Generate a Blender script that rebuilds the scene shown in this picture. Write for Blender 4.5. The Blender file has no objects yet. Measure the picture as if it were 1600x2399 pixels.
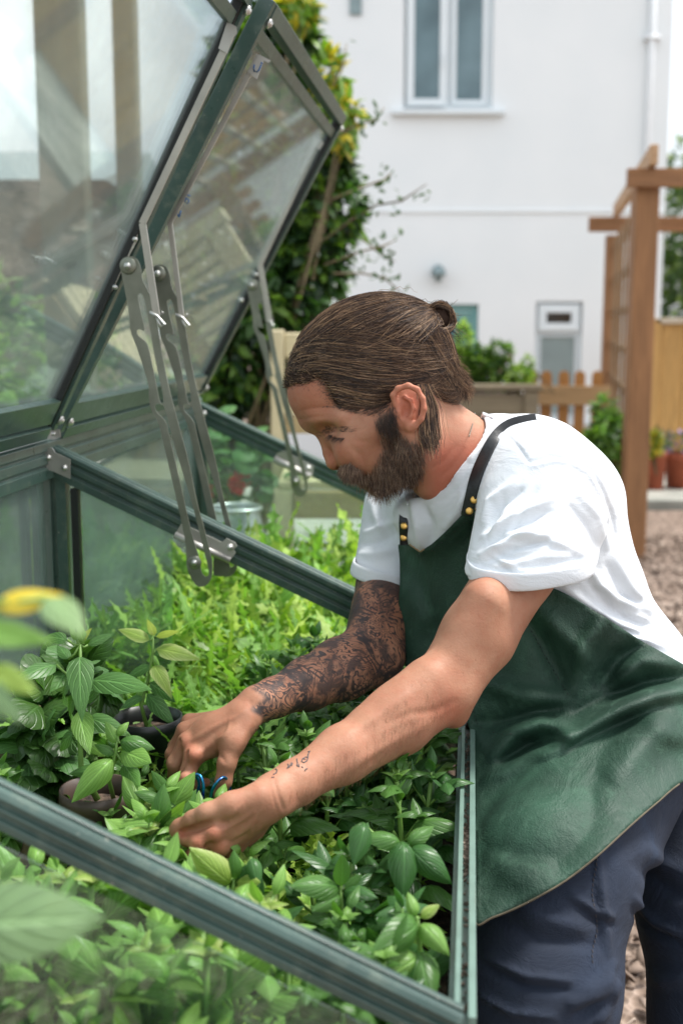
import bpy, math, random
import numpy as np
from mathutils import Vector, Matrix
PI = math.pi
rnd = random.Random(7)
nr = np.random.RandomState(11)
# ------------------------------------------------------------ camera, world, sun
sc = bpy.context.scene
col = sc.collection
PITCH = math.radians(9.1); FOC = 2800.0
CAM = np.array([0.0, 0.0, 1.30])
FW = np.array([0.0, math.cos(PITCH), -math.sin(PITCH)])
DN = np.array([0.0, -math.sin(PITCH), -math.cos(PITCH)])
RT = np.array([1.0, 0.0, 0.0])
cd = bpy.data.cameras.new('camera'); cam = bpy.data.objects.new('camera', cd); col.objects.link(cam)
cam.location = CAM; cam.rotation_euler = (PI / 2 - PITCH, 0, 0)
cd.sensor_fit = 'HORIZONTAL'; cd.sensor_width = 24; cd.lens = 42
cd.clip_start = 0.02; cd.clip_end = 400
cd.dof.use_dof = True; cd.dof.focus_distance = 1.42; cd.dof.aperture_fstop = 4.5
sc.camera = cam
SUN_EL, SUN_AZ = math.radians(64), math.radians(74)   # azimuth from +Y towards +X
w = bpy.data.worlds.new('World'); sc.world = w; w.use_nodes = True
nt = w.node_tree; nt.nodes.clear()
wo = nt.nodes.new('ShaderNodeOutputWorld'); bg = nt.nodes.new('ShaderNodeBackground')
sky = nt.nodes.new('ShaderNodeTexSky'); sky.sky_type = 'NISHITA'; sky.sun_disc = False
sky.sun_elevation = SUN_EL; sky.sun_rotation = SUN_AZ; sky.dust_density = 4.0; sky.air_density = 1.0
hs = nt.nodes.new('ShaderNodeHueSaturation'); hs.inputs['Saturation'].default_value = 0.75; hs.inputs['Value'].default_value = 1.0
tcw = nt.nodes.new('ShaderNodeTexCoord'); nz = nt.nodes.new('ShaderNodeTexNoise')
nz.inputs['Scale'].default_value = 2.6; nz.inputs['Detail'].default_value = 5
rm = nt.nodes.new('ShaderNodeMapRange'); rm.inputs['From Min'].default_value = 0.36; rm.inputs['From Max'].default_value = 0.62
mx = nt.nodes.new('ShaderNodeMix'); mx.data_type = 'RGBA'; mx.inputs[7].default_value = (9.8, 10.2, 10.6, 1)
nt.links.new(tcw.outputs['Generated'], nz.inputs['Vector']); nt.links.new(nz.outputs[0], rm.inputs['Value'])
nt.links.new(sky.outputs[0], hs.inputs['Color']); nt.links.new(hs.outputs[0], mx.inputs[6])
nt.links.new(rm.outputs[0], mx.inputs[0]); nt.links.new(mx.outputs[2], bg.inputs['Color'])
bg.inputs['Strength'].default_value = 0.10
nt.links.new(bg.outputs[0], wo.inputs['Surface'])
sd = bpy.data.lights.new('sun', 'SUN'); sun = bpy.data.objects.new('sun', sd); col.objects.link(sun)
sd.energy = 2.6; sd.angle = math.radians(14); sd.color = (1.0, 0.975, 0.93)
sdir = Vector((math.sin(SUN_AZ) * math.cos(SUN_EL), math.cos(SUN_AZ) * math.cos(SUN_EL), math.sin(SUN_EL)))
sun.rotation_euler = sdir.to_track_quat('Z', 'Y').to_euler()
sc.view_settings.view_transform = 'Standard'; sc.view_settings.look = 'None'
sc.view_settings.exposure = 0.98; sc.view_settings.gamma = 1.0
sc.cycles.use_denoising = True
sc.cycles.max_bounces = 8; sc.cycles.transparent_max_bounces = 24
sc.cycles.diffuse_bounces = 3; sc.cycles.glossy_bounces = 3; sc.cycles.transmission_bounces = 4
sc.cycles.caustics_reflective = False; sc.cycles.caustics_refractive = False
sc.cycles.sample_clamp_indirect = 6

# ------------------------------------------------------------ geometry helpers
def P(px, py, d):
    "point seen at photograph pixel (px, py) at the given distance along the view axis"
    px = np.asarray(px, float); py = np.asarray(py, float); d = np.asarray(d, float)
    return CAM + d[..., None] * (FW + ((px - 800) / FOC)[..., None] * RT + ((py - 1199.5) / FOC)[..., None] * DN)
def PX(pts):
    q = np.asarray(pts, float) - CAM; d = q @ FW
    return 800 + FOC * (q @ RT) / d, 1199.5 + FOC * (q @ DN) / d, d
YAW = math.radians(6.2)
EU = np.array([math.cos(YAW), -math.sin(YAW), 0.0]); EV = np.array([math.sin(YAW), math.cos(YAW), 0.0]); EZ = np.array([0, 0, 1.0])
def L(u, v, z): return u * EU + v * EV + z * EZ              # cold-frame axes: across, away, up
def PV(px, py, v):
    "pixel ray cut by the upright plane v = const of the cold frame"
    r = FW + (px - 800) / FOC * RT + (py - 1199.5) / FOC * DN
    return CAM + r * (v / (r @ EV))
def PZ(px, py, z):
    r = FW + (px - 800) / FOC * RT + (py - 1199.5) / FOC * DN
    return CAM + r * ((z - CAM[2]) / r[2])

def mesh(name, V, F, smooth=False, uv=None):
    V = np.asarray(V, float).reshape(-1, 3)
    me = bpy.data.meshes.new(name)
    if isinstance(F, np.ndarray):
        n, k = F.shape
        me.vertices.add(len(V)); me.vertices.foreach_set('co', V.ravel())
        me.loops.add(n * k); me.loops.foreach_set('vertex_index', F.astype(np.int32).ravel())
        me.polygons.add(n); me.polygons.foreach_set('loop_start', np.arange(0, n * k, k, dtype=np.int32))
        try: me.polygons.foreach_set('loop_total', np.full(n, k, np.int32))
        except Exception: pass
        me.update(calc_edges=True); me.validate()
    else:
        me.from_pydata([tuple(v) for v in V], [], [tuple(f) for f in F]); me.update()
    if uv is not None:
        lay = me.uv_layers.new(name='UVMap')
        idx = np.empty(len(me.loops), np.int32); me.loops.foreach_get('vertex_index', idx)
        lay.data.foreach_set('uv', np.asarray(uv, np.float32)[idx].ravel())
    if smooth: me.polygons.foreach_set('use_smooth', np.ones(len(me.polygons), bool))
    return me
def tag(o, label=None, cat=None, group=None, kind=None):
    if label: o['label'] = label
    if cat: o['category'] = cat
    if group: o['group'] = group
    if kind: o['kind'] = kind
    return o
def wloc(o):
    v = np.array(o.location)
    while o.parent: o = o.parent; v = v + np.array(o.location)
    return v
def thing(name, label, cat, loc=(0, 0, 0), group=None):
    o = bpy.data.objects.new(name, None); col.objects.link(o); o.location = tuple(loc)
    o.empty_display_size = 0.1
    return tag(o, label, cat, group)
def put(name, V, F, mat, parent=None, smooth=False, uv=None, origin=None, label=None):
    "link ONE mesh object, vertices given in world space"
    V = np.asarray(V, float).reshape(-1, 3)
    base = wloc(parent) if parent is not None else np.zeros(3)
    org = np.asarray(origin, float) if origin is not None else (base if parent is not None else np.zeros(3))
    me = mesh(name, V - org, F, smooth, uv)
    if mat is not None: me.materials.append(mat)
    o = bpy.data.objects.new(name, me); col.objects.link(o)
    if parent is not None: o.parent = parent
    o.location = tuple(org - base)
    if label: o['label'] = label
    return o
def mod_bevel(o, w_, seg=2):
    m = o.modifiers.new('bevel', 'BEVEL'); m.width = w_; m.segments = seg; m.limit_method = 'ANGLE'; m.angle_limit = 0.6
    return o
def solid(o, t, off=-1):
    m = o.modifiers.new('thickness', 'SOLIDIFY'); m.thickness = t; m.offset = off; return o
class MB:
    def __init__(s): s.V = []; s.F = []; s.UV = []
    def add(s, V, F, uv=None):
        n = len(s.V); s.V.extend([tuple(v) for v in V]); s.F.extend([tuple(i + n for i in f) for f in F])
        s.UV.extend([tuple(q) for q in uv] if uv is not None else [(0, 0)] * len(V)); return s
    def box(s, c, ax, ay, az):
        "box centred at c with half-axis vectors"
        c, ax, ay, az = map(lambda q: np.asarray(q, float), (c, ax, ay, az))
        if np.dot(np.cross(ax, ay), az) < 0: ax = -ax
        V = [c + i * ax + j * ay + k * az for k in (-1, 1) for j in (-1, 1) for i in (-1, 1)]
        return s.add(V, [(0, 2, 3, 1), (4, 5, 7, 6), (0, 1, 5, 4), (2, 6, 7, 3), (0, 4, 6, 2), (1, 3, 7, 5)])
    def wbox(s, x0, x1, y0, y1, z0, z1):
        return s.box(((x0 + x1) / 2, (y0 + y1) / 2, (z0 + z1) / 2), ((x1 - x0) / 2, 0, 0), (0, (y1 - y0) / 2, 0), (0, 0, (z1 - z0) / 2))
    def bar(s, a, b, side, up):
        "box beam from a to b with half-size vectors side, up"
        a, b = np.asarray(a, float), np.asarray(b, float)
        return s.box((a + b) / 2, (b - a) / 2, side, up)
    def extrude(s, poly, a, b, X, Y):
        "closed 2-D profile poly (in axes X, Y) swept straight from a to b"
        a, b = np.asarray(a, float), np.asarray(b, float); n = len(poly)
        V = [p + x * np.asarray(X) + y * np.asarray(Y) for p in (a, b) for x, y in poly]
        F = [(i, (i + 1) % n, n + (i + 1) % n, n + i) for i in range(n)] + [tuple(range(n))[::-1], tuple(range(n, 2 * n))]
        return s.add(V, F)
    def tube(s, pts, r, k=8, caps=True):
        pts = [np.asarray(p, float) for p in pts]; n = len(pts)
        rr = list(r) if hasattr(r, '__len__') else [r] * n
        T = [pts[min(i + 1, n - 1)] - pts[max(i - 1, 0)] for i in range(n)]
        ref = np.array([0, 0, 1.0]) if abs(T[0][2]) < 0.9 * np.linalg.norm(T[0]) else np.array([1.0, 0, 0])
        V = []
        for i in range(n):
            t = T[i] / (np.linalg.norm(T[i]) + 1e-9); x = np.cross(t, ref)
            x /= np.linalg.norm(x) + 1e-9; y = np.cross(t, x); ref = np.cross(x, t) if i == 0 else -np.cross(t, x) if False else ref
            V += [pts[i] + rr[i] * (math.cos(2 * PI * j / k) * x + math.sin(2 * PI * j / k) * y) for j in range(k)]
        F = [(i * k + j, i * k + (j + 1) % k, (i + 1) * k + (j + 1) % k, (i + 1) * k + j) for i in range(n - 1) for j in range(k)]
        if caps: F += [tuple(range(k))[::-1], tuple(range((n - 1) * k, n * k))]
        return s.add(V, F)
    def lathe(s, c, prof, k=32, ax=(0, 0, 1), sx=1, sy=1):
        ax = np.asarray(ax, float); ax /= np.linalg.norm(ax)
        x = np.cross(ax, (0, 1, 0) if abs(ax[1]) < .9 else (1, 0, 0)); x /= np.linalg.norm(x); y = np.cross(ax, x)
        V = [np.asarray(c) + r * sx * math.cos(2 * PI * j / k) * x + r * sy * math.sin(2 * PI * j / k) * y + h * ax for r, h in prof for j in range(k)]
        n = len(prof)
        F = [(i * k + j, i * k + (j + 1) % k, (i + 1) * k + (j + 1) % k, (i + 1) * k + j) for i in range(n - 1) for j in range(k)]
        return s.add(V, F)
    def put(s, name, mat, parent=None, smooth=False, uv=False, origin=None, bevel=0, label=None):
        o = put(name, s.V, s.F, mat, parent, smooth, s.UV if uv else None, origin, label)
        if bevel: mod_bevel(o, bevel)
        return o
def copy_tree(o, parent=None):
    c = o.copy(); col.objects.link(c); c.parent = parent
    for ch in list(o.children): copy_tree(ch, c)
    return c

# ------------------------------------------------------------ materials
def lin(r, g, b): return tuple(((c / 255) / 12.92 if c / 255 <= .04045 else ((c / 255 + .055) / 1.055) ** 2.4) for c in (r, g, b)) + (1,)
class M:
    "small node-material builder"
    def __init__(s, name):
        s.m = bpy.data.materials.new(name); s.m.use_nodes = True; s.t = s.m.node_tree; s.t.nodes.clear()
        s.out = s.n('OutputMaterial'); s.b = s.n('BsdfPrincipled'); s.l(s.b.outputs[0], s.out.inputs[0])
        s.tc = None
    def n(s, k, **kw):
        q = s.t.nodes.new('ShaderNode' + k)
        for a, v in kw.items(): setattr(q, a, v)
        return q
    def l(s, a, b): s.t.links.new(a, b)
    def set(s, **kw):
        for k, v in kw.items(): s.b.inputs[k.replace('_', ' ')].default_value = v
        return s
    def coord(s, kind='Object', scale=(1, 1, 1), rot=(0, 0, 0)):
        tc = s.n('TexCoord'); mp = s.n('Mapping'); mp.inputs['Scale'].default_value = scale; mp.inputs['Rotation'].default_value = rot
        s.l(tc.outputs[kind], mp.inputs[0]); return mp.outputs[0]
    def noise(s, scale, detail=4, rough=.5, vec=None, dist=0):
        q = s.n('TexNoise'); q.inputs['Scale'].default_value = scale; q.inputs['Detail'].default_value = detail
        q.inputs['Roughness'].default_value = rough; q.inputs['Distortion'].default_value = dist
        s.l(vec if vec is not None else s.coord(), q.inputs['Vector']); return q.outputs[0]
    def vor(s, scale, feat='F1', vec=None, out=0):
        q = s.n('TexVoronoi', feature=feat); q.inputs['Scale'].default_value = scale
        s.l(vec if vec is not None else s.coord(), q.inputs['Vector']); return q.outputs[out]
    def ramp(s, fac, stops, interp='LINEAR'):
        q = s.n('ValToRGB'); q.color_ramp.interpolation = interp; e = q.color_ramp.elements
        while len(e) < len(stops): e.new(.5)
        for i, (p, c) in enumerate(stops): e[i].position = p; e[i].color = c if hasattr(c, '__len__') else (c, c, c, 1)
        s.l(fac, q.inputs[0]); return q.outputs[0]
    def mix(s, f, a, b, mode='MIX'):
        q = s.n('Mix', data_type='RGBA', blend_type=mode)
        for sock, v in ((q.inputs[0], f), (q.inputs[6], a), (q.inputs[7], b)):
            if hasattr(v, 'is_output') or isinstance(v, bpy.types.NodeSocket): s.l(v, sock)
            else: sock.default_value = v
        return q.outputs[2]
    def math(s, op, a, b=0.0, c=None):
        q = s.n('Math', operation=op)
        for i, v in enumerate((a, b) if c is None else (a, b, c)):
            if isinstance(v, bpy.types.NodeSocket): s.l(v, q.inputs[i])
            else: q.inputs[i].default_value = v
        return q.outputs[0]
    def color(s, c):
        if isinstance(c, bpy.types.NodeSocket): s.l(c, s.b.inputs['Base Color'])
        else: s.b.inputs['Base Color'].default_value = c
        return s
    def rough(s, c):
        if isinstance(c, bpy.types.NodeSocket): s.l(c, s.b.inputs['Roughness'])
        else: s.b.inputs['Roughness'].default_value = c
        return s
    def bump(s, h, strength=.3, dist=.01):
        q = s.n('Bump'); q.inputs['Strength'].default_value = strength; q.inputs['Distance'].default_value = dist
        s.l(h, q.inputs['Height'])
        if s.b.inputs['Normal'].is_linked: s.l(s.b.inputs['Normal'].links[0].from_socket, q.inputs['Normal'])
        s.l(q.outputs[0], s.b.inputs['Normal']); return s
def simple(name, c, rough=.5, metal=0, var=.15, scale=20, bump=0, bd=.002, detail=5):
    m = M(name); n = m.noise(scale, detail)
    lo = tuple(x * (1 - var) for x in c[:3]) + (1,); hi = tuple(min(1, x * (1 + var)) for x in c[:3]) + (1,)
    m.color(m.ramp(n, [(.3, lo), (.7, hi)])).set(Roughness=rough, Metallic=metal)
    if bump: m.bump(m.noise(scale * 4, 6), bump, bd)
    return m.m

# ------------------------------------------------------------ surface materials
def wood(name, c, dark=.55, scale=1.0, axis=2, rough=.75):
    m = M(name); s = [14 * scale] * 3; s[axis] = 1.1 * scale
    v = m.coord('Object', tuple(s)); n = m.noise(3.0, 6, .65, v, .6); n2 = m.noise(1.3, 3, .5)
    cc = m.ramp(n, [(.25, tuple(x * dark for x in c[:3]) + (1,)), (.6, c), (.85, tuple(min(1, x * 1.25) for x in c[:3]) + (1,))])
    cc = m.mix(m.ramp(n2, [(.35, 0.0), (.75, .35)]), cc, tuple(x * .6 for x in c[:3]) + (1,))
    m.color(cc).rough(rough); m.bump(n, .35, .004); return m.m
MW = {
    'pergola': wood('pergola_wood', lin(156, 112, 74)), 'pergx': wood('pergola_wood_across', lin(154, 111, 75), axis=0),
    'pergy': wood('pergola_wood_along', lin(196, 158, 120), axis=1), 'trellis': wood('trellis_wood', lin(205, 190, 168), .7, axis=1),
    'trellz': wood('trellis_wood_upright', lin(150, 118, 84), .7), 'bench': wood('bench_wood', lin(208, 196, 160), .72),
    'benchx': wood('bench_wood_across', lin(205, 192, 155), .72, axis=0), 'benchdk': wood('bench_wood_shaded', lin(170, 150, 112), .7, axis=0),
    'picket': wood('picket_wood', lin(182, 128, 70)), 'pickx': wood('picket_rail_wood', lin(188, 152, 108), axis=0),
    'planterx': wood('planter_wood', lin(150, 136, 112), axis=0), 'fence': wood('fence_wood', lin(205, 160, 96)),
    'upright': wood('weathered_upright', lin(92, 98, 84), .7), 'bed': wood('bed_wood', lin(105, 92, 74), axis=1), 'bedx': wood('bed_wood_across', lin(105, 92, 74), axis=0),
}
def render_wall():
    m = M('render_wall'); n = m.noise(1.2, 5); n2 = m.noise(60, 4)
    m.color(m.ramp(n, [(.3, (.79, .83, .84, 1)), (.7, (.84, .87, .875, 1))])).rough(.9); m.bump(n2, .25, .004); return m.m
m_wall = render_wall()
m_upvc = simple('white_upvc', lin(222, 230, 233), .3, 0, .02, 3)
m_teal = simple('teal_paint', lin(112, 160, 158), .45, 0, .06, 6)
m_pane = M('window_glass'); m_pane.color(m_pane.ramp(m_pane.noise(1.5, 3), [(.3, lin(62, 88, 95)), (.7, lin(110, 138, 146))])).set(Roughness=.06); m_pane = m_pane.m
m_panef = simple('frosted_glass', lin(135, 150, 150), .35, 0, .1, 4)
m_paned = simple('dark_glass', lin(50, 42, 34), .08, 0, .4, 4)
m_grey = simple('painted_metal_grey', lin(130, 148, 150), .4, .2, .08, 10)
m_terra = simple('terracotta', lin(160, 84, 58), .8, 0, .18, 14, .3)
m_galv = M('galvanised_steel'); m_galv.color(m_galv.ramp(m_galv.vor(26), [(0, (.42, .44, .46, 1)), (1, (.62, .64, .66, 1))])).set(Metallic=.85).rough(m_galv.ramp(m_galv.noise(14), [(.3, .28), (.7, .5)])); m_galv = m_galv.m
m_dark = simple('dark_inside', (.012, .014, .012, 1), .9)
m_soil = M('soil'); m_soil.color(m_soil.ramp(m_soil.vor(90), [(0, (.012, .008, .006, 1)), (.6, (.06, .038, .026, 1)), (1, (.16, .11, .075, 1))])).rough(.95); m_soil.bump(m_soil.noise(60, 6), 1, .01); m_soil = m_soil.m
m_bark = M('bark_chip'); m_bark.color(m_bark.ramp(m_bark.noise(9, 5), [(.25, lin(82, 68, 58)), (.5, lin(142, 124, 110)), (.75, lin(190, 174, 160))])).rough(.9); m_bark.bump(m_bark.noise(50, 5), .5, .004); m_bark = m_bark.m
m_ground = M('bark_ground'); m_ground.color(m_ground.ramp(m_ground.vor(38), [(0, lin(64, 52, 44)), (.5, lin(126, 108, 94)), (1, lin(180, 160, 146))])).rough(.95); m_ground.bump(m_ground.vor(38), 1, .02); m_ground = m_ground.m
m_slab = M('paving'); m_slab.color(m_slab.ramp(m_slab.noise(3, 6), [(.3, lin(132, 134, 126)), (.7, lin(176, 174, 164))])).rough(.85); m_slab.bump(m_slab.noise(40), .3, .003); m_slab = m_slab.m
m_slate = simple('slate_chippings', lin(120, 132, 140), .8, 0, .4, 60, .8)
m_twig = simple('twig', lin(96, 84, 58), .8, 0, .3, 30)
m_stem = simple('green_stem', lin(104, 140, 62), .5, 0, .15, 30)

def leafmat(name, c, back=None, vein=.25, rough=.42, var=.35, trans=.35, hue=None, side=7.0, tip=None):
    "leaf with midrib, side veins and slight colour drift; colours are linear"
    m = M(name); tc = m.n('TexCoord'); sp = m.n('SeparateXYZ'); m.l(tc.outputs['UV'], sp.inputs[0])
    x = m.math('ABSOLUTE', m.math('SUBTRACT', sp.outputs[0], .5)); y = sp.outputs[1]
    ph = m.math('SUBTRACT', m.math('MULTIPLY', y, side), m.math('MULTIPLY', x, side * .9))
    fr = m.math('ABSOLUTE', m.math('SUBTRACT', m.math('FRACT', ph), .5))
    sv = m.ramp(fr, [(0, 1.0), (.07, .75), (.16, 0.0)]); mv = m.ramp(x, [(0, 1.0), (.02, 1.0), (.05, 0.0)])
    vn = m.math('MAXIMUM', m.math('MULTIPLY', sv, .7), mv)
    pos = m.coord('Object'); n = m.noise(9, 3, .5, pos); n2 = m.noise(55, 4, .6, pos)
    lo = tuple(q * (1 - var) for q in c[:3]) + (1,); hi = tuple(min(1, q * (1 + var)) for q in c[:3]) + (1,)
    hi2 = tuple(min(1, q * f) for q, f in zip(c[:3], (1 + var * 1.9, 1 + var * 1.25, 1 + var * .5))) + (1,)
    base = m.ramp(n, [(.28, lo), (.5, c), (.74, hi2)])
    base = m.mix(m.ramp(n2, [(.4, 0.0), (.8, .35)]), base, hi)
    if tip is not None: base = m.mix(m.ramp(x, [(.25, 0.0), (.5, .8)]), base, tip)
    base = m.mix(m.math('MULTIPLY', vn, vein), base, tuple(min(1, q * 2.6 + .03) for q in c[:3]) + (1,))
    m.color(base).rough(rough); m.b.inputs['Specular IOR Level'].default_value = .45
    h = m.math('ADD', m.math('MULTIPLY', vn, -1.0), m.math('MULTIPLY', n2, .5)); m.bump(h, .5, .0025)
    tr = m.n('BsdfTranslucent'); m.l(m.mix(1.0, base, (1.0, 1.15, .45, 1), 'MULTIPLY'), tr.inputs[0])
    ms = m.n('MixShader'); ms.inputs[0].default_value = trans
    m.l(m.b.outputs[0], ms.inputs[1]); m.l(tr.outputs[0], ms.inputs[2]); m.l(ms.outputs[0], m.out.inputs[0]); return m.m
ML = {
    'basil': leafmat('basil_leaf', (.085, .205, .042, 1), rough=.36, vein=.22), 'basil_lt': leafmat('basil_leaf_pale', (.19, .36, .075, 1), rough=.38, vein=.3),
    'basil_dk': leafmat('basil_leaf_dark', (.052, .150, .036, 1), rough=.34, vein=.2), 'basil_yl': leafmat('basil_leaf_yellowing', (.26, .38, .075, 1), rough=.4, vein=.2, tip=(.50, .56, .22, 1)),
    'pepper': leafmat('pepper_leaf', (.085, .20, .05, 1), rough=.4, side=5, vein=.4), 'pepper_yl': leafmat('pepper_leaf_yellow', (.32, .42, .05, 1), side=5),
    'mizuna': leafmat('mizuna_leaf', (.19, .37, .075, 1), rough=.5, side=5, vein=.4), 'mizuna_lt': leafmat('mizuna_leaf_lime', (.33, .50, .085, 1), rough=.5, side=5, vein=.3),
    'mizuna_dk': leafmat('mizuna_leaf_dark', (.07, .18, .045, 1), rough=.5, side=5, vein=.35), 'fril': leafmat('mustard_leaf', (.20, .40, .060, 1), rough=.5, side=9, vein=.35, tip=(.34, .52, .08, 1)), 'purple': leafmat('purple_leaf', (.07, .07, .055, 1), rough=.5, side=5),
    'hedge': leafmat('climber_leaf', (.042, .105, .022, 1), rough=.33, side=5), 'hedge_lt': leafmat('climber_leaf_light', (.14, .26, .035, 1), rough=.36, side=5),
    'hedge_dk': leafmat('climber_leaf_dark', (.016, .044, .015, 1), rough=.3, side=5), 'yellow': leafmat('yellow_leaf', (.62, .50, .045, 1), side=5, trans=.3),
    'tree': leafmat('tree_leaf', (.045, .095, .022, 1)), 'tree_lt': leafmat('tree_leaf_light', (.15, .23, .035, 1)), 'geran': leafmat('geranium_leaf', (.06, .16, .045, 1), rough=.5),
    'near': leafmat('near_leaf', (.17, .28, .13, 1), side=5, vein=.5, rough=.5), 'red': simple('red_petal', lin(205, 22, 18), .5, 0, .15, 30), 'autumn': leafmat('autumn_leaf', (.25, .16, .04, 1)),
}

# ------------------------------------------------------------ leaf shapes and scattering
def leaf_tpl(outline, nx=2, ny=8, cup=.25, curl=.3, pucker=0.0, edgewave=0.0, fold=0.0):
    "leaf of unit length along +Y, normal +Z; outline(t) gives the half width"
    V, UV = [], []
    for j in range(ny + 1):
        t = j / ny; wd = outline(t)
        for i in range(-nx, nx + 1):
            s = i / nx; x = s * wd
            z = -curl * t * t + cup * wd * (1 - s * s) * (1 if not fold else 0) + fold * abs(x)
            if pucker: z += pucker * abs(math.sin(t * PI * 6 - abs(s) * 2.6)) * (1 - abs(s) * .6) * min(1, abs(s) * 3) * math.sin(PI * min(1, t * 1.05))
            if edgewave: z += edgewave * abs(s) ** 3 * math.sin(t * 34 + (2 if s > 0 else 0))
            V.append((x, t - .12 * curl * t * t, z)); UV.append((.5 + s * .5, t))
    k = 2 * nx + 1
    F = [(j * k + i, j * k + i + 1, (j + 1) * k + i + 1, (j + 1) * k + i) for j in range(ny) for i in range(k - 1)]
    return np.array(V), np.array(F), np.array(UV)
def ovate(wm, p=.42):
    return lambda t: max(.004, wm * (math.sin(PI * t ** (math.log(.5) / math.log(p))) ** .8) * (1 - .25 * t) if 0 < t < 1 else .004)
def jag(wm, n, depth, base=.22, seed=0):
    q = random.Random(seed); am = [q.uniform(.6, 1.1) for _ in range(n + 2)]
    def f(t):
        body = wm * (math.sin(PI * min(1, max(0, t)) ** .75) ** .7) if 0 < t < 1 else .01
        ph = t * n; tri = abs((ph % 1) - .5) * 2
        return max(.008, body * (1 - depth * (1 - tri ** 1.6) * am[int(ph)]) * (1 if t > base else .18 + .6 * t))
    return f
T_basil = [leaf_tpl(ovate(.27), 3, 9, .55, .18, .016), leaf_tpl(ovate(.30, .45), 3, 9, .85, .42, .020), leaf_tpl(ovate(.25), 3, 9, .25, -.12, .014), leaf_tpl(ovate(.29, .46), 3, 9, 1.0, .65, .022)]
T_pep = [leaf_tpl(ovate(.22, .38), 2, 8, 0, .35, .006, .004, -.25), leaf_tpl(ovate(.24, .36), 2, 8, .1, .6, .008, .006), leaf_tpl(ovate(.2, .4), 2, 8, .2, .1, .006)]
T_miz = [leaf_tpl(jag(.185, 9, .8, .3, s), 2, 36, .1, c, 0, .02) for s, c in ((1, .35), (2, .7), (3, .05), (4, -.15))]
T_fril = [leaf_tpl(jag(.27, 12, .62, .22, s), 4, 48, .1, c, .014, .075) for s, c in ((5, .5), (6, .9), (7, .2))]
T_small = [leaf_tpl(ovate(.26), 1, 4, .2, .2), leaf_tpl(ovate(.3), 1, 4, .4, .5), leaf_tpl(ovate(.22), 1, 4, 0, -.1)]
T_mass = [leaf_tpl(jag(.15, 6, .82, .3, s), 1, 18, .1, c) for s, c in ((1, .4), (2, .8), (3, 0.))]
def frames(dirs, ups, roll=None):
    "rotation matrices whose Y column is dirs and Z column near ups"
    y = dirs / (np.linalg.norm(dirs, axis=1, keepdims=True) + 1e-9)
    x = np.cross(y, ups); x /= np.linalg.norm(x, axis=1, keepdims=True) + 1e-9
    z = np.cross(x, y)
    if roll is not None:
        c, s = np.cos(roll)[:, None], np.sin(roll)[:, None]; x, z = c * x + s * z, -s * x + c * z
    return np.stack([x, y, z], axis=2)
def scatter(tpls, pos, R, size, pick=None):
    pos = np.asarray(pos, float); size = np.asarray(size, float)
    pick = nr.randint(0, len(tpls), len(pos)) if pick is None else pick
    Vs, Fs, Us, off = [], [], [], 0
    for k, (V, F, U) in enumerate(tpls):
        ix = np.where(pick == k)[0]
        if not len(ix): continue
        W = np.einsum('nij,vj->nvi', R[ix], V) * size[ix][:, None, None] + pos[ix][:, None, :]
        Vs.append(W.reshape(-1, 3)); Us.append(np.tile(U, (len(ix), 1)))
        Fs.append((F[None] + (np.arange(len(ix)) * len(V))[:, None, None]).reshape(-1, F.shape[1]) + off); off += len(ix) * len(V)
    return np.concatenate(Vs), np.concatenate(Fs), np.concatenate(Us)
def rdir(n, up=0.0, rs=nr):
    d = rs.normal(size=(n, 3)); d /= np.linalg.norm(d, axis=1, keepdims=True); d[:, 2] += up
    return d / np.linalg.norm(d, axis=1, keepdims=True)
def cloud(blobs, n, rs=nr, shell=.55):
    "points inside ellipsoid blobs [(centre, radii), ...], denser near their skins"
    vol = np.array([np.prod(b[1]) ** .8 for b in blobs]); vol /= vol.sum()
    k = rs.choice(len(blobs), n, p=vol); d = rdir(n, rs=rs); r = (shell + (1 - shell) * rs.rand(n)) ** .7
    C = np.array([b[0] for b in blobs])[k]; Rr = np.array([b[1] for b in blobs])[k]
    return C + d * r[:, None] * Rr, d
def bush(name, label, cat, blobs, mats, n, leaf, tpl=T_small, stems=True, group=None, base=None, jitter=.5, droop=-.2):
    rs = np.random.RandomState(len(bpy.data.objects) * 7 + 3)
    c = np.mean([b[0] for b in blobs], axis=0); z0 = min(b[0][2] - b[1][2] for b in blobs)
    b0 = np.array(base if base is not None else (c[0], c[1], z0)); t = thing(name, label, cat, b0, group)
    for mi, (mt, share) in enumerate(mats):
        k = int(n * share); p, d = cloud(blobs, k, rs)
        dd = d + rs.normal(size=(k, 3)) * jitter; dd[:, 2] += droop
        R = frames(dd, np.array([0, 0, 1.0]) + rs.normal(size=(k, 3)) * .45)
        V, F, U = scatter(tpl, p, R, leaf * (.6 + .8 * rs.rand(k)))
        put('foliage', V, F, mt, t, True, U)
    if stems:
        mb = MB()
        for b in blobs:
            for _ in range(3):
                e = np.array(b[0]) + rdir(1, rs=rs)[0] * np.array(b[1]) * .75; m_ = (b0 + e) / 2 + rs.normal(size=3) * .06
                mb.tube([b0 + rs.normal(size=3) * (.02, .02, 0), m_, e], [.012 + .01 * np.max(b[1]), .009, .003], 6)
        mb.put('stems', m_twig, t, True)
    return t

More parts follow.
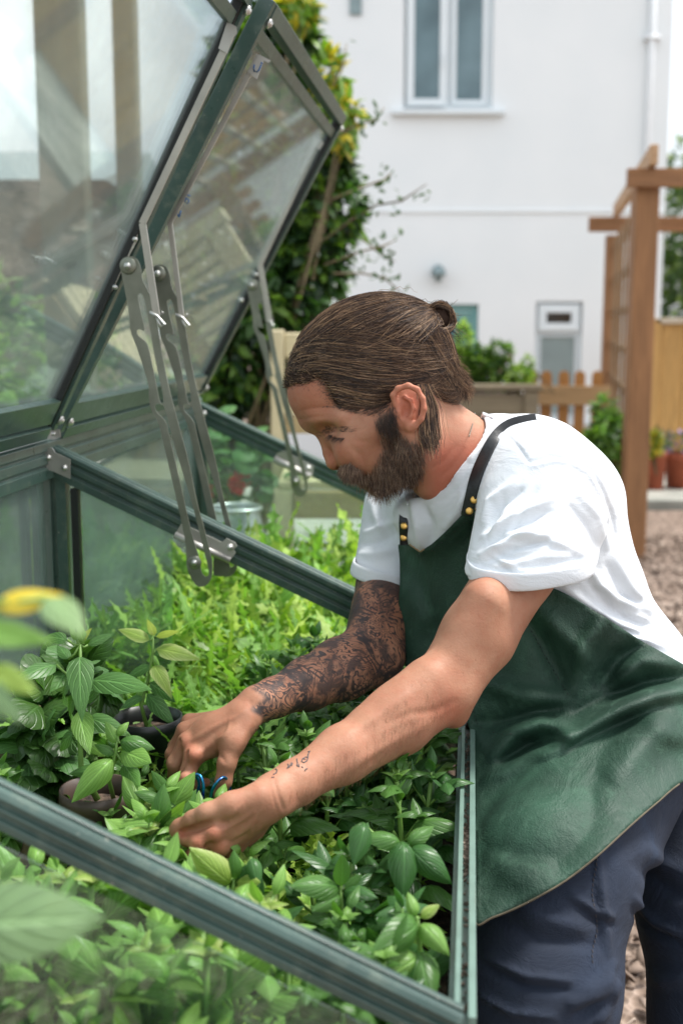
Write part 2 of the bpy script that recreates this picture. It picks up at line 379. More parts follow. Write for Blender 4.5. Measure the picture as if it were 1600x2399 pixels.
# ------------------------------------------------------------ setting: ground, paths
def PY(px, py, Y):
    r = FW + (px - 800) / FOC * RT + (py - 1199.5) / FOC * DN
    return CAM + r * (Y / r[1])
gx = np.concatenate([np.linspace(-60, -6, 8), np.linspace(-5, 5, 21), np.linspace(6, 60, 8)]); gy = np.concatenate([np.linspace(-30, -1, 6), np.linspace(0, 14, 57), np.linspace(16, 150, 8)])
GX, GY = np.meshgrid(gx, gy); GZ = -.68 * np.clip((GY - 10.7) / 1.2, 0, 1) + .006 * np.sin(GX * 9) * np.cos(GY * 7)
nxg = len(gx); idx = np.arange(len(gx) * len(gy)).reshape(len(gy), nxg)
Fg = np.stack([idx[:-1, :-1], idx[:-1, 1:], idx[1:, 1:], idx[1:, :-1]], -1).reshape(-1, 4)
g = put('ground', np.stack([GX, GY, GZ], -1).reshape(-1, 3), Fg, m_ground, smooth=True); tag(g, kind='structure')
# loose bark chips lying on it
def chips(n, x0, x1, y0, y1, z, smin, smax, seed):
    rs = np.random.RandomState(seed)
    V = np.array([(-1, -.3, 0), (-.6, -.5, .12), (.7, -.42, .05), (1, .1, 0), (.6, .5, .1), (-.8, .36, .03), (-1, -.3, -.16), (-.6, -.5, -.1), (.7, -.42, -.12), (1, .1, -.16), (.6, .5, -.1), (-.8, .36, -.14)])
    F = np.array([(0, 1, 2, 5), (5, 2, 3, 4), (0, 6, 7, 1), (1, 7, 8, 2), (2, 8, 9, 3), (3, 9, 10, 4), (4, 10, 11, 5), (5, 11, 6, 0)])
    p = np.stack([rs.uniform(x0, x1, n), rs.uniform(y0, y1, n), z + rs.rand(n) * .02], -1)
    dd = rdir(n, rs=rs); dd[:, 2] *= .35
    return scatter([(V, F, np.zeros((12, 2)))], p, frames(dd, np.array([0, 0, 1.0]) + rs.normal(size=(n, 3)) * .4), rs.uniform(smin, smax, n), np.zeros(n, int))
V, F, U = chips(9000, .15, 3.2, .9, 7.2, .01, .010, .030, 3)
o = put('bark_chips', V, F, m_bark); tag(o, 'loose pinkish brown bark chips covering the garden floor', 'bark chips', kind='stuff')
mb = MB(); mb.wbox(-4.5, .42, 2.98, 7.3, -.05, .33); o = mb.put('terrace', m_slab, bevel=.01); tag(o, kind='structure')
mb = MB()
for i in range(5):
    for j in range(4): mb.wbox(1.5 + i * .62, 2.11 + i * .62, 8.35 + j * .56, 8.9 + j * .56, -.02, .045 + .003 * ((i + j) % 2))
o = mb.put('paving_path', m_slab, bevel=.006); tag(o, kind='structure')
mb = MB(); mb.wbox(1.45, 4.7, 8.2, 8.31, -.05, .07); o = mb.put('kerb', m_slab, bevel=.01); tag(o, kind='structure')

# ------------------------------------------------------------ house
HY = 12.6
hg = thing('house', 'white rendered two storey house across the garden', 'house', (1.0, HY, -.7))
def wx(px, py=400): return PY(px, py, HY)[0]
def wz(py): return PY(900, py, HY)[2]
holes = [(wx(944), wx(1150), wz(256), wz(-150)), (wx(1264), wx(1376), wz(985), wz(706)), (wx(990, 800), wx(1120, 800), -.68, wz(712))]
x0, x1, z0, z1 = wx(655, 700), wx(1557, 500), -.7, 6.0
xs = sorted({x0, x1, *[h[0] for h in holes], *[h[1] for h in holes]}); zs = sorted({z0, z1, *[h[2] for h in holes], *[h[3] for h in holes]})
mb = MB()
for i in range(len(xs) - 1):
    for j in range(len(zs) - 1):
        cx, cz = (xs[i] + xs[i + 1]) / 2, (zs[j] + zs[j + 1]) / 2
        if any(h[0] < cx < h[1] and h[2] < cz < h[3] for h in holes): continue
        mb.wbox(xs[i], xs[i + 1], HY, HY + .25, zs[j], zs[j + 1])
mb.wbox(x1 - .25, x1, HY + .25, HY + 8, z0, z1); mb.wbox(x0, x0 + .25, HY + .25, HY + 8, z0, z1)
mb.put('wall', m_wall, hg)
zc = wz(490)
mb = MB(); mb.wbox(wx(880), x1 + .003, HY - .018, HY - .002, zc - .035, zc); mb.put('string_course', m_wall, hg, bevel=.006)
mb = MB(); mb.V = []; mb.add([(x0 - .4, HY - .4, 6.0), (x1 + .3, HY - .4, 6.0), (x1 + .3, HY + 4, 8.6), (x0 - .4, HY + 4, 8.6), (x0 - .4, HY + 8.4, 6.0), (x1 + .3, HY + 8.4, 6.0)], [(0, 1, 2, 3), (3, 2, 5, 4), (0, 3, 4), (1, 5, 2)])
mb.put('roof', simple('roof_slate', lin(92, 94, 98), .7, 0, .25, 8, .4), hg)
def window(h, kind):
    a, b, c, d = h; y = HY + .07; t = .065
    w_ = thing('tmp', None, None); bpy.data.objects.remove(w_)
    f = MB(); f.wbox(a, b, y, y + .07, c, c + t); f.wbox(a, b, y, y + .07, d - t, d); f.wbox(a, a + t, y + .001, y + .069, c + t, d - t); f.wbox(b - t, b, y + .001, y + .069, c + t, d - t)
    fr = f.put('window', m_upvc, hg, origin=((a + b) / 2, y, c), bevel=.006)
    s = MB(); s.wbox(a - .12, b + .12, HY - .09, HY + .08, c - .055, c - .004); s.put('sill', m_upvc, fr, bevel=.006)
    def sash(x0, x1, z0, z1, mat, yo=0, t=.055):
        q = MB(); yy = y - .03 + yo
        q.wbox(x0, x1, yy, yy + .06, z0, z0 + t); q.wbox(x0, x1, yy, yy + .06, z1 - t, z1); q.wbox(x0, x0 + t, yy + .002, yy + .058, z0 + t, z1 - t); q.wbox(x1 - t, x1, yy + .002, yy + .058, z0 + t, z1 - t)
        q.put('sash', m_upvc, fr, bevel=.008)
        g = MB(); g.wbox(x0 + t, x1 - t, yy + .025, yy + .035, z0 + t, z1 - t); g.put('pane', mat, fr)
    if kind == 'pair':
        m_ = (a + b) / 2; f = MB(); f.wbox(m_ - .04, m_ + .04, y + .001, y + .069, c + t, d - t); f.put('mullion', m_upvc, fr, bevel=.006)
        sash(a + .03, m_ - .012, c + .035, d - .04, m_pane, -.05, .075); sash(m_ + .035, b - .055, c + .055, d - .055, m_pane, 0, .05)
        hd = MB(); hd.wbox(m_ - .07, m_ - .05, y - .115, y - .095, 0.55 * c + .45 * d - .32, 0.55 * c + .45 * d - .2); hd.put('handle', m_upvc, fr)
    else:
        m_ = wz(780); f = MB(); f.wbox(a + t, b - t, y + .001, y + .069, m_ - .03, m_ + .03); f.put('transom', m_upvc, fr, bevel=.006)
        sash(a + .03, b - .03, m_ + .02, d - .03, m_paned, -.03, .085); sash(a + .055, b - .055, c + .05, m_ - .025, m_panef, 0, .012)
        f = MB(); f.wbox(a + .07, a + .13, y + .02, y + .06, c + .08, m_ - .05); f.put('curtain_edge', m_dark, fr)
window(holes[0], 'pair'); window(holes[1], 'single')
a, b, c, d = holes[2]
f = MB(); f.wbox(a, b, HY + .06, HY + .13, d - .07, d); f.wbox(b - .07, b, HY + .061, HY + .129, c, d - .07); f.wbox(a, a + .07, HY + .061, HY + .129, c, d - .07)
dr = f.put('door', m_teal, hg, origin=((a + b) / 2, HY + .1, c), bevel=.006)
f = MB(); f.wbox(a + .072, b - .072, HY + .075, HY + .115, c, d - 1.15); f.wbox(a + .072, b - .072, HY + .075, HY + .115, d - .16, d - .072); f.wbox(b - .20, b - .072, HY + .076, HY + .114, d - 1.15, d - .16); f.wbox(a + .072, a + .16, HY + .076, HY + .114, d - 1.15, d - .16)
f.put('door_leaf', m_teal, dr, bevel=.006); f = MB(); f.wbox(a + .16, b - .2, HY + .09, HY + .1, d - 1.15, d - .16); f.put('pane', m_pane, dr)
mb = MB(); xx = wx(1516, 300); mb.tube([(xx, HY - .05, 6), (xx, HY - .05, 3.6), (xx - .005, HY - .05, -.6)], .035, 10)
for zz in (1.6, wz(90), 5.2): mb.wbox(xx - .075, xx + .075, HY - .09, HY, zz - .02, zz + .02)
mb.put('drainpipe', simple('white_pipe', lin(228, 232, 234), .5, 0, .03), hg, True)
mb = MB(); c_ = PY(833, 12, HY); mb.wbox(c_[0] - .06, c_[0] + .06, HY - .03, HY, c_[2] - .09, c_[2] + .2); mb.put('air_vent', m_grey, hg, bevel=.01)
lc = PY(1025, 635, HY)
lt = thing('wall_lamp', 'small grey domed lamp on the white wall above the door', 'lamp', (lc[0], HY, lc[2]))
mb = MB(); mb.lathe((lc[0], HY - .012, lc[2] + .02), [(.0, -.012), (.05, -.012), (.05, .01), (.0, .01)], 20, (0, 1, 0)); mb.put('back_plate', m_grey, lt, True)
mb = MB(); mb.tube([(lc[0], HY - .02, lc[2] + .02), (lc[0], HY - .10, lc[2] + .06), (lc[0], HY - .12, lc[2] + .03)], .012, 8); mb.put('arm', m_grey, lt, True)
mb = MB(); mb.lathe((lc[0], HY - .12, lc[2]), [(.0, .06), (.03, .055), (.06, .03), (.075, -.02), (.08, -.05), (.07, -.05), (.05, .02), (0, .045)], 24); mb.put('lamp_shade', m_grey, lt, True)
mb = MB(); mb.lathe((lc[0], HY - .12, lc[2]), [(0, -.12), (.03, -.11), (.042, -.07), (.04, -.02), (.02, .03)], 20); mb.put('lamp_glass', m_panef, lt, True)

# ------------------------------------------------------------ pergola and trellis
pg = thing('pergola', 'brown timber pergola with a trellis side right of the house window', 'pergola', (1.66, 6.5, 0))
A = PY(1512, 450, 6.5); B = PY(1440, 500, 9.3)
A = np.array([A[0], 6.5, 0]); B = np.array([B[0], 9.3, 0]); ZT = PY(1510, 440, 6.5)[2]; ZB = PY(1440, 500, 9.3)[2]
def post(c, s, h): mb = MB(); mb.wbox(c[0] - s, c[0] + s, c[1] - s, c[1] + s, 0, h); mb.put('post', MW['pergola'], pg, bevel=.006)
post(A, .062, ZT); post(B, .055, ZT - .05); post(A + (1.9, 0, 0), .06, ZT); post(B + (1.9, 0, 0), .055, ZT - .05)
mb = MB(); mb.wbox(A[0] - .12, A[0] + 2.4, A[1] - .115, A[1] - .065, ZT - .005, ZT + .09); mb.put('beam', MW['pergx'], pg, bevel=.005)
mb = MB(); mb.wbox(B[0] - .21, B[0] + 2.4, B[1] - .1, B[1] - .06, ZT - .03, ZT + .08); mb.put('beam', MW['pergx'], pg, bevel=.005)
for k, dx in enumerate((.02, .62, 1.22)):
    dr_ = (B - A) / np.linalg.norm(B - A); mb = MB(); mb.bar(A + (dx, 0, ZT + .145) - dr_ * .22, B + (dx, 0, ZT + .145) + dr_ * .2, (.022, 0, 0), (0, 0, .05)); mb.put('rafter', MW['pergy'], pg, bevel=.005)
q0, q1 = A + (-.02, .07, 0), B + (0.0, -.06, 0)
for k in range(10):
    z = ZT - .16 - k * .235
    mb = MB(); mb.bar(q0 + (0, 0, z), q1 + (0, 0, z), (.009, 0, 0), (0, 0, .024)); mb.put('trellis_rail', MW['trellis'], pg)
for k in range(4):
    c = q0 + (q1 - q0) * (k + 1) / 5 + (-.024, 0, 0)
    mb = MB(); mb.bar(c + (0, 0, .1), c + (0, 0, ZT - .1), (.007, 0, 0), (0, .02, 0)); mb.put('trellis_slat', MW['trellz'], pg)

# ------------------------------------------------------------ picket fence, planter, boundary fence
yF = 8.6
pf = thing('picket_fence', 'low golden picket fence with round topped pales before the house', 'fence', (1.4, yF, 0))
xa, xb = PY(1254, 925, yF)[0], PY(1420, 925, yF)[0]
for zt, zb in ((PY(1300, 903, yF)[2], PY(1300, 948, yF)[2]), (.3, .18)):
    mb = MB(); mb.wbox(xa - .02, xb + .02, yF - .05, yF - .012, zb, zt); mb.put('rail', MW['pickx'], pf, bevel=.004)
tops = PY(1300, 868, yF)[2]
for px in (1247, 1280, 1321, 1358, 1399):
    x = PY(px, 900, yF)[0]; hw = .037; n = 9
    prof = [(-hw, .02), (hw, .02)] + [(hw * math.cos(PI * i / n), tops - hw + hw * math.sin(PI * i / n)) for i in range(n + 1)]
    mb = MB(); mb.extrude([(p[0], p[1]) for p in prof], (x, yF - .01, 0), (x, yF + .012, 0), (1, 0, 0), (0, 0, 1)); mb.put('pale', MW['picket'], pf)
rp = thing('raised_planter', 'weathered grey timber planter box beside the picket fence', 'planter', (1.0, 7.9, 0))
pa, pb = PY(1060, 930, 7.8)[0], PY(1262, 930, 7.8)[0]; zt = PY(1150, 908, 7.8)[2]
mb = MB()
for k in range(6):
    mb.wbox(pa, pb - .05, 7.83, 7.86, .02 + k * .135, .15 + k * .135)
mb.put('boards', MW['planterx'], rp, bevel=.004); mb = MB(); mb.wbox(pa + .02, pb - .03, 8.3, 8.33, .0, zt - .03); mb.put('rear_board', MW['planterx'], rp, bevel=.004)
mb = MB(); mb.wbox(pb - .09, pb, 7.8, 7.88, 0, zt - .02); mb.put('corner_post', MW['planterx'], rp, bevel=.004)
mb = MB(); mb.wbox(pa, pb + .02, 7.78, 7.88, zt - .015, zt + .02); mb.put('capping', MW['planterx'], rp, bevel=.004)
mb = MB(); mb.wbox(pa + .03, pb - .06, 7.87, 8.29, zt - .12, zt - .06); mb.put('soil', m_soil, rp)
bf = thing('boundary_fence', 'tall pale closeboard fence beyond the pergola post', 'fence', (3.4, 10.5, -.1))
zt = PY(1570, 758, 10.4)[2]; fx = PY(1546, 800, 10.4)[0]
mb = MB(); k = 0; x = fx
while x < fx + 4.2:
    mb.wbox(x, x + .118, 10.4 + .012 * (k % 2), 10.42 + .012 * (k % 2), -.1, zt); x += .105; k += 1
mb.put('boards', MW['fence'], bf); mb = MB(); mb.wbox(fx - .05, fx + 4.3, 10.36, 10.46, zt + .002, zt + .05); mb.put('capping', MW['trellis'], bf, bevel=.005)
mb = MB(); mb.wbox(fx - .1, fx - .005, 10.36, 10.46, -.1, zt + .04); mb.put('post', MW['fence'], bf, bevel=.005)

# planting around the house
z_ = PY(1150, 890, 8.0)[2]
def pp(px, py, Y, rx, rz=None, ry=None):
    r = Y / FOC; return (PY(px, py, Y), (rx * r, (ry or rx) * r, (rz or rx) * r))
bush('garden_shrub', 'round leafy green shrub growing in the grey planter box', 'shrub', [pp(1140, 865, 8.05, 40, 38), pp(1170, 830, 8.05, 30, 28), pp(1110, 850, 8.1, 30, 40)], [(ML['hedge'], .5), (ML['hedge_lt'], .5)], 1500, .045)
bush('garden_shrub', 'lime yellow low shrub spilling over the planter corner', 'shrub', [pp(1215, 880, 8.05, 34, 22), pp(1180, 895, 8.0, 20, 14), pp(1235, 860, 8.1, 12, 26)], [(ML['hedge_lt'], .4), (ML['mizuna_lt'], .6)], 900, .035)
bush('garden_shrub', 'slim upright green stem plant in front of the teal door', 'plant', [pp(1085, 800, 8.1, 14, 50), pp(1075, 850, 8.1, 24, 34)], [(ML['hedge_lt'], .5), (ML['mizuna_lt'], .5)], 700, .04)
bush('border_plant', 'broad leaved bushy plant at the foot of the trellis', 'plant', [pp(1425, 1010, 6.9, 36, 40), pp(1400, 1040, 6.7, 34, 30), pp(1440, 1070, 6.9, 36, 50), pp(1415, 955, 7.0, 18, 24)], [(ML['hedge_lt'], .5), (ML['mizuna'], .3), (ML['hedge'], .2)], 1500, .055, base=(1.5, 6.9, 0))
bush('border_plant', 'straw yellow flowering plant between the post and the terracotta pots', 'plant', [pp(1530, 1040, 8.6, 18, 26)], [(ML['yellow'], .4), (ML['autumn'], .2), (ML['hedge_lt'], .4)], 500, .04)
for lab, px, Y, w_, h0, h1 in (('round terracotta pot half hidden by the pergola post', 1535, 8.9, 26, 1110, 1052), ('wide terracotta pot at the right edge on the paving', 1592, 9.0, 40, 1112, 1058)):
    c = PY(px, h0, Y); zb = .048; r = w_ * Y / FOC; h = PY(px, h1, Y)[2] - zb
    t = thing('flower_pot', lab, 'pot', (c[0], Y, zb))
    mb = MB(); mb.lathe((c[0], Y, zb), [(0, 0), (r * .72, 0), (r * .95, h - .06), (r * 1.06, h - .06), (r * 1.06, h), (r * .93, h), (r * .85, h - .08), (0, h - .08)], 28); mb.put('pot', m_terra, t, True)
    bush('potted_flower', 'mauve and green bedding plant in the ' + lab.split(' pot')[0] + ' pot', 'plant', [((c[0], Y, zb + h + .05), (r * 1.1, r, .1))], [(ML['hedge'], .75), (simple('mauve_petal', lin(150, 130, 190), .6), .25)], 260, .04, stems=False)
bush('garden_tree', 'tall lime green conifer behind the boundary fence', 'tree', [((5.3, 15.5, 1.6), (.75, .8, 1.5)), ((4.9, 15, .9), (.5, .6, 1.0)), ((5.9, 15.4, .9), (.6, .6, 1.3))], [(ML['tree_lt'], .75), (ML['hedge_lt'], .25)], 7000, .11, base=(5.3, 15.5, -.6))
bush('garden_tree', 'dark green broad tree far behind the conifer', 'tree', [((7.6, 23, 3.0), (1.9, 2, 2.2)), ((6.9, 22.5, 1.3), (1.4, 2, 1.6)), ((9.2, 24, 2.4), (2, 2, 2))], [(ML['tree'], .8), (ML['tree_lt'], .2)], 9000, .2, base=(7.6, 23, -.6))

# ------------------------------------------------------------ climber hedge behind the cold frame
def pq(px, py, d, rx, rz=None, ry=None):
    r = d / FOC; return (P(px, py, d), (rx * r, (ry or rx) * r, (rz or rx) * r))
bush('climbing_shrub', 'tall glossy green climber between the glass lid and the house', 'shrub',
     [pq(690, 420, 4.9, 90, 110), pq(745, 360, 4.7, 75, 100), pq(770, 480, 4.7, 75, 90), pq(740, 250, 4.9, 50, 80), pq(690, 600, 4.8, 105, 105), pq(740, 620, 4.7, 70, 75), pq(655, 720, 4.7, 100, 90), pq(700, 110, 5.0, 40, 70), pq(600, 300, 5.1, 130, 250), pq(560, 850, 4.9, 130, 130), pq(480, 600, 5.2, 160, 200), pq(655, 200, 5.1, 90, 220)],
     [(ML['hedge'], .42), (ML['hedge_dk'], .34), (ML['hedge_lt'], .24)], 15000, .068, base=(-.55, 4.9, .33), jitter=.6)
bush('climbing_shrub', 'yellowing sprig rising at the top of the climber', 'shrub', [pq(700, 20, 4.7, 40, 30), pq(770, 175, 4.6, 28, 50), pq(800, 290, 4.5, 34, 50), pq(812, 250, 4.5, 24, 24)], [(ML['yellow'], .4), (ML['hedge_lt'], .6)], 420, .058, base=(-.35, 4.7, .33))
# fine twigs with small dark leaves reaching out over the white wall
tw = thing('twiggy_branch', 'thin bare twigs with small dark leaves reaching over the white wall', 'branch', P(760, 600, 4.4))
mb = MB(); lp = []
for path in ([(760, 560), (830, 510), (880, 480), (940, 470), (1000, 430)], [(760, 620), (840, 590), (900, 575), (930, 560)], [(770, 470), (840, 440), (900, 420), (920, 400)], [(770, 330), (840, 290), (880, 280), (900, 250)], [(780, 640), (850, 640), (900, 650), (945, 690)], [(780, 200), (805, 150), (812, 100)], [(850, 560), (900, 600), (925, 612)]):
    pts = [P(x, y, 4.35 + .1 * math.sin(i + path[0][1])) for i, (x, y) in enumerate(path)]; mb.tube(pts, [.004] * (len(pts) - 1) + [.0015], 5)
    for i in range(len(pts) - 1):
        for k in range(7):
            if i + k * .14 > .5: lp.append(pts[i] + (pts[i + 1] - pts[i]) * k / 7 + nr.normal(size=3) * .022)
mb.put('twigs', m_twig, tw, True); lp = np.array(lp)
V, F, U = scatter(T_small, lp, frames(rdir(len(lp)), rdir(len(lp))), nr.uniform(.022, .045, len(lp))); put('foliage', V, F, ML['hedge'], tw, True, U)
# greenery and timber seen through the left-hand glass
bush('garden_hedge', 'thick green hedge seen through the raised glass lid', 'hedge', [((-2.6 + .55 * i, 4.6 + .2 * (i % 2), .75 + .1 * (i % 3)), (.5, .4, .6)) for i in range(4)] + [((-1.5, 3.3, .7), (.35, .3, .5)), ((-1.05, 2.7, .62), (.25, .3, .35)), ((-1.2, 1.7, .55), (.28, .5, .45))], [(ML['hedge'], .45), (ML['hedge_lt'], .35), (ML['mizuna'], .2)], 9000, .075, base=(-2, 4.4, 0))
gs = thing('garden_shed', 'dark brown timber shed wall behind the hedge at left', 'shed', (-2.7, 6.2, 0))
mb = MB()
for k in range(14): mb.bar((-4.2, 6.2, .05 + k * .14), (-1.3, 6.2, .05 + k * .14), (0, .012, 0), (0, .004, .075))
mb.put('wall', MW['bedx'], gs); mb = MB(); mb.wbox(-4.2, -1.3, 6.22, 8.5, 0, 1.95); mb.put('body', MW['bed'], gs)
mb = MB(); mb.add([(-4.4, 6.0, 1.98), (-1.15, 6.0, 1.98), (-1.15, 7.4, 2.3), (-4.4, 7.4, 2.3), (-4.4, 8.8, 1.98), (-1.15, 8.8, 1.98)], [(0, 1, 2, 3), (3, 2, 5, 4), (0, 3, 4), (1, 5, 2)]); mb.put('roof', m_grey, gs)

# ------------------------------------------------------------ bench, churn, geranium
bd = 4.05
def bp(px, py, dd=0): return P(px, py, bd + dd)
bn = thing('garden_chair', 'weathered wooden slatted garden seat behind the cold frame', 'garden seat', (P(650, 1200, bd)[0], P(650, 1200, bd)[1], .33))
y0b = bp(650, 900)[1]; xl = bp(634, 900)[0]; xr = xl + .58; zt = bp(650, 772)[2]; zs = bp(700, 1130)[2] + .06
def bb(n, a, mat, bev=.006): mb = MB(); mb.wbox(*a); mb.put(n, mat, bn, bevel=bev)
bb('leg', (xl, xl + .045, y0b, y0b + .06, .33, zt), MW['bench']); bb('leg', (xr - .05, xr, y0b, y0b + .06, .33, zt), MW['bench'])
bb('leg', (xl + .035, xl + .095, y0b - .50, y0b - .44, .33, zs - .022), MW['bench']); bb('leg', (xr - .06, xr, y0b - .50, y0b - .44, .33, zs - .022), MW['bench'])
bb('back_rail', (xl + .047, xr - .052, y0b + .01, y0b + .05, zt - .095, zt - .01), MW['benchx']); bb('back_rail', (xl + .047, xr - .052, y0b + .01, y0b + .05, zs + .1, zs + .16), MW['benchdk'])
mb = MB(); k = 0
x = xl + .06
while x < xr - .08: mb.wbox(x, x + .035, y0b + .02, y0b + .04, zs + .162, zt - .097); x += .047
mb.put('back_slats', MW['bench'], bn, bevel=.003)
mb = MB()
for k in range(6): mb.wbox(xl + .05, xr - .02, y0b - .5 + k * .085, y0b - .43 + k * .085, zs - .02, zs + .004)
mb.put('seat', MW['benchx'], bn, bevel=.004)
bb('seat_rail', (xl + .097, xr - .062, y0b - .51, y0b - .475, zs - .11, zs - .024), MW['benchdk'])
# slatted table left of it, seen through the panes
tb = thing('garden_table', 'pale slatted timber table top seen through the side glass', 'table', (P(340, 1080, 3.5)[0], 3.7, .33))
mb = MB(); xa, xb = P(215, 1080, 3.5)[0], P(420, 1080, 3.5)[0]; zz = P(300, 1085, 3.5)[2]
for k in range(6): mb.wbox(xa, xb, 3.35 + k * .11, 3.45 + k * .11, zz - .03, zz)
mb.put('tabletop', MW['benchx'], tb, bevel=.004)
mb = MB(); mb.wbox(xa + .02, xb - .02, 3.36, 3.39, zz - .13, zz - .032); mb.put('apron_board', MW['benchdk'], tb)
for x in (xa + .02, xb - .07):
    for y in (3.395, 3.92): mb = MB(); mb.wbox(x, x + .05, y, y + .05, .33, zz - .032); mb.put('leg', MW['bench'], tb)
ch = P(552, 1190, 3.35); rr = 58 * 3.35 / FOC
t = thing('metal_churn', 'dull silver churn shaped planter with a rolled rim by the bench', 'planter', (ch[0], ch[1], .33))
H = ch[2] - .33
mb = MB(); mb.lathe((ch[0], ch[1], .33), [(0, 0), (rr * 1.3, 0), (rr * 1.42, H * .4), (rr * 1.32, H * .7), (rr, H - .02), (rr * .98, H)], 40); mb.lathe((ch[0], ch[1], .33), [(rr * .98, H), (rr * .9, H - .03), (rr * 1.0, H * .5), (0, H * .5)], 40); mb.put('body', m_galv, t, True)
mb = MB(); mb.tube([(ch[0] + rr * 1.01 * math.cos(a), ch[1] + rr * 1.01 * math.sin(a), .33 + H) for a in np.linspace(0, 2 * PI, 41)], .006, 8, False); mb.put('rim', m_galv, t, True)
hx = ch[0] + rr * 1.2; mb = MB(); mb.tube([(hx, ch[1] - .03, .33 + H * .82), (hx + .035, ch[1] - .03, .33 + H * .8), (hx + .04, ch[1] - .03, .33 + H * .68), (hx + .01, ch[1] - .03, .33 + H * .62)], .005, 8); mb.put('handle', m_galv, t, True)
gp = thing('geranium', 'geranium with bright red flower heads behind the churn', 'plant', P(560, 1190, 3.75) * (1, 1, 0) + (0, 0, .33))
mb = MB(); lpos = []
for k, (px, py) in enumerate(((562, 1130), (488, 1152), (520, 1080), (600, 1100), (560, 1050), (610, 1060), (530, 1020), (640, 1140))):
    e = P(px, py + 14, 3.7); b_ = P(560, 1260, 3.78); b_[2] = .34
    mb.tube([b_, (b_ + e) / 2 + (.03 * math.sin(k), 0, .03), e], [.006, .004, .003], 6); lpos.append((e, k))
mb.put('stem', m_stem, gp, True)
pos, dirs = [], []
for e, k in lpos:
    if k < 2: continue
    for j in range(9): pos.append(e + nr.normal(size=3) * .04)
pos = np.array(pos); dd = rdir(len(pos)); dd[:, 2] *= .3
T_round = [leaf_tpl(lambda t: .5 * math.sin(PI * min(.97, max(.03, t))) ** .55, 3, 8, .2, .15, .02, .03)]
V, F, U = scatter(T_round, pos, frames(dd, np.array([0, -.4, 1.0]) + nr.normal(size=(len(pos), 3)) * .3), nr.uniform(.05, .085, len(pos))); put('leaves', V, F, ML['geran'], gp, True, U)
for px, py, n, s in ((562, 1130, 46, .021), (488, 1152, 18, .013)):
    c = P(px, py, 3.68); d = rdir(n); pos = c + d * s
    V, F, U = scatter(T_round, pos, frames(d + rdir(n) * .7, rdir(n)), np.full(n, s * .95)); put('flower', V, F, ML['red'], gp, True, U)

for lab, px, wd, dd in (('dark timber upright seen through the near glass lid', 178, .13, 3.6), ('slimmer grey timber upright beyond the first one behind the lid', 322, .07, 4.1)):
    c = P(px, 1100, dd); t = thing('timber_upright', lab, 'post', (c[0], c[1], 0)); mb = MB(); mb.wbox(c[0] - wd / 2, c[0] + wd / 2, c[1] - .05, c[1] + .05, 0, 2.9); mb.put('post', MW['upright'], t, bevel=.006)
    mb = MB(); mb.add([(c[0] - wd * .7, c[1] - .07, 2.902), (c[0] + wd * .7, c[1] - .07, 2.902), (c[0] + wd * .7, c[1] + .07, 2.902), (c[0] - wd * .7, c[1] + .07, 2.902), (c[0], c[1], 2.98)], [(0, 1, 4), (1, 2, 4), (2, 3, 4), (3, 0, 4), (3, 2, 1, 0)]); mb.put('cap', MW['bed'], t)

# ------------------------------------------------------------ cold frame
def frame_paint():
    m = M('green_frame_paint'); n = m.noise(6, 4); n2 = m.noise(240, 3, .6); n3 = m.noise(40, 5, .7)
    c = m.ramp(n, [(.3, lin(52, 74, 67)), (.7, lin(66, 90, 82))]); c = m.mix(m.ramp(n3, [(.52, 0.0), (.72, .55)]), c, lin(104, 116, 100)); c = m.mix(m.ramp(m.noise(7, 6, .7), [(.5, 0.0), (.7, .5)]), c, lin(36, 52, 46)); c = m.mix(m.ramp(n2, [(.68, 0.0), (.72, .7)]), c, lin(150, 150, 138))
    m.color(c).rough(m.ramp(n3, [(.3, .26), (.7, .42)])); m.b.inputs['Specular IOR Level'].default_value = .6; return m.m
m_fr = frame_paint()
m_frl = simple('sky_sheen_front_rail_paint', lin(104, 128, 118), .34, 0, .14, 30, .1)  # frame green made paler: the rail's grazing sky reflection is painted into its colour
m_seal = simple('black_seal', lin(20, 24, 23), .5, 0, .2, 20)
def steel(name, a, b, metal=.75, rough=(.3, .5), rust=True):
    m = M(name); n = m.noise(9, 5, .6); n2 = m.noise(34, 5, .7)
    c = m.ramp(n, [(.3, a), (.7, b)])
    if rust: c = m.mix(m.ramp(n2, [(.66, 0.0), (.78, .6)]), c, lin(120, 72, 44))
    m.color(c).rough(m.ramp(n, [(.3, rough[0]), (.7, rough[1])])).set(Metallic=metal); m.bump(m.noise(120, 4), .12, .001); return m.m
m_stay = steel('worn_steel_stay', lin(104, 108, 96), lin(150, 152, 140)); m_zinc = steel('zinc_bracket', lin(165, 162, 156), lin(200, 198, 192), .7, rust=False)
m_link = steel('zinc_link', lin(160, 158, 150), lin(196, 192, 182), .6); m_bolt = steel('bolt', lin(190, 190, 186), lin(220, 220, 216), .8, rust=False)
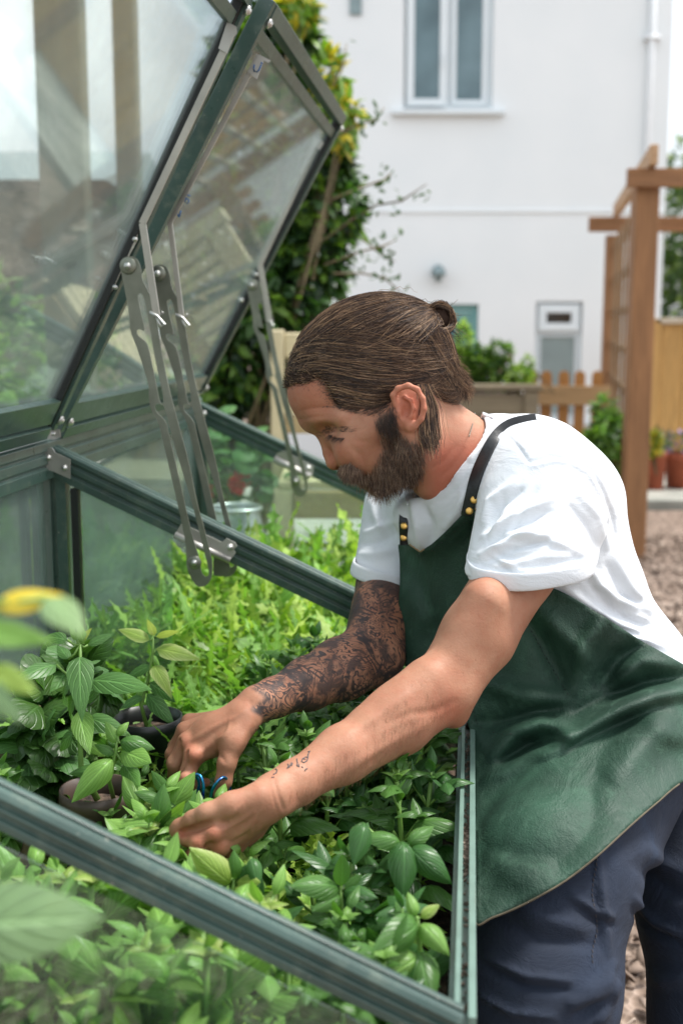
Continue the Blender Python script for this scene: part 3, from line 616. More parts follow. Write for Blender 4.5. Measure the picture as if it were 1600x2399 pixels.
def glassmat(name, dirt=.14, tint=(.86, .94, .90, 1), refl=1.0):
    m = M(name); m.t.nodes.remove(m.b)
    n = m.noise(3.2, 6, .65); n2 = m.noise(170, 3, .6); n3 = m.noise(14, 6, .75)
    lw = m.n('Fresnel'); lw.inputs[0].default_value = 1.52
    tr = m.n('BsdfTransparent'); tr.inputs[0].default_value = tint
    gl = m.n('BsdfGlossy'); gl.inputs['Roughness'].default_value = .03; gl.inputs[0].default_value = (.95, 1, .98, 1)
    df = m.n('BsdfDiffuse'); df.inputs[0].default_value = (.58, .66, .64, 1); tl = m.n('BsdfTranslucent'); tl.inputs[0].default_value = (.58, .66, .64, 1)
    dd = m.n('MixShader'); dd.inputs[0].default_value = .5; m.l(df.outputs[0], dd.inputs[1]); m.l(tl.outputs[0], dd.inputs[2])
    a = m.n('MixShader'); m.l(m.math('MULTIPLY', lw.outputs[0], refl), a.inputs[0]); m.l(tr.outputs[0], a.inputs[1]); m.l(gl.outputs[0], a.inputs[2])
    f = m.math('ADD', m.math('MULTIPLY', m.ramp(n, [(.3, .35), (.72, 1.0)]), dirt), m.math('MULTIPLY', m.ramp(n3, [(.5, 0.0), (.75, .5)]), dirt))
    f = m.math('MAXIMUM', f, m.math('MULTIPLY', m.ramp(n2, [(.69, 0.0), (.73, .5)]), min(1, dirt * 2.5)))
    b = m.n('MixShader'); m.l(f, b.inputs[0]); m.l(a.outputs[0], b.inputs[1]); m.l(dd.outputs[0], b.inputs[2]); m.l(b.outputs[0], m.out.inputs[0]); return m.m
m_glid = glassmat('dirty_lid_glass', .13, (.93, .97, .96, 1), .5); m_gside = glassmat('side_glass', .15, (.84, .94, .88, 1), 1.0); m_gnear = glassmat('near_side_glass', .05, (.86, .95, .9, 1), .8)

V0, V1, V2 = .812, 1.84, 2.88            # gables: near, middle, far
ZS = .585                                  # soil level
u1 = 0.0
rp_ = PV(107, 1037, V1); U0, ZR = float(rp_ @ EU), float(rp_[2])
nb = PV(1098, 1515, V1); ZF = float(nb[2]); UF = float(nb @ EU)
cf = thing('cold_frame', 'dark green aluminium cold frame with glass sides around the herb bed', 'cold frame', L((U0 + UF) / 2, (V0 + V2) / 2, .46))
SL = L(UF, 0, ZF) - L(U0, 0, ZR); SLn = SL / np.linalg.norm(SL); UPS = np.cross(SLn, EV); UPS = UPS if UPS[2] > 0 else -UPS
def rail(mb, a, b, n, h, dpt, sgn=1, grooves=2):
    "extruded aluminium section along a-b: n = face normal side, h = height vector length, dpt = depth"
    d = (b - a) / np.linalg.norm(b - a); up = np.cross(n, d); up = up if up[2] > 0 else -up
    g = .0025; st = h / (grooves + 1)
    face = [(0, 0)]
    for k in range(grooves):
        y = st * (k + 1); face += [(0, y - g * 1.2), (-g * 1.6, y - g * .4), (-g * 1.6, y + g * .8), (0, y + g * 1.6)]
    face += [(0, h - .004), (-.003, h), (-.010, h), (-.010, h - .005), (-.014, h - .005), (-.014, h), (-dpt + .003, h), (-dpt, h - .004), (-dpt, 0)]
    mb.extrude([(x, -h + y) for x, y in face], a, b, n, up)
EVm = -EV
def gable(v, near):
    "sloping top bar of a gable; its moulded face looks towards the camera"
    a, b = L(U0, v, ZR), L(UF, v, ZF)
    mb = MB(); rail(mb, a, b, EVm, *((.028, .024) if near else (.046, .030)), 1, 2); mb.put('sloping_bar', m_fr, cf, bevel=.0008)
gable(V0, True); gable(V1, False); gable(V2, False)
# ridge and front rails
mb = MB(); rail(mb, L(U0 + .012, V0 - .012, ZR + .006), L(U0 + .012, V2 + .03, ZR + .006), EU, .062, .03, 1, 2); mb.put('ridge_rail', m_fr, cf, bevel=.0008)
mb = MB()   # open channel of the low front rail
zt = ZF - .004; hw = .0058
prof = [(-hw * 2.1, -.05), (hw * 1.6, -.05), (hw * 1.6, 0), (hw * .55, 0), (hw * .55, -.014), (-hw * .5, -.014), (-hw * .5, -.003), (-hw * 1.3, -.003), (-hw * 1.3, -.02), (-hw * 2.1, -.02)]
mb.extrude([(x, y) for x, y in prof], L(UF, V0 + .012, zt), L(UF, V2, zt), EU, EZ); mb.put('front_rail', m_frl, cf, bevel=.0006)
mb = MB()   # grit lying in the channel
rs = np.random.RandomState(5)
for _ in range(420):
    v = V0 + .04 + (V2 - V0) * rs.rand() ** 1.3 * .8
    if rs.rand() < .45: v = V0 + .34 + rs.normal() * .03
    r = rs.uniform(.0006, .0018); c = L(UF + rs.uniform(-.002, .0025), v, zt - .0135 + r * .6)
    mb.box(c, r * rdir(1, rs=rs)[0], np.cross(rdir(1, rs=rs)[0], EZ) * r, EZ * r * .7)
mb.put('grit', m_bark, cf)['kind'] = 'stuff'
# upright posts
def upright(u, v, z0, z1, w_=.016, name='corner_post'):
    mb = MB(); poly = [(-w_, -.011), (-w_ * .25, -.011), (-w_ * .25, -.005), (w_ * .15, -.005), (w_ * .15, -.011), (w_, -.011), (w_, .011), (-w_, .011)]
    mb.extrude(poly[::-1], L(u, v, z0), L(u, v, z1), EU, EV); mb.put(name, m_fr, cf, bevel=.0006)
for v in (V0, V1 + .016, V2): upright(U0 + .008, v + (.012 if v != V1 + .016 else 0), .46, ZR - .055, .02)
mb = MB(); mb.bar(L(U0 + .042, V1 + .012, .46), L(U0 + .042, V1 + .012, ZR - .075), EU * .006, EV * .008); mb.put('glazing_seal', m_seal, cf)
for v in (V0, V2): upright(UF - .005, v + .02, .46, ZF - .052, .012)
# lower sill rail and timber bed
for v in (V0 - .012, V2 + .012):
    mb = MB(); mb.bar(L(U0 - .02, v, .455), L(UF + .015, v, .455), EV * .012, EZ * .018); mb.put('sill_rail', m_fr, cf, bevel=.002)
for u in (U0, UF):
    mb = MB(); mb.bar(L(u, V0, .455), L(u, V2, .455), EU * .012, EZ * .018); mb.put('sill_rail', m_fr, cf, bevel=.002)
bd_ = thing('timber_bed', 'grey brown timber raised bed under the cold frame', 'raised bed', L((U0 + UF) / 2, (V0 + V2) / 2, 0))
for k in range(3):
    z = .073 + k * .146
    for v in (V0 - .02, V2 + .02): mb = MB(); mb.bar(L(U0 - .03, v, z), L(UF + .01, v, z), EV * .016, EZ * .071); mb.put('board', MW['bedx'], bd_, bevel=.003)
    for u in (U0 - .012, UF - .003): mb = MB(); mb.bar(L(u, V0, z), L(u, V2, z), EU * .012, EZ * .071); mb.put('board', MW['bed'], bd_, bevel=.003)
# soil with an uneven top
us = np.linspace(U0 + .004, UF - .018, 40); vs = np.linspace(V0 + .002, V2 - .002, 90); UU, VV = np.meshgrid(us, vs)
ZZ = ZS + .012 * np.sin(UU * 31 + np.cos(VV * 17) * 2) * np.cos(VV * 23) + .006 * nr.rand(*UU.shape)
idx = np.arange(UU.size).reshape(UU.shape); Fs = np.stack([idx[:-1, :-1], idx[:-1, 1:], idx[1:, 1:], idx[1:, :-1]], -1).reshape(-1, 4)
o = put('soil', UU[..., None] * EU + VV[..., None] * EV + ZZ[..., None] * EZ, Fs, m_soil, smooth=True); tag(o, kind='structure')

# glass panes
def pane(name, pts, mat, parent, t=.003):
    pts = [np.asarray(p, float) for p in pts]; n = np.cross(pts[1] - pts[0], pts[2] - pts[0]); n /= np.linalg.norm(n)
    V = [p - n * t / 2 for p in pts] + [p + n * t / 2 for p in pts]; k = len(pts)
    F = [tuple(range(k))[::-1], tuple(range(k, 2 * k))] + [(i, (i + 1) % k, k + (i + 1) % k, k + i) for i in range(k)]
    return put(name, V, F, mat, parent)
def slope_z(u, dz=-.05): return ZR + (ZF - ZR) * (u - U0) / (UF - U0) + dz
e = UF - .02
pane('side_pane', [L(U0 + .02, V0 + .012, .48), L(e, V0 + .012, .48), L(e, V0 + .012, slope_z(e)), L(U0 + .02, V0 + .012, slope_z(U0 + .02))], m_gnear, cf)
pw = U0 + .57 * (UF - U0) * .80          # the divider pane stops short of the front
ud = float(PV(405, 1300, V1 + .014) @ EU)
pane('divider_pane', [L(U0 + .05, V1 + .014, .50), L(ud - .01, V1 + .014, .50), L(ud, V1 + .014, slope_z(ud)), L(U0 + .05, V1 + .014, slope_z(U0 + .05))], m_gside, cf)
pane('side_pane', [L(U0 + .02, V2 + .012, .48), L(e, V2 + .012, .48), L(e, V2 + .012, slope_z(e)), L(U0 + .02, V2 + .012, slope_z(U0 + .02))], m_gside, cf)
for a, b in ((V0 + .02, V1 - .012), (V1 + .04, V2 - .01)):
    pane('back_pane', [L(U0 - .003, a, .48), L(U0 - .003, b, .48), L(U0 - .003, b, ZR - .05), L(U0 - .003, a, ZR - .05)], m_gside, cf)
    pane('front_pane', [L(UF - .008, a, .48), L(UF - .008, b, .48), L(UF - .008, b, ZF - .052), L(UF - .008, a, ZF - .052)], m_gnear, cf)

# plates, stays and screws work in the upright planes v = const
def plate(name, pts, v, mat, parent, t=.0022, holes=(), bevel=.0004):
    "flat steel plate traced in the plane v; holes are filled by bridging a slit to the outline"
    from mathutils.geometry import tessellate_polygon
    loops = [list(pts)] + [list(h) for h in holes]
    P3 = [[PV(x, y, v) for x, y in lp] for lp in loops]
    flat = [p for lp in P3 for p in lp]
    tri = tessellate_polygon([[Vector((float(p @ EU), float(p[2]), 0)) for p in lp] for lp in P3])
    n = len(flat); V = [p - EV * t / 2 for p in flat] + [p + EV * t / 2 for p in flat]; F = []
    for a, b, c in tri:
        A, B, C = flat[a], flat[b], flat[c]
        if np.dot(np.cross(B - A, C - A), EV) > 0: a, c = c, a
        F += [(a, b, c), (c + n, b + n, a + n)]
    o = 0
    for lp in P3:
        k = len(lp)
        for i in range(k): F.append((o + i, o + (i + 1) % k, n + o + (i + 1) % k, n + o + i))
        o += k
    ob = put(name, V, F, mat, parent)
    import bmesh
    bm = bmesh.new(); bm.from_mesh(ob.data); bmesh.ops.recalc_face_normals(bm, faces=bm.faces); bm.to_mesh(ob.data); bm.free()
    return ob
def screw(px, py, v, r, parent, name='screw', h=.006):
    c = PV(px, py, v); r = r * v / FOC
    mb = MB(); mb.lathe(c, [(0, h), (r * .5, h), (r * .6, h * .6), (r, h * .5), (r * 1.02, 0), (0, 0)], 14, EVm); return mb.put(name, m_bolt, parent, True)
def washer(px, py, v, r, parent, mat=None):
    c = PV(px, py, v); r = r * v / FOC
    mb = MB(); mb.lathe(c, [(0, .0022), (r * .9, .0022), (r, .0012), (r, 0), (0, 0)], 26, EVm); return mb.put('washer', mat or m_stay, parent, True)
def smooth_poly(pts, it=1):
    for _ in range(it):
        q = []
        for i in range(len(pts)):
            a, b = np.array(pts[i], float), np.array(pts[(i + 1) % len(pts)], float); q += [tuple(a * .78 + b * .22), tuple(a * .22 + b * .78)]
        pts = q
    return pts
# corner bracket at the ridge and middle bar
plate('corner_bracket', [(97, 1052), (122, 1048), (130, 1060), (165, 1076), (165, 1122), (125, 1104), (103, 1098), (88, 1105), (86, 1058)], V1 - .024, m_zinc, cf, .002)
for q in ((95, 1073), (114, 1072), (152, 1096)): screw(q[0], q[1], V1 - .026, 7, cf)
plate('hinge_plate', [(105, 1020), (122, 1004), (140, 1006), (142, 1024), (126, 1030), (104, 1028)], V1 - .02, m_zinc, cf, .002); screw(126, 1016, V1 - .023, 5, cf)
plate('corner_bracket', [(428, 945), (470, 955), (480, 972), (478, 992), (440, 975)], V2 - .05, m_zinc, cf, .002)
screw(478, 968, V2 - .053, 6, cf); screw(442, 953, V2 - .053, 6, cf)
# folded zinc brackets on the sloping bars
def fold_bracket(top, v, s):
    plate('stay_bracket', [(x, y) for x, y in top], v, m_zinc, cf, .002)
    a, b = PV(*s[0], v), PV(*s[1], v)
    mb = MB(); mb.tube([a - EV * .004, b - EV * .004], .0055 * v / 1.8, 12); mb.put('bracket_fold', m_zinc, cf, True)
fold_bracket([(424, 1228), (448, 1236), (520, 1270), (531, 1261), (551, 1271), (556, 1279), (548, 1287), (552, 1296), (540, 1312), (410, 1252)], V1 - .022, ((411, 1252), (540, 1312)))
screw(539, 1282, V1 - .025, 8, cf)
plate('stay_bracket', [(500, 1312), (536, 1318), (540, 1330), (536, 1342), (518, 1351), (500, 1348)], V1 + .01, m_stay, cf, .002)
fold_bracket([(648, 1062), (665, 1056), (735, 1092), (732, 1115), (645, 1076)], V2 - .02, ((643, 1075), (727, 1116)))
screw(722, 1096, V2 - .023, 6, cf)

# ------------------------------------------------------------ lids
def lidpt(px, py, v): return PV(px, py, v)
LA = PV(128, 1012, V1); LT = PV(648, 2, V1)          # hinge and free end on the middle plane
LD = (LT - LA); LLen = float(np.linalg.norm(LD)); LD /= LLen; LN = np.cross(LD, EV); LN = LN if LN @ EU > 0 else -LN   # LN looks to the camera side
def LL(s, v, n=0): return LA + LD * s + (v - V1) * EV + LN * n
def aim(hx, hy, tx, ty, v):
    global LA, LT, LD, LLen, LN
    LA = PV(hx, hy, v); LT = PV(tx, ty, v); LD = LT - LA; LLen = float(np.linalg.norm(LD)); LD /= LLen; LN = np.cross(LD, EV); LN = LN if LN @ EU > 0 else -LN; LA = LA - EV * (v - V1)
def make_lid(va, vb, label):
    t = thing('glass_lid', label, 'lid', LL(0, (va + vb) / 2), None)
    def br(name, a, b, side, up, mat=m_fr, bev=.0008): mb = MB(); mb.bar(a, b, side, up); return mb.put(name, mat, t, bevel=bev)
    for v, s in ((va, 1), (vb, -1)):
        br('edge_bar', LL(0, v + s * .006), LL(LLen, v + s * .006), EV * .0085, LN * .012)
        br('glazing_seal', LL(.0, v + s * .0195), LL(LLen, v + s * .0195), EV * .0045, LN * .007, m_seal)
    br('bottom_bar', LL(-.004, va + .026, 0), LL(-.004, vb - .026, 0), LD * .010, LN * .012); br('bottom_bar', LL(.03, va + .026, .002), LL(.03, vb - .026, .002), LD * .02, LN * .006)
    br('top_bar', LL(LLen - .012, va + .015, 0), LL(LLen - .012, vb - .015, 0), LD * .012, LN * .014); br('top_bar', LL(LLen - .05, va + .026, .0), LL(LLen - .05, vb - .026, .0), LD * .010, LN * .006, m_fr)
    br('rain_lip', LL(LLen + .006, va, -.02), LL(LLen + .006, vb, -.02), LD * .004, LN * .012)
    pane('lid_pane', [LL(.04, va + .015, -.004), LL(.04, vb - .015, -.004), LL(LLen - .04, vb - .015, -.004), LL(LLen - .04, va + .015, -.004)], m_glid, t)
    for s_ in (.02, LLen - .03):
        for v in (va + .012, vb - .012):
            c = LL(s_, v, .014); mb = MB(); mb.lathe(c, [(0, .006), (.004, .006), (.005, .003), (.0075, .003), (.0075, 0), (0, 0)], 12, LN); mb.put('bolt', m_bolt, t, True)
    return t
aim(112, 1000, 566, 0, V1 - .034); LLen *= 1.03
lid1 = make_lid(V0 - .01, V1 - .026, 'near raised glass lid, dusty, filling the upper left corner')
aim(130, 1004, 630, -4, V1 + .02)
lid2 = make_lid(V1 + .014, V2, 'far raised glass lid, dusty, leaning up beyond the near lid')

# stays (notched casement stays): two on the near lid and middle bar, one at the far gable
def stay(label, A_, v, sc, link, top):
    t = thing('lid_stay', label, 'stay', PV(A_[0], A_[1] + 690 * sc, v))
    def q(x, y): return (A_[0] + (x - 300) * sc, A_[1] + (y - 622) * sc)
    outer = [(283, 632), (281, 612), (292, 601), (310, 599), (324, 608), (331, 630), (333, 655), (348, 682), (356, 700), (364, 735), (368, 755), (380, 830), (395, 905), (420, 1000), (442, 1080), (462, 1180), (478, 1235), (492, 1290), (498, 1320), (497, 1352), (486, 1371), (468, 1376), (456, 1368), (438, 1335), (436, 1290), (434, 1265), (424, 1215), (405, 1130), (380, 1025), (372, 990), (352, 955), (349, 930), (350, 905), (330, 840), (318, 805), (305, 775), (304, 750), (300, 715)]
    slot1 = [(322, 692), (326, 687), (332, 686), (338, 698), (343, 722), (352, 770), (360, 820), (372, 880), (383, 925), (383, 948), (376, 945), (372, 930), (352, 830), (346, 806), (340, 798), (322, 785), (320, 774), (326, 770), (336, 775), (340, 772), (330, 730)]
    slot2 = [(363, 950), (368, 945), (382, 948), (388, 960), (400, 1010), (420, 1080), (442, 1150), (460, 1215), (478, 1290), (489, 1330), (490, 1348), (482, 1352), (474, 1345), (471, 1335), (468, 1310), (450, 1255), (440, 1210), (420, 1120), (395, 1015), (392, 995), (383, 980), (366, 965)]
    plate('stay_arm', [q(*p) for p in smooth_poly(outer)], v, m_stay, t, .0024, [[q(*p) for p in smooth_poly(slot1)], [q(*p) for p in smooth_poly(slot2)]])
    washer(*q(300, 622), v - .0014, 20 * sc, t); screw(*q(299, 622), v - .003, 8 * sc, t)
    washer(*q(456, 1318), v - .0014, 17 * sc, t); screw(*q(456, 1318), v - .003, 7 * sc, t)
    a, b, c, w_ = link
    d1 = PV(*b, v - .008); mb = MB()
    for p0, p1 in ((PV(*a, v - .008), d1), (d1, PV(*c, v - .008))):
        d = (p1 - p0) / np.linalg.norm(p1 - p0); s = np.cross(d, EV); s /= np.linalg.norm(s); mb.bar(p0, p1 + d * .001, s * w_ * v / FOC * .5, EV * .0016)
    mb.put('link_bar', m_link, t, bevel=.0004)
    mb = MB(); c0 = PV(c[0] + 3, c[1] + 2, v - .012)
    mb.tube([c0 + np.array(p) * sc for p in ((-.012, 0, .006), (0, -.004, 0), (.010, 0, -.012), (.004, -.003, -.016), (-.002, 0, -.004), (.008, -.002, .006))], .0022 * sc, 7); mb.put('wire_tie', m_bolt, t, True)
    if top:
        plate('lid_clip', top, v - .012, m_zinc, t, .002)
    return t
stay('notched steel lid stay nearest the camera, hooked on the middle bar', (300, 622), V1 - .05, 1.0, ((541, 82), (334, 522), (367, 738), 17), [(527, 66), (532, 50), (553, 60), (555, 76), (546, 88), (532, 124), (512, 112)])
plate_pts = [(314, 543), (322, 548), (321, 564), (304, 596), (282, 640), (278, 650), (262, 682), (252, 678)]
plate('hinge_strip', plate_pts, V1 - .048, m_link, lid1, .002); screw(317, 560, V1 - .05, 6, lid1); screw(270, 672, V1 - .05, 6, lid1)
stay('rusty notched steel lid stay just behind the nearest one', (370, 640), V1 + .05, .945, ((607, 128), (398, 520), (426, 742), 12), [(590, 160), (606, 126), (634, 140), (630, 146), (618, 140), (602, 184), (578, 166)])
m_blue = simple('blue_marker', lin(32, 92, 150), .6, 0, .1, 20)
def strokes(name, lines, v, r, parent, mat=m_blue):
    mb = MB()
    for ln in lines: mb.tube([PV(x, y, v) for x, y in ln], r, 6)
    return mb.put(name, mat, parent, True)
strokes('marker_writing', [[(596, 150), (594, 158), (596, 166), (602, 167), (607, 162), (612, 150)], [(611, 145), (615, 148)], [(437, 462), (433, 472), (438, 476), (443, 470), (439, 464)], [(438, 456), (446, 458)], [(416, 500), (420, 508)], [(424, 492), (420, 506)]], V1 + .036, .0012, lid2)
stay('notched steel lid stay at the far gable in front of the garden seat', (590, 667), V2 - .05, .66, ((745, 330), (609, 618), (632, 752), 13), [(738, 330), (748, 318), (758, 334), (748, 350)])
for q in ((600, 643), (566, 703)): screw(q[0], q[1], V2 - .045, 5, lid2)

# ------------------------------------------------------------ herbs and salad in the bed
def leaves_mesh(specs):
    "specs: list of (template, base, direction, up, size, roll)"
    groups = {}
    for tp, b, d, u, s, r in specs: groups.setdefault(id(tp), (tp, []))[1].append((b, d, u, s, r))
    Vs, Fs, Us, off = [], [], [], 0
    for tp, L_ in groups.values():
        b = np.array([q[0] for q in L_]); R = frames(np.array([q[1] for q in L_], float), np.array([q[2] for q in L_], float), np.array([q[4] for q in L_], float))
        V, F, U = scatter([tp], b, R, np.array([q[3] for q in L_]), np.zeros(len(b), int))
        Vs.append(V); Fs.append(F + off); Us.append(U); off += len(V)
    return np.concatenate(Vs), np.concatenate(Fs), np.concatenate(Us)
def basil_specs(h, rs, lean, big=1.0, base=np.zeros(3)):
    specs, stem = [], []
    top = base + np.array([lean[0], lean[1], h]); n = rs.randint(3, 5)
    def at(t): return base + (top - base) * t + np.array([lean[0], lean[1], 0]) * (t * t - t) * .4
    stem.append([at(t) for t in np.linspace(0, 1, 6)])
    a0 = rs.rand() * PI
    for k in range(n + 1):
        t = .38 + .62 * k / n; p = at(t); a = a0 + k * PI / 2 + rs.normal() * .15
        sz = (.060 if k < n else .034) * big * rs.uniform(.8, 1.2) * (1 - .12 * k)
        for s in (0, PI):
            el = (.30 + .22 * k + rs.normal() * .18); d = np.array([math.cos(a + s) * math.cos(el), math.sin(a + s) * math.cos(el), math.sin(el)])
            pet = .012 * big; q = p + d * pet; stem.append([p, q])
            specs.append((T_basil[rs.randint(4)], q, d, np.array([0, 0, 1.0]) + rs.normal(size=3) * .15, sz, rs.normal() * .25))
        if k >= 1 and k < n:       # side shoots in the axils
            for s in (0, PI):
                e = p + np.array([math.cos(a + s) * .018, math.sin(a + s) * .018, .022]) * big; stem.append([p, e])
                for j in range(4):
                    b = a + s + j * PI / 2 + .6; d = np.array([math.cos(b) * .8, math.sin(b) * .8, .55])
                    specs.append((T_basil[rs.randint(3)], e, d, np.array([0, 0, 1.0]), .022 * big * rs.uniform(.7, 1.3), 0))
    p = at(1.0)
    for j in range(4):
        b = a0 + j * PI / 2 + .5; d = np.array([math.cos(b) * .55, math.sin(b) * .55, .9]); specs.append((T_basil[1], p, d, np.array([0, 0, 1.0]), .017 * big, 0))
    return specs, stem
def make_basil(seed, mats, big=1.0):
    rs = np.random.RandomState(seed); t = thing('basil_plant', None, 'basil', (0, 0, 0))
    sp, st = basil_specs(rs.uniform(.15, .185), rs, rs.normal(size=2) * .015, big)
    mb = MB()
    for s in st: mb.tube(s, [.0024] * len(s) if len(s) > 2 else .0011, 6)
    mb.put('stem', m_stem, t, True)
    k = int(len(sp) * .72); rs.shuffle(sp) if False else None
    lo, hi = sp[:len(sp) - 4], sp[len(sp) - 4:]
    V, F, U = leaves_mesh(lo); put('leaves', V, F, ML[mats[0]], t, True, U)
    V, F, U = leaves_mesh(hi); put('shoot_tip', V, F, ML[mats[1]], t, True, U)
    return t
def make_salad(seed, mats, tpls, cat, name, n=15, ln=.15, spread=.75):
    rs = np.random.RandomState(seed); t = thing(name, None, cat, (0, 0, 0)); sp, st = [], []
    for k in range(n):
        a = k * 2.4 + rs.normal() * .3; el = (PI / 2 - spread) + spread * (k / n) + rs.normal() * .12
        d = np.array([math.cos(a) * math.cos(el), math.sin(a) * math.cos(el), math.sin(el)]); s = ln * rs.uniform(.7, 1.15)
        b = d * s * .22; st.append([(0, 0, 0), b, b + d * s * .4]); sp.append((tpls[rs.randint(len(tpls))], b, d, np.array([0, 0, 1.0]) - d * .3 + rs.normal(size=3) * .2, s * .85, rs.normal() * .4))
    mb = MB()
    for s in st: mb.tube(s, [.0018, .0014, .0006], 5)
    mb.put('stalks', ML['mizuna_lt'], t, True)
    k = int(n * .7); V, F, U = leaves_mesh(sp[:k]); put('outer_leaves', V, F, ML[mats[0]], t, True, U); V, F, U = leaves_mesh(sp[k:]); put('inner_leaves', V, F, ML[mats[1]], t, True, U)
    return t
B_green = [make_basil(s, ('basil', 'basil_lt')) for s in (1, 2, 3, 4)]
B_dark = [make_basil(s, ('basil_dk', 'basil'), 1.12) for s in (5, 6, 7)]
B_pale = [make_basil(s, ('basil_lt', 'basil_yl'), 1.3) for s in (8, 9, 10)]
S_miz = [make_salad(s, ('mizuna', 'mizuna_lt'), T_miz, 'mizuna', 'mizuna_plant') for s in (1, 2, 3)]
S_fril = [make_salad(s, ('fril', 'mizuna_lt'), T_fril, 'mustard greens', 'mustard_plant', 20, .105, .85) for s in (4, 5)]
S_lime = [make_salad(s, ('mizuna_lt', 'mizuna'), T_miz, 'mizuna', 'mizuna_plant', 18, .12, .6) for s in (6, 7)]
protos = {'basil': (B_green, 'glossy mid green basil plant packed among others of the bed', 'mid green basil plants in the bed'),
          'dark': (B_dark, 'broad leaved dark green basil plant in the dense patch along the front rail', 'dark green basil plants by the front rail'),
          'pale': (B_pale, 'pale yellowish green basil plant at the near left behind the sloping bar', 'pale basil plants at the near end'),
          'miz': (S_miz, 'feathery jagged leaved mizuna plant in the salad rows', 'mizuna plants in the bed'),
          'fril': (S_fril, 'lime green frilly edged mustard plant between the basil', 'frilly mustard plants in the bed'),
          'lime': (S_lime, 'bright lime finely cut mizuna plant beside the frilly mustard', 'bright mizuna plants')}
used = set()
def plant_at(kind, pos, scale, rz, tilt=0.0):
    lst, lab, grp = protos[kind]; src = lst[rnd.randrange(len(lst))]
    o = src if src.name not in used else copy_tree(src); used.add(src.name)
    o.location = tuple(pos); o.rotation_euler = (tilt * math.cos(rz * 3), tilt * math.sin(rz * 3), rz); o.scale = (scale,) * 3
    tag(o, lab, None, grp); return o
def zone(px, py):
    if px > 1070: return None
    if py > 1600 and px > 600:
        if 690 < px < 900 and 1880 < py < 2200: return rnd.choice(['fril', 'lime', 'fril', 'lime', 'dark'])
        if 830 < px < 900 and py < 1900: return rnd.choice(['lime', 'dark'])
        return rnd.choice(['dark', 'dark', 'basil', 'basil', 'basil'] if px > 760 else ['basil', 'dark', 'basil', 'lime', 'fril'])
    if py > 1960 and px < 700:
        if py < 2140 and px < 330: return rnd.choice(['miz', 'miz', 'lime'])
        return rnd.choice(['pale', 'pale', 'basil', 'pale', 'miz'] if px < 560 else ['basil', 'pale', 'lime', 'fril'])
    if py > 1800: return rnd.choice(['miz', 'basil', 'miz'])
    return rnd.choice(['miz', 'lime', 'miz'])
SHORT = {'basil': 'mid green basil plant', 'dark': 'dark green basil plant', 'pale': 'pale basil plant', 'miz': 'feathery mizuna plant', 'fril': 'frilly mustard plant', 'lime': 'lime mizuna plant'}
NUMW = 'first second third fourth fifth sixth seventh eighth ninth tenth eleventh twelfth thirteenth fourteenth fifteenth sixteenth seventeenth eighteenth nineteenth twentieth twenty-first twenty-second twenty-third twenty-fourth twenty-fifth'.split()
ORD = ('nearest the ridge', 'second from the ridge', 'third from the ridge', 'fourth from the ridge', 'nearest the front rail')
FRILL = [(700, 2020, 'left of the flat leaved basil'), (768, 1958, 'just right of the near hand'), (838, 1896, 'under the near forearm'), (676, 2096, 'right of the cream mottled basil'), (812, 2040, 'between the two broad leaved basils'), (700, 2180, 'closest to the near sloping bar'), (742, 2108, 'in the middle of the lime patch'), (905, 1870, 'deepest under the near forearm')]
protected = [(345, 1700, 95), (235, 1845, 115)]       # pots
v = V0 + .03; row = 0
while v < V1 - .03:
    u = U0 + .035 + (.022 if row % 2 else 0); cidx = 1
    while u < UF - .035:
        b = L(u + rnd.uniform(-.012, .012), v + rnd.uniform(-.012, .012), ZS)
        x, y, d = PX(b + (0, 0, .15)); k = zone(float(x), float(y)); x0, y0, _ = PX(b + (0, 0, .08))
        if any((x0 - q[0]) ** 2 + ((y0 - q[1] - 20) * 1.2) ** 2 < (q[2]) ** 2 for q in protected): k = None
        if 395 < x < 680 and 1790 < y < 2050 and d < 1.24: k = None
        if any((x - q[0]) ** 2 + (y - q[1]) ** 2 < 42 ** 2 for q in FRILL): k = None
        if k in ('pale', 'fril', 'lime') and u > UF - .11: k = None
        if -250 < x < 1120 and k and not (float(b @ EU) > UF - .055):
            sc_ = rnd.uniform(.82, 1.08) * (1.15 if k == 'pale' else 1.12 if k in ('dark', 'basil') else .85)
            if k in ('miz', 'lime') and y < 1650: sc_ *= 1.3
            if k in ('fril', 'lime') and y > 1700: sc_ *= 1.25
            if 330 < x < 640 and 1740 < y < 2020: sc_ *= .84
            pl = plant_at(k, b, sc_, rnd.uniform(0, 2 * PI), rnd.uniform(0, .15)); pl['label'] = '%s %s in the %s row behind the near bar' % (SHORT[k], NUMW[cidx - 1] + ' from the ridge', NUMW[row])
        u += .045; cidx += 1
    v += .046; row += 1
for i_, (fx, fy, where) in enumerate(FRILL):
    b = PZ(fx, fy, .745); b[2] = ZS; pl = plant_at('fril' if i_ % 3 != 2 else 'lime', b, min(1.34 if i_ % 3 != 2 else 1.15, (UF - .02 - float(b @ EU)) / .118), i_ * 1.7, .05)
    pl['label'] = ('crinkled lime mustard plant ' if i_ % 3 != 2 else 'finely cut lime mizuna plant ') + where
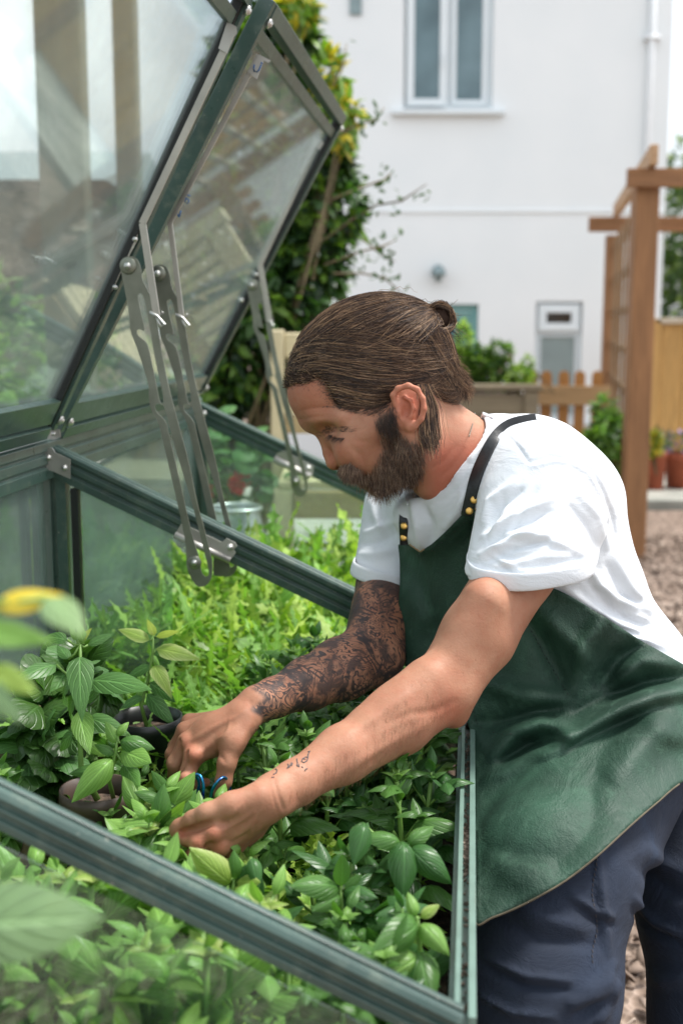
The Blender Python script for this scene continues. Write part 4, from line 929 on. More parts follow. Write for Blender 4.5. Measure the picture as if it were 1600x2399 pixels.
# the far bay: one feathery mass of salad leaves nobody could count
rs = np.random.RandomState(31); n = 5200
uu = rs.uniform(U0 + .04, UF - .03, n); vv = V1 + .04 + (V2 - V1 - .08) * rs.rand(n) ** 1.2
hz = ZS + .02 + .13 * rs.rand(n) ** .55 + .03 * np.sin(uu * 14) * np.cos(vv * 11)
pos = uu[:, None] * EU + vv[:, None] * EV + hz[:, None] * EZ
dd = rdir(n, .75, rs); R = frames(dd, np.array([0, 0, 1.0]) + rs.normal(size=(n, 3)) * .5)
V, F, U = scatter(T_mass, pos, R, rs.uniform(.05, .11, n), rs.randint(0, 3, n))
o = put('salad_leaves', V, F, ML['mizuna_lt'], None, True, U); tag(o, 'feathery light green salad leaves filling the far bay of the cold frame', 'salad leaves', kind='stuff'); o.data.materials.append(ML['mizuna']); o.data.materials.append(ML['hedge_lt'])
mi = np.repeat(rs.choice([0, 0, 1, 1, 2], len(F) // 36 + 1), 36)[:len(F)].astype(np.int32); o.data.polygons.foreach_set('material_index', mi)
n = 1300; uu = rs.uniform(U0 + .05, UF - .06, n); vv = rs.uniform(V1 - .42, V1 - .02, n); hz = ZS + .02 + .13 * rs.rand(n) ** .6
pos = uu[:, None] * EU + vv[:, None] * EV + hz[:, None] * EZ; dd = rdir(n, .7, rs); R = frames(dd, np.array([0, 0, 1.0]) + rs.normal(size=(n, 3)) * .5)
V, F, U = scatter(T_mass, pos, R, rs.uniform(.04, .09, n), rs.randint(0, 3, n)); o = put('salad_leaves', V, F, ML['mizuna'], None, True, U)
tag(o, 'jagged green salad leaves in front of the divider glass', 'salad leaves', kind='stuff')
for k in range(5):      # taller shoots standing against the back glass of the far bay
    a = L(U0 + .1 + .12 * k, V2 - .1 - .12 * (k % 3), ZS)
    pl = plant_at('lime', a, 1.9 + .2 * (k % 2), k * 1.3); tag(pl, None, None, 'tall bolting mizuna at the far end'); pl['label'] = 'tall bolting lime mizuna at the far gable, ' + ORD[k]

# ------------------------------------------------------------ leaves placed one by one
def leaf_by(b, tip, wide, face=.6, tpl=None, curl=.0):
    "leaf spec from base point to tip point; face mixes the normal towards the camera and up"
    b, tip = np.asarray(b), np.asarray(tip); d = tip - b; s = np.linalg.norm(d); n = -FW * face + EZ * (1 - face)
    return (tpl, b, d / s, n, s, wide)
def pot(name, label, px, py, d, rpx, h, mat):
    c = P(px, py, d); r = rpx * d / FOC; t = thing(name, label, 'pot', (c[0], c[1], c[2] - h)); z = c[2] - h
    mb = MB(); mb.lathe((c[0], c[1], z), [(0, 0), (r * .8, 0), (r * .96, h - .018), (r, h - .016), (r, h), (r * .94, h), (r * .9, h - .02), (r * .86, h * .5), (0, h * .5)], 44); mb.put('pot', mat, t, True)
    mb = MB(); mb.lathe((c[0], c[1], z), [(0, h - .02), (r * .5, h - .016), (r * .91, h - .024)], 30); mb.put('compost', m_soil, t, True)
    return c
m_black = simple('black_plastic', (.012, .014, .014, 1), .38, 0, .3, 30); m_brown = simple('brown_plastic', lin(74, 60, 52), .5, 0, .15, 12)
c1 = pot('plant_pot', 'round black plastic pot at the back of the bed', 345, 1678, 1.62, 82, .17, m_black)
c2 = pot('plant_pot', 'round brown plastic pot nearest the left glass', 228, 1846, 1.36, 88, .16, m_brown)
def shoot_plant(label, cat, stem_px, d, leaf_list, mats, name='pepper_plant', tpls=T_pep, up=.35, wide=1.0, root=None, r0=.004):
    pts = [P(x, y, d) for x, y in stem_px]
    if root is not None: pts = [np.asarray(root)] + pts
    t = thing(name, label, cat, pts[0]); mb = MB(); mb.tube(pts, list(np.linspace(r0, r0 * .45, len(pts))), 8); by = {}
    for i, (bx, by_, tx, ty, dz, face, mk) in enumerate(leaf_list):
        b, tp = P(bx, by_, d), P(tx, ty, d + dz); by.setdefault(mk, []).append(leaf_by(b, tp, rnd.uniform(-.25, .25), face, tpls[i % len(tpls)]))
        j = min(range(len(pts)), key=lambda q: np.linalg.norm(pts[q] - b)); mb.tube([pts[j], (pts[j] + b) / 2 - EZ * .003, b], .0015, 5)
    mb.put('stem', m_stem, t, True)
    for mk, sp in by.items(): V, F, U = leaves_mesh(sp); put('leaves', V, F, ML[mk], t, True, U)
    return t
shoot_plant('tall pepper plant with broad pale veined leaves rising from the brown pot', 'pepper plant', [(190, 1800), (186, 1700), (190, 1600), (188, 1510)], 1.36,
    [(132, 1558, 46, 1566, -.05, .55, 'pepper'), (188, 1538, 186, 1628, -.06, .8, 'pepper'), (212, 1596, 348, 1604, -.05, .55, 'pepper'), (186, 1664, 194, 1732, -.06, .85, 'basil_lt'), (158, 1500, 92, 1480, 0, .5, 'pepper'), (206, 1512, 266, 1482, .0, .5, 'pepper'),
     (160, 1545, 132, 1495, .02, .6, 'pepper'), (168, 1598, 100, 1640, .03, .6, 'basil'), (200, 1650, 236, 1606, .0, .6, 'pepper'), (205, 1680, 298, 1712, -.02, .5, 'pepper'), (196, 1508, 186, 1462, -.01, .7, 'basil_lt'), (186, 1505, 214, 1470, 0, .6, 'pepper_yl'), (180, 1500, 160, 1466, 0, .6, 'basil_lt'), (176, 1640, 118, 1690, .03, .6, 'basil'), (205, 1560, 236, 1540, .03, .5, 'pepper'), (170, 1720, 112, 1760, .02, .5, 'pepper'), (200, 1740, 250, 1772, .0, .5, 'basil_lt')], None, root=c2 - EZ * .015)
shoot_plant('young basil shoot with fresh leaves leaning out of the brown pot', 'basil', [(256, 1830), (272, 1760), (275, 1725)], 1.33,
    [(274, 1742, 246, 1690, 0, .6, 'basil_lt'), (282, 1742, 346, 1738, -.02, .5, 'basil'), (284, 1760, 362, 1796, -.04, .5, 'basil_lt'), (262, 1785, 200, 1838, -.05, .7, 'basil_lt'), (268, 1770, 222, 1740, 0, .5, 'basil'), (275, 1725, 296, 1690, 0, .6, 'basil_lt'), (290, 1790, 330, 1850, -.03, .6, 'basil'), (240, 1810, 180, 1800, -.02, .5, 'basil')], None, 'basil_plant', T_basil, root=c2 + EU * .02 - EZ * .02, r0=.003)
shoot_plant('young chilli plant with yellow tipped leaves in the black pot', 'chilli plant', [(330, 1650), (345, 1600), (358, 1530), (360, 1490)], 1.62,
    [(350, 1500, 276, 1462, 0, .5, 'basil_yl'), (362, 1490, 346, 1448, 0, .6, 'pepper_yl'), (366, 1492, 420, 1476, 0, .5, 'pepper_yl'), (366, 1520, 460, 1530, -.02, .5, 'basil_yl'), (360, 1560, 392, 1600, -.04, .7, 'basil_yl'), (352, 1560, 290, 1590, 0, .5, 'pepper'), (346, 1600, 300, 1640, 0, .5, 'mizuna'), (350, 1600, 420, 1640, 0, .5, 'mizuna_dk'), (340, 1630, 270, 1660, 0, .5, 'mizuna_dk'), (345, 1625, 402, 1690, -.03, .6, 'mizuna_dk'), (356, 1540, 400, 1560, .02, .5, 'mizuna')], None, 'chilli_plant', T_pep, root=c1 - EZ * .02, r0=.003)
bush('ivy_plant', 'dark scalloped leaves crowding the left corner below the pepper plant', 'plant', [pq(110, 1690, 1.45, 60, 80), pq(95, 1790, 1.42, 50, 60), pq(180, 1600, 1.5, 60, 60)], [(ML['hedge'], .6), (ML['mizuna_dk'], .4)], 130, .042, T_round, base=L(U0 + .08, V0 + .5, ZS))
# sprigs near the hands
shoot_plant('bright basil sprig pinched between the thumb and finger of the near hand', 'basil', [(392, 1990), (384, 1960), (376, 1930)], 1.235,
    [(376, 1940, 378, 1842, -.01, .85, 'basil'), (372, 1945, 290, 1926, -.02, .45, 'basil_lt'), (366, 1946, 252, 1932, .01, .35, 'basil_lt'), (380, 1950, 424, 1968, -.02, .7, 'basil'), (372, 1952, 330, 2012, -.04, .75, 'basil'), (384, 1955, 392, 2022, -.04, .8, 'basil_lt'), (366, 1930, 318, 1960, .0, .6, 'basil_lt'), (390, 1960, 432, 1986, -.03, .7, 'basil_lt'), (382, 1940, 410, 1915, -.01, .5, 'basil_lt'), (374, 1985, 350, 2060, -.03, .7, 'basil'), (392, 1990, 428, 2050, -.03, .7, 'basil')], None, 'basil_sprig', T_basil, root=P(392, 2080, 1.26), r0=.0022)
shoot_plant('upright basil shoot just behind the pinched sprig', 'basil', [(372, 1930), (382, 1890), (392, 1850)], 1.30,
    [(404, 1900, 450, 1812, -.01, .75, 'basil_lt'), (330, 1900, 290, 1828, -.01, .8, 'basil_lt'), (392, 1860, 355, 1806, 0, .7, 'basil'), (392, 1855, 410, 1806, 0, .6, 'basil_lt'), (380, 1880, 318, 1850, -.01, .5, 'basil'), (384, 1890, 440, 1890, -.01, .5, 'basil'), (376, 1910, 318, 1916, -.01, .5, 'basil_lt'), (420, 1930, 442, 1880, -.02, .7, 'basil')], None, 'basil_plant', T_basil, root=P(372, 2010, 1.33), r0=.0022)
shoot_plant('basil plant with broad cream mottled leaves before the near hand', 'basil', [(540, 2120), (545, 2090), (548, 2060)], 1.14,
    [(540, 2070, 452, 1996, -.03, .75, 'basil_yl'), (520, 2060, 470, 2060, -.02, .7, 'basil_yl'), (550, 2060, 548, 1998, -.01, .7, 'basil'), (556, 2066, 616, 2072, -.02, .5, 'basil_yl'), (552, 2080, 624, 2140, -.04, .7, 'basil_yl'), (556, 2060, 600, 2020, 0, .6, 'basil_dk'), (590, 2010, 605, 2080, -.02, .8, 'basil_dk')], None, 'basil_plant', [T_basil[0], T_basil[2]], root=P(540, 2230, 1.16), r0=.003)
shoot_plant('wide flat leaved basil plant in the middle of the front patch', 'basil', [(800, 2170), (800, 2120), (798, 2080)], 1.12,
    [(795, 2088, 690, 2066, -.03, .55, 'basil'), (800, 2078, 800, 1996, -.01, .8, 'basil'), (805, 2090, 880, 2096, -.02, .55, 'basil_dk'), (808, 2082, 850, 2050, 0, .5, 'basil'), (796, 2100, 740, 2130, -.03, .6, 'basil')], None, 'basil_plant', [T_basil[0], T_basil[2]], root=P(800, 2260, 1.14), r0=.003)
shoot_plant('large quilted dark basil plant left of the front rail', 'basil', [(945, 2120), (950, 2060), (948, 2010)], 1.17,
    [(940, 1975, 952, 2072, -.05, .85, 'basil_dk'), (850, 1930, 842, 2000, -.04, .85, 'basil_dk'), (965, 1985, 1035, 2060, -.04, .8, 'basil_dk'), (955, 1985, 1010, 1930, 0, .5, 'basil'), (935, 1985, 870, 1945, -.02, .5, 'basil')], None, 'basil_plant', [T_basil[1]], root=P(945, 2200, 1.2), r0=.003)
shoot_plant('veined basil plant with spoon shaped leaves in the near right corner', 'basil', [(985, 2260), (982, 2200), (978, 2150)], 1.02,
    [(975, 2160, 890, 2230, -.05, .8, 'basil'), (985, 2170, 1040, 2215, -.03, .7, 'basil_lt'), (980, 2230, 1010, 2345, -.05, .85, 'basil'), (976, 2240, 898, 2300, -.04, .8, 'basil_lt'), (985, 2150, 1030, 2120, 0, .6, 'basil_yl'), (975, 2148, 955, 2096, 0, .7, 'basil_lt'), (945, 2260, 830, 2230, -.02, .5, 'basil')], None, 'basil_plant', [T_basil[0], T_basil[1]], root=P(990, 2420, 1.05), r0=.003)
shoot_plant('drooping bright basil plant lowest at the left edge behind the near glass', 'basil', [(250, 2399), (255, 2330), (260, 2290)], .965,
    [(250, 2300, 130, 2190, -.02, .6, 'basil_lt'), (262, 2300, 400, 2270, -.02, .45, 'basil_lt'), (265, 2320, 340, 2410, -.03, .7, 'basil_yl'), (240, 2320, 120, 2400, -.03, .7, 'basil_lt'), (255, 2290, 210, 2240, -.01, .6, 'basil_yl'), (262, 2290, 300, 2230, 0, .6, 'basil')], None, 'basil_plant', T_basil, root=P(250, 2600, .98), r0=.003)
# out-of-focus pepper plant right in front of the lens
np_ = shoot_plant('blurred pepper plant at the left edge close to the camera with one yellow leaf', 'pepper plant', [(-90, 2300), (-80, 1900), (-70, 1600), (-60, 1400)], .56,
    [(-10, 1420, 152, 1392, .0, .62, 'yellow'), (110, 1400, 196, 1478, -.02, .5, 'near'), (-60, 1478, 128, 1496, .0, .5, 'mizuna'), (-30, 1566, 88, 1618, .0, .4, 'mizuna_lt'), (-40, 1600, 44, 1690, -.02, .7, 'near'), (-110, 2170, 246, 2152, .01, .68, 'near'), (-60, 1420, 20, 1440, .0, .6, 'near')], None, 'pepper_plant', [T_pep[2], leaf_tpl(ovate(.3, .4), 2, 8, .15, .1, .004)], root=np.array([-.20, .52, .25]), r0=.004)

# ------------------------------------------------------------ implicit modelling for the gardener
from mathutils.bvhtree import BVHTree
class SDF:
    def __init__(s, lo, hi, h):
        s.lo = np.array(lo, float); s.h = h; s.n = np.ceil((np.array(hi) - s.lo) / h).astype(int) + 1
        s.F = np.full(s.n, 1.0, np.float32); s.ax = [s.lo[i] + h * np.arange(s.n[i]) for i in range(3)]
    def blk(s, lo, hi):
        a = np.clip(np.floor((lo - s.lo) / s.h).astype(int), 0, s.n); b = np.clip(np.ceil((hi - s.lo) / s.h).astype(int) + 1, 0, s.n)
        sl = tuple(slice(a[i], b[i]) for i in range(3))
        return sl, s.ax[0][sl[0]][:, None, None], s.ax[1][sl[1]][None, :, None], s.ax[2][sl[2]][None, None, :]
    def comb(s, sl, d, k, mode):
        A = s.F[sl]
        if mode == 'sub': d = -d; hh = np.maximum(k - np.abs(A - d), 0) / k; s.F[sl] = np.maximum(A, d) + hh * hh * k * .25
        else: hh = np.maximum(k - np.abs(A - d), 0) / k; s.F[sl] = np.minimum(A, d) - hh * hh * k * .25
    def cap(s, a, b, ra, rb, k=.01, mode='add'):
        a, b = np.asarray(a, float), np.asarray(b, float); pad = k + 3 * s.h
        sl, X, Y, Z = s.blk(np.minimum(a - ra, b - rb) - pad, np.maximum(a + ra, b + rb) + pad)
        if min(X.size, Y.size, Z.size) == 0: return s
        ab = b - a; L2 = max(ab @ ab, 1e-12)
        t = np.clip(((X - a[0]) * ab[0] + (Y - a[1]) * ab[1] + (Z - a[2]) * ab[2]) / L2, 0, 1)
        d = np.sqrt((X - a[0] - t * ab[0]) ** 2 + (Y - a[1] - t * ab[1]) ** 2 + (Z - a[2] - t * ab[2]) ** 2) - (ra + (rb - ra) * t)
        s.comb(sl, d.astype(np.float32), k, mode); return s
    def ell(s, c, R, rad, k=.01, mode='add'):
        c = np.asarray(c, float); R = np.asarray(R, float); rad = np.asarray(rad, float); m = rad.max() + k + 3 * s.h
        sl, X, Y, Z = s.blk(c - m, c + m)
        if min(X.size, Y.size, Z.size) == 0: return s
        q = [(X - c[0]) * R[i][0] + (Y - c[1]) * R[i][1] + (Z - c[2]) * R[i][2] for i in range(3)]
        k0 = np.sqrt(sum((q[i] / rad[i]) ** 2 for i in range(3))); k1 = np.sqrt(sum((q[i] / rad[i] ** 2) ** 2 for i in range(3)))
        d = k0 * (k0 - 1) / np.maximum(k1, 1e-6); d = np.where(k0 < .05, -rad.min(), d)
        s.comb(sl, d.astype(np.float32), k, mode); return s
    def coords(s): return s.ax[0][:, None, None], s.ax[1][None, :, None], s.ax[2][None, None, :]
    def mesh(s):
        F = s.F; ins = F < 0; n = np.array(F.shape); cnt = np.zeros(n - 1, np.int8)
        offs = [(i, j, k) for i in (0, 1) for j in (0, 1) for k in (0, 1)]
        for o in offs: cnt += ins[o[0]:n[0] - 1 + o[0], o[1]:n[1] - 1 + o[1], o[2]:n[2] - 1 + o[2]]
        act = np.argwhere((cnt > 0) & (cnt < 8)); vid = np.full(n - 1, -1, np.int32); vid[tuple(act.T)] = np.arange(len(act))
        val = np.stack([F[act[:, 0] + o[0], act[:, 1] + o[1], act[:, 2] + o[2]] for o in offs], 1)
        acc = np.zeros((len(act), 3)); c = np.zeros(len(act)); O = np.array(offs, float)
        for a in range(8):
            for b in range(a + 1, 8):
                if np.abs(O[a] - O[b]).sum() != 1: continue
                va, vb = val[:, a], val[:, b]; m = (va < 0) != (vb < 0); t = np.where(m, va / np.where(va == vb, 1, va - vb), 0)
                acc += np.where(m[:, None], O[a] + (O[b] - O[a]) * t[:, None], 0); c += m
        V = s.lo + (act + acc / c[:, None]) * s.h; Fc = []
        for axn in range(3):
            o = [0, 0, 0]; o[axn] = 1; u, v = [(1, 2), (2, 0), (0, 1)][axn]
            A = ins[:n[0] - o[0], :n[1] - o[1], :n[2] - o[2]]; B = ins[o[0]:, o[1]:, o[2]:]
            e = np.argwhere(A != B); e = e[(e[:, u] > 0) & (e[:, v] > 0) & (e[:, u] < n[u] - 1) & (e[:, v] < n[v] - 1)]
            du = np.zeros(3, int); du[u] = 1; dv = np.zeros(3, int); dv[v] = 1
            g = lambda q: vid[tuple(q.T)]
            q = np.stack([g(e - du - dv), g(e - dv), g(e), g(e - du)], 1); fl = ~A[tuple(e.T)]
            q[fl] = q[fl][:, ::-1]; Fc.append(q)
        Fc = np.concatenate(Fc); return V, Fc[(Fc >= 0).all(1)]
def relax(V, F, it, f=.5):
    e = np.concatenate([F[:, [0, 1]], F[:, [1, 2]], F[:, [2, 3]], F[:, [3, 0]]]); deg = np.bincount(e.ravel(), minlength=len(V))[:, None]
    for _ in range(it):
        S = np.zeros_like(V)
        for a, b in ((0, 1), (1, 0)):
            for c in range(3): S[:, c] += np.bincount(e[:, a], V[e[:, b], c], len(V))
        V = V + f * (S / np.maximum(deg, 1) - V)
    return V
def normals(V, F):
    n = np.cross(V[F[:, 2]] - V[F[:, 0]], V[F[:, 3]] - V[F[:, 1]]); N = np.zeros_like(V)
    for j in range(4):
        for c in range(3): N[:, c] += np.bincount(F[:, j], n[:, c], len(V))
    return N / (np.linalg.norm(N, axis=1, keepdims=True) + 1e-12)
def ridge(px, py, lines):
    "sum of soft ridges; lines = [(amplitude, width_px, [(x, y), ...]), ...]"
    out = np.zeros_like(px)
    for amp, w_, pts in lines:
        best = np.full(px.shape, 1e9); tt = np.zeros_like(px); n = len(pts) - 1
        for i in range(n):
            ax_, ay_ = pts[i]; bx, by = pts[i + 1]; dx, dy = bx - ax_, by - ay_; t = np.clip(((px - ax_) * dx + (py - ay_) * dy) / (dx * dx + dy * dy + 1e-9), 0, 1)
            d = (px - ax_ - t * dx) ** 2 + (py - ay_ - t * dy) ** 2; m = d < best; best = np.where(m, d, best); tt = np.where(m, (i + t) / n, tt)
        out += amp * np.exp(-best / w_ ** 2) * (np.sin(PI * np.clip(tt, 0, 1)) ** .5 * .85 + .15)
    return out
def inpoly(px, py, poly):
    r = np.zeros(np.shape(px), bool); n = len(poly)
    for i in range(n):
        x0, y0 = poly[i]; x1, y1 = poly[(i + 1) % n]
        c = ((y0 > py) != (y1 > py)) & (px < (x1 - x0) * (py - y0) / (y1 - y0 + 1e-12) + x0); r ^= c
    return r
def polydist(px, py, poly):
    "signed distance in pixels, negative inside"
    best = np.full(np.shape(px), 1e9); n = len(poly)
    for i in range(n):
        ax_, ay_ = poly[i]; bx, by = poly[(i + 1) % n]; dx, dy = bx - ax_, by - ay_; t = np.clip(((px - ax_) * dx + (py - ay_) * dy) / (dx * dx + dy * dy + 1e-9), 0, 1)
        best = np.minimum(best, (px - ax_ - t * dx) ** 2 + (py - ay_ - t * dy) ** 2)
    return np.sqrt(best) * np.where(inpoly(px, py, poly), -1, 1)
def wnoise(V, f, seed, n=5):
    "cheap smooth noise from a few sine waves"
    q = np.random.RandomState(seed); out = np.zeros(len(V))
    for i in range(n):
        d = q.normal(size=3); d /= np.linalg.norm(d); out += np.sin(V @ d * f * q.uniform(.6, 1.6) + q.rand() * 6.3 + 1.5 * np.sin(V @ q.normal(size=3) * f * .4))
    return out / n
def setattr_f(o, name, val):
    a = o.data.attributes.new(name, 'FLOAT', 'POINT'); a.data.foreach_set('value', np.asarray(val, np.float32))
def bvh(V, F): return BVHTree.FromPolygons([Vector(v) for v in V.tolist()], [tuple(f) for f in F.tolist()])
def ray(tree, px, py, rev=False):
    r = FW + (px - 800) / FOC * RT + (py - 1199.5) / FOC * DN; r = r / np.linalg.norm(r)
    if rev: h = tree.ray_cast(Vector(CAM + r * 4), Vector(-r))
    else: h = tree.ray_cast(Vector(CAM), Vector(r))
    return (None, None) if h[0] is None else (np.array(h[0]), np.array(h[1]))

man = thing('person', 'bearded man in white t-shirt and green leather apron bending over the herb bed', 'person', (.78, 1.62, 0))
HD = 1.55; SH = HD / FOC
def Ph(x, y, z=0): return P(x, y, HD) + z * SH * FW
def img(dx, dy): v = dx * RT + dy * DN; return v / np.linalg.norm(v)
AX = [RT, DN, FW]
# ---------------------------------------------- head and neck
hb = np.stack([Ph(x, y, z) for x in (640, 1230) for y in (660, 1230) for z in (-215, 215)]); H = SDF(hb.min(0), hb.max(0), .0017)
def he(x, y, z, rx, ry, rz, k=14, mode='add', ax=None): return H.ell(Ph(x, y, z), AX if ax is None else ax, np.array([rx, ry, rz]) * SH, k * SH, mode)
def hc(a, b, ra, rb, k=12, mode='add'): return H.cap(Ph(*a), Ph(*b), ra * SH, rb * SH, k * SH, mode)
SK = [img(-.92, .38), img(-.38, -.92), FW]
def skull(S, g=0, k=10):
    S.ell(Ph(866, 850), SK, np.array([186 + g, 144 + g, 140 + g]) * SH, k * SH)
    S.ell(Ph(765, 925), AX, np.array([88 + g, 82 + g, 112 + g]) * SH, 40 * SH)
    S.ell(Ph(965, 858), AX, np.array([66 + g, 88 + g, 108 + g]) * SH, 24 * SH)
skull(H)
he(850, 1000, 0, 98, 90, 112, 30)                    # middle of the face
for s in (-1, 1):
    hc((733, 984, 0), (752, 978, 62 * s), 25, 22, 22); hc((752, 978, 62 * s), (800, 985, 98 * s), 22, 20, 20)     # brow ridge
    hc((826, 1048, 82 * s), (915, 985, 122 * s), 30, 24, 34)  # cheek bone
    he(830, 1068, 66 * s, 42, 42, 40, 30)
    hc((958, 1062, 100 * s), (898, 1128, 38 * s), 30, 27, 30)  # jaw
    hc((945, 985, 122 * s), (958, 1062, 104 * s), 26, 28, 30)
he(900, 1062, 0, 85, 78, 96, 30); he(846, 1075, 0, 52, 48, 70, 24)
hc((888, 1128, -16), (888, 1128, 16), 34, 34, 26)      # chin
hc((760, 1018, 0), (774, 1062, 0), 16, 15, 16); hc((774, 1062, 0), (783, 1079, 0), 15, 20.5, 12); he(786, 1084, 0, 20, 16, 20, 8)
for s in (-1, 1):
    he(803, 1073, 22 * s, 17, 15, 12, 10); he(798, 1096, 11 * s, 9, 8, 6, 5, 'sub')
    he(764, 1016, 76 * s, 26, 15, 30, 18, 'sub')        # eye socket
    he(800, 1024, 58 * s, 27, 22, 24, 8)                # closed lid over the eyeball
    hc((771, 1023, 66 * s), (792, 1033, 84 * s), 2.4, 2.0, 3, 'sub'); hc((792, 1033, 84 * s), (822, 1030, 90 * s), 2.0, 1.4, 3, 'sub')
    hc((778, 1002, 72 * s), (815, 1005, 92 * s), 3, 2, 6, 'sub')
hc((828, 1106, -30), (828, 1106, 30), 17, 17, 14); hc((838, 1121, -24), (838, 1121, 24), 8, 8, 6); hc((848, 1133, -20), (848, 1133, 20), 10, 10, 8)
hc((838, 1128, -32), (838, 1128, 32), 2.2, 2.2, 4, 'sub'); hc((812, 1062, -40), (845, 1112, -58), 3, 2, 8, 'sub'); hc((812, 1062, 40), (845, 1112, 58), 3, 2, 8, 'sub')
NK = [((955, 975, 1.55), 100), ((1062, 1078, 1.572), 110), ((1150, 1165, 1.60), 135)]
for (a, ra), (b, rb) in zip(NK[:-1], NK[1:]): H.cap(P(*a), P(*b), ra * SH, rb * SH, 34 * SH)
H.cap(P(1000, 1010, 1.492), P(1000, 1140, 1.535), .012, .010, .03)    # neck muscle
for s in (-1, 1):                                       # ears
    Z = lambda z: z * s
    he0, hc0 = he, hc
    def he(x, y, *a, **k_): return he0(x - 8, y + 15, *a, **k_)
    def hc(a, b, *r_, **k_): return hc0((a[0] - 8, a[1] + 15, a[2]), (b[0] - 8, b[1] + 15, b[2]), *r_, **k_)
    he(958, 952, Z(140), 33, 47, 10, 8, 'add', [img(1, .08), img(-.08, 1), FW])
    he(945, 955, Z(128), 24, 40, 20, 14)
    rim = [(927, 946, -148), (922, 926, -152), (933, 911, -155), (955, 905, -160), (975, 914, -164), (987, 934, -166), (990, 957, -165), (984, 978, -160), (972, 993, -153)]
    for a, b in zip(rim[:-1], rim[1:]): hc((a[0], a[1], -s * a[2]), (b[0], b[1], -s * b[2]), 6.5, 6.5, 5)
    he(955, 935, Z(158), 17, 16, 9, 5, 'sub'); he(951, 962, Z(158), 14, 20, 14, 6, 'sub'); hc((972, 925, Z(160)), (977, 965, Z(158)), 3.4, 3.0, 4, 'sub')
    anti = [(948, 930, -153), (962, 938, -156), (967, 955, -156), (962, 974, -153), (950, 984, -149)]
    for a, b in zip(anti[:-1], anti[1:]): hc((a[0], a[1], -s * a[2]), (b[0], b[1], -s * b[2]), 4.5, 4.2, 5)
    he(934, 962, Z(146), 8, 11, 8, 6); he(962, 994, Z(148), 13, 12, 8, 8)
    he, hc = he0, hc0
hV, hF = H.mesh(); hV = relax(hV, hF, 2, .4)
x_, y_, d_ = PX(hV); hN = normals(hV, hF); face = np.clip(-(hN @ FW) * 1.4 + .3, 0, 1)
hV = hV + hN * (face * ridge(x_, y_, [(-.0009, 5, [(690, 985), (730, 978), (780, 975)]), (-.0007, 4, [(700, 962), (740, 955), (800, 952)]), (-.0006, 4, [(830, 1010), (850, 1005), (868, 995)]), (-.0006, 4, [(828, 1030), (850, 1035), (866, 1034)]), (-.001, 8, [(815, 1045), (845, 1065), (860, 1100)]), (.0014, 9, [(860, 930), (850, 960), (855, 985)]), (-.001, 6, [(1010, 1100), (1040, 1080), (1070, 1040)]), (-.0008, 5, [(1030, 1120), (1060, 1095), (1090, 1050)])]) + .00035 * wnoise(hV, 160, 3))[:, None]
hT = bvh(hV, hF)

# ---------------------------------------------- arms and hands
def limb_grid(pts, pad, h):
    q = np.array([P(*p[:3]) for p in pts]); return SDF(q.min(0) - pad, q.max(0) + pad, h)
def chain(S, pts, k, kk=None):
    "pts: (px, py, depth, radius_px)"
    for a, b in zip(pts[:-1], pts[1:]): S.cap(P(*a[:3]), P(*b[:3]), a[3] * a[2] / FOC, b[3] * b[2] / FOC, k)
armL = [(1300, 1150, 1.455, 84), (1214, 1335, 1.425, 90), (1120, 1490, 1.385, 90), (1040, 1612, 1.36, 80), (930, 1690, 1.325, 82), (800, 1770, 1.28, 68), (690, 1836, 1.24, 54), (640, 1866, 1.222, 52), (606, 1886, 1.215, 47)]
SL_ = limb_grid(armL + [(400, 2040, 1.27, 0)], .075, .0021); chain(SL_, [(a_, b_, c_, q_ - 4) for a_, b_, c_, q_ in armL], .012)
SL_.cap(P(1135, 1410, 1.36), P(1050, 1550, 1.345), .026, .014, .02); SL_.cap(P(1068, 1682, 1.365), P(1040, 1650, 1.365), .010, .020, .02)   # biceps, elbow point
SL_.cap(P(1000, 1600, 1.335), P(870, 1690, 1.30), .026, .014, .02)
LW = (606, 1886, 1.213)
mcpL = [(500, 1952, 1.196, 24), (512, 1985, 1.206, 24), (536, 2002, 1.226, 22), (566, 2002, 1.25, 20)]
for m_, r0 in zip(mcpL, (30, 34, 32, 28)): SL_.cap(P(LW[0] + (m_[0] - 500) * .25, LW[1] + (m_[1] - 1950) * .3, LW[2] + (m_[2] - 1.2) * .6), P(*m_[:3]), r0 * 1.21 / FOC, m_[3] * m_[2] / FOC, .012)
fingers_L = [[mcpL[0], (463, 1974, 1.194, 20), (437, 1967, 1.204, 15.5), (420, 1958, 1.214, 13)], [mcpL[1], (456, 2008, 1.208, 19), (432, 1994, 1.224, 15), (428, 1976, 1.234, 13)],
             [mcpL[2], (472, 2028, 1.234, 18), (444, 2014, 1.252, 15), (438, 1996, 1.262, 13)], [mcpL[3], (508, 2030, 1.262, 16), (480, 2018, 1.276, 13), (470, 2002, 1.284, 11)]]
for f in fingers_L: chain(SL_, f, .005)
chain(SL_, [(606, 1866, 1.205, 32), (540, 1888, 1.196, 28), (486, 1906, 1.194, 21), (452, 1921, 1.202, 17.5), (420, 1938, 1.212, 15.5), (408, 1944, 1.215, 12)], .009)
for c, r in (((500, 1950, 1.188), 17), ((464, 1974, 1.188), 15), ((514, 1986, 1.197), 16), ((458, 2008, 1.200), 14)): SL_.ell(P(*c), AX, np.array([r, r, r]) * 1.2 / FOC, .008)
SL_.cap(P(505, 1926, 1.180), P(425, 1953, 1.202), .0042, .0036, .003, 'sub'); SL_.cap(P(492, 1978, 1.186), P(446, 1990, 1.196), .0022, .0022, .004, 'sub'); SL_.cap(P(500, 2004, 1.198), P(452, 2022, 1.214), .0022, .0022, .004, 'sub')
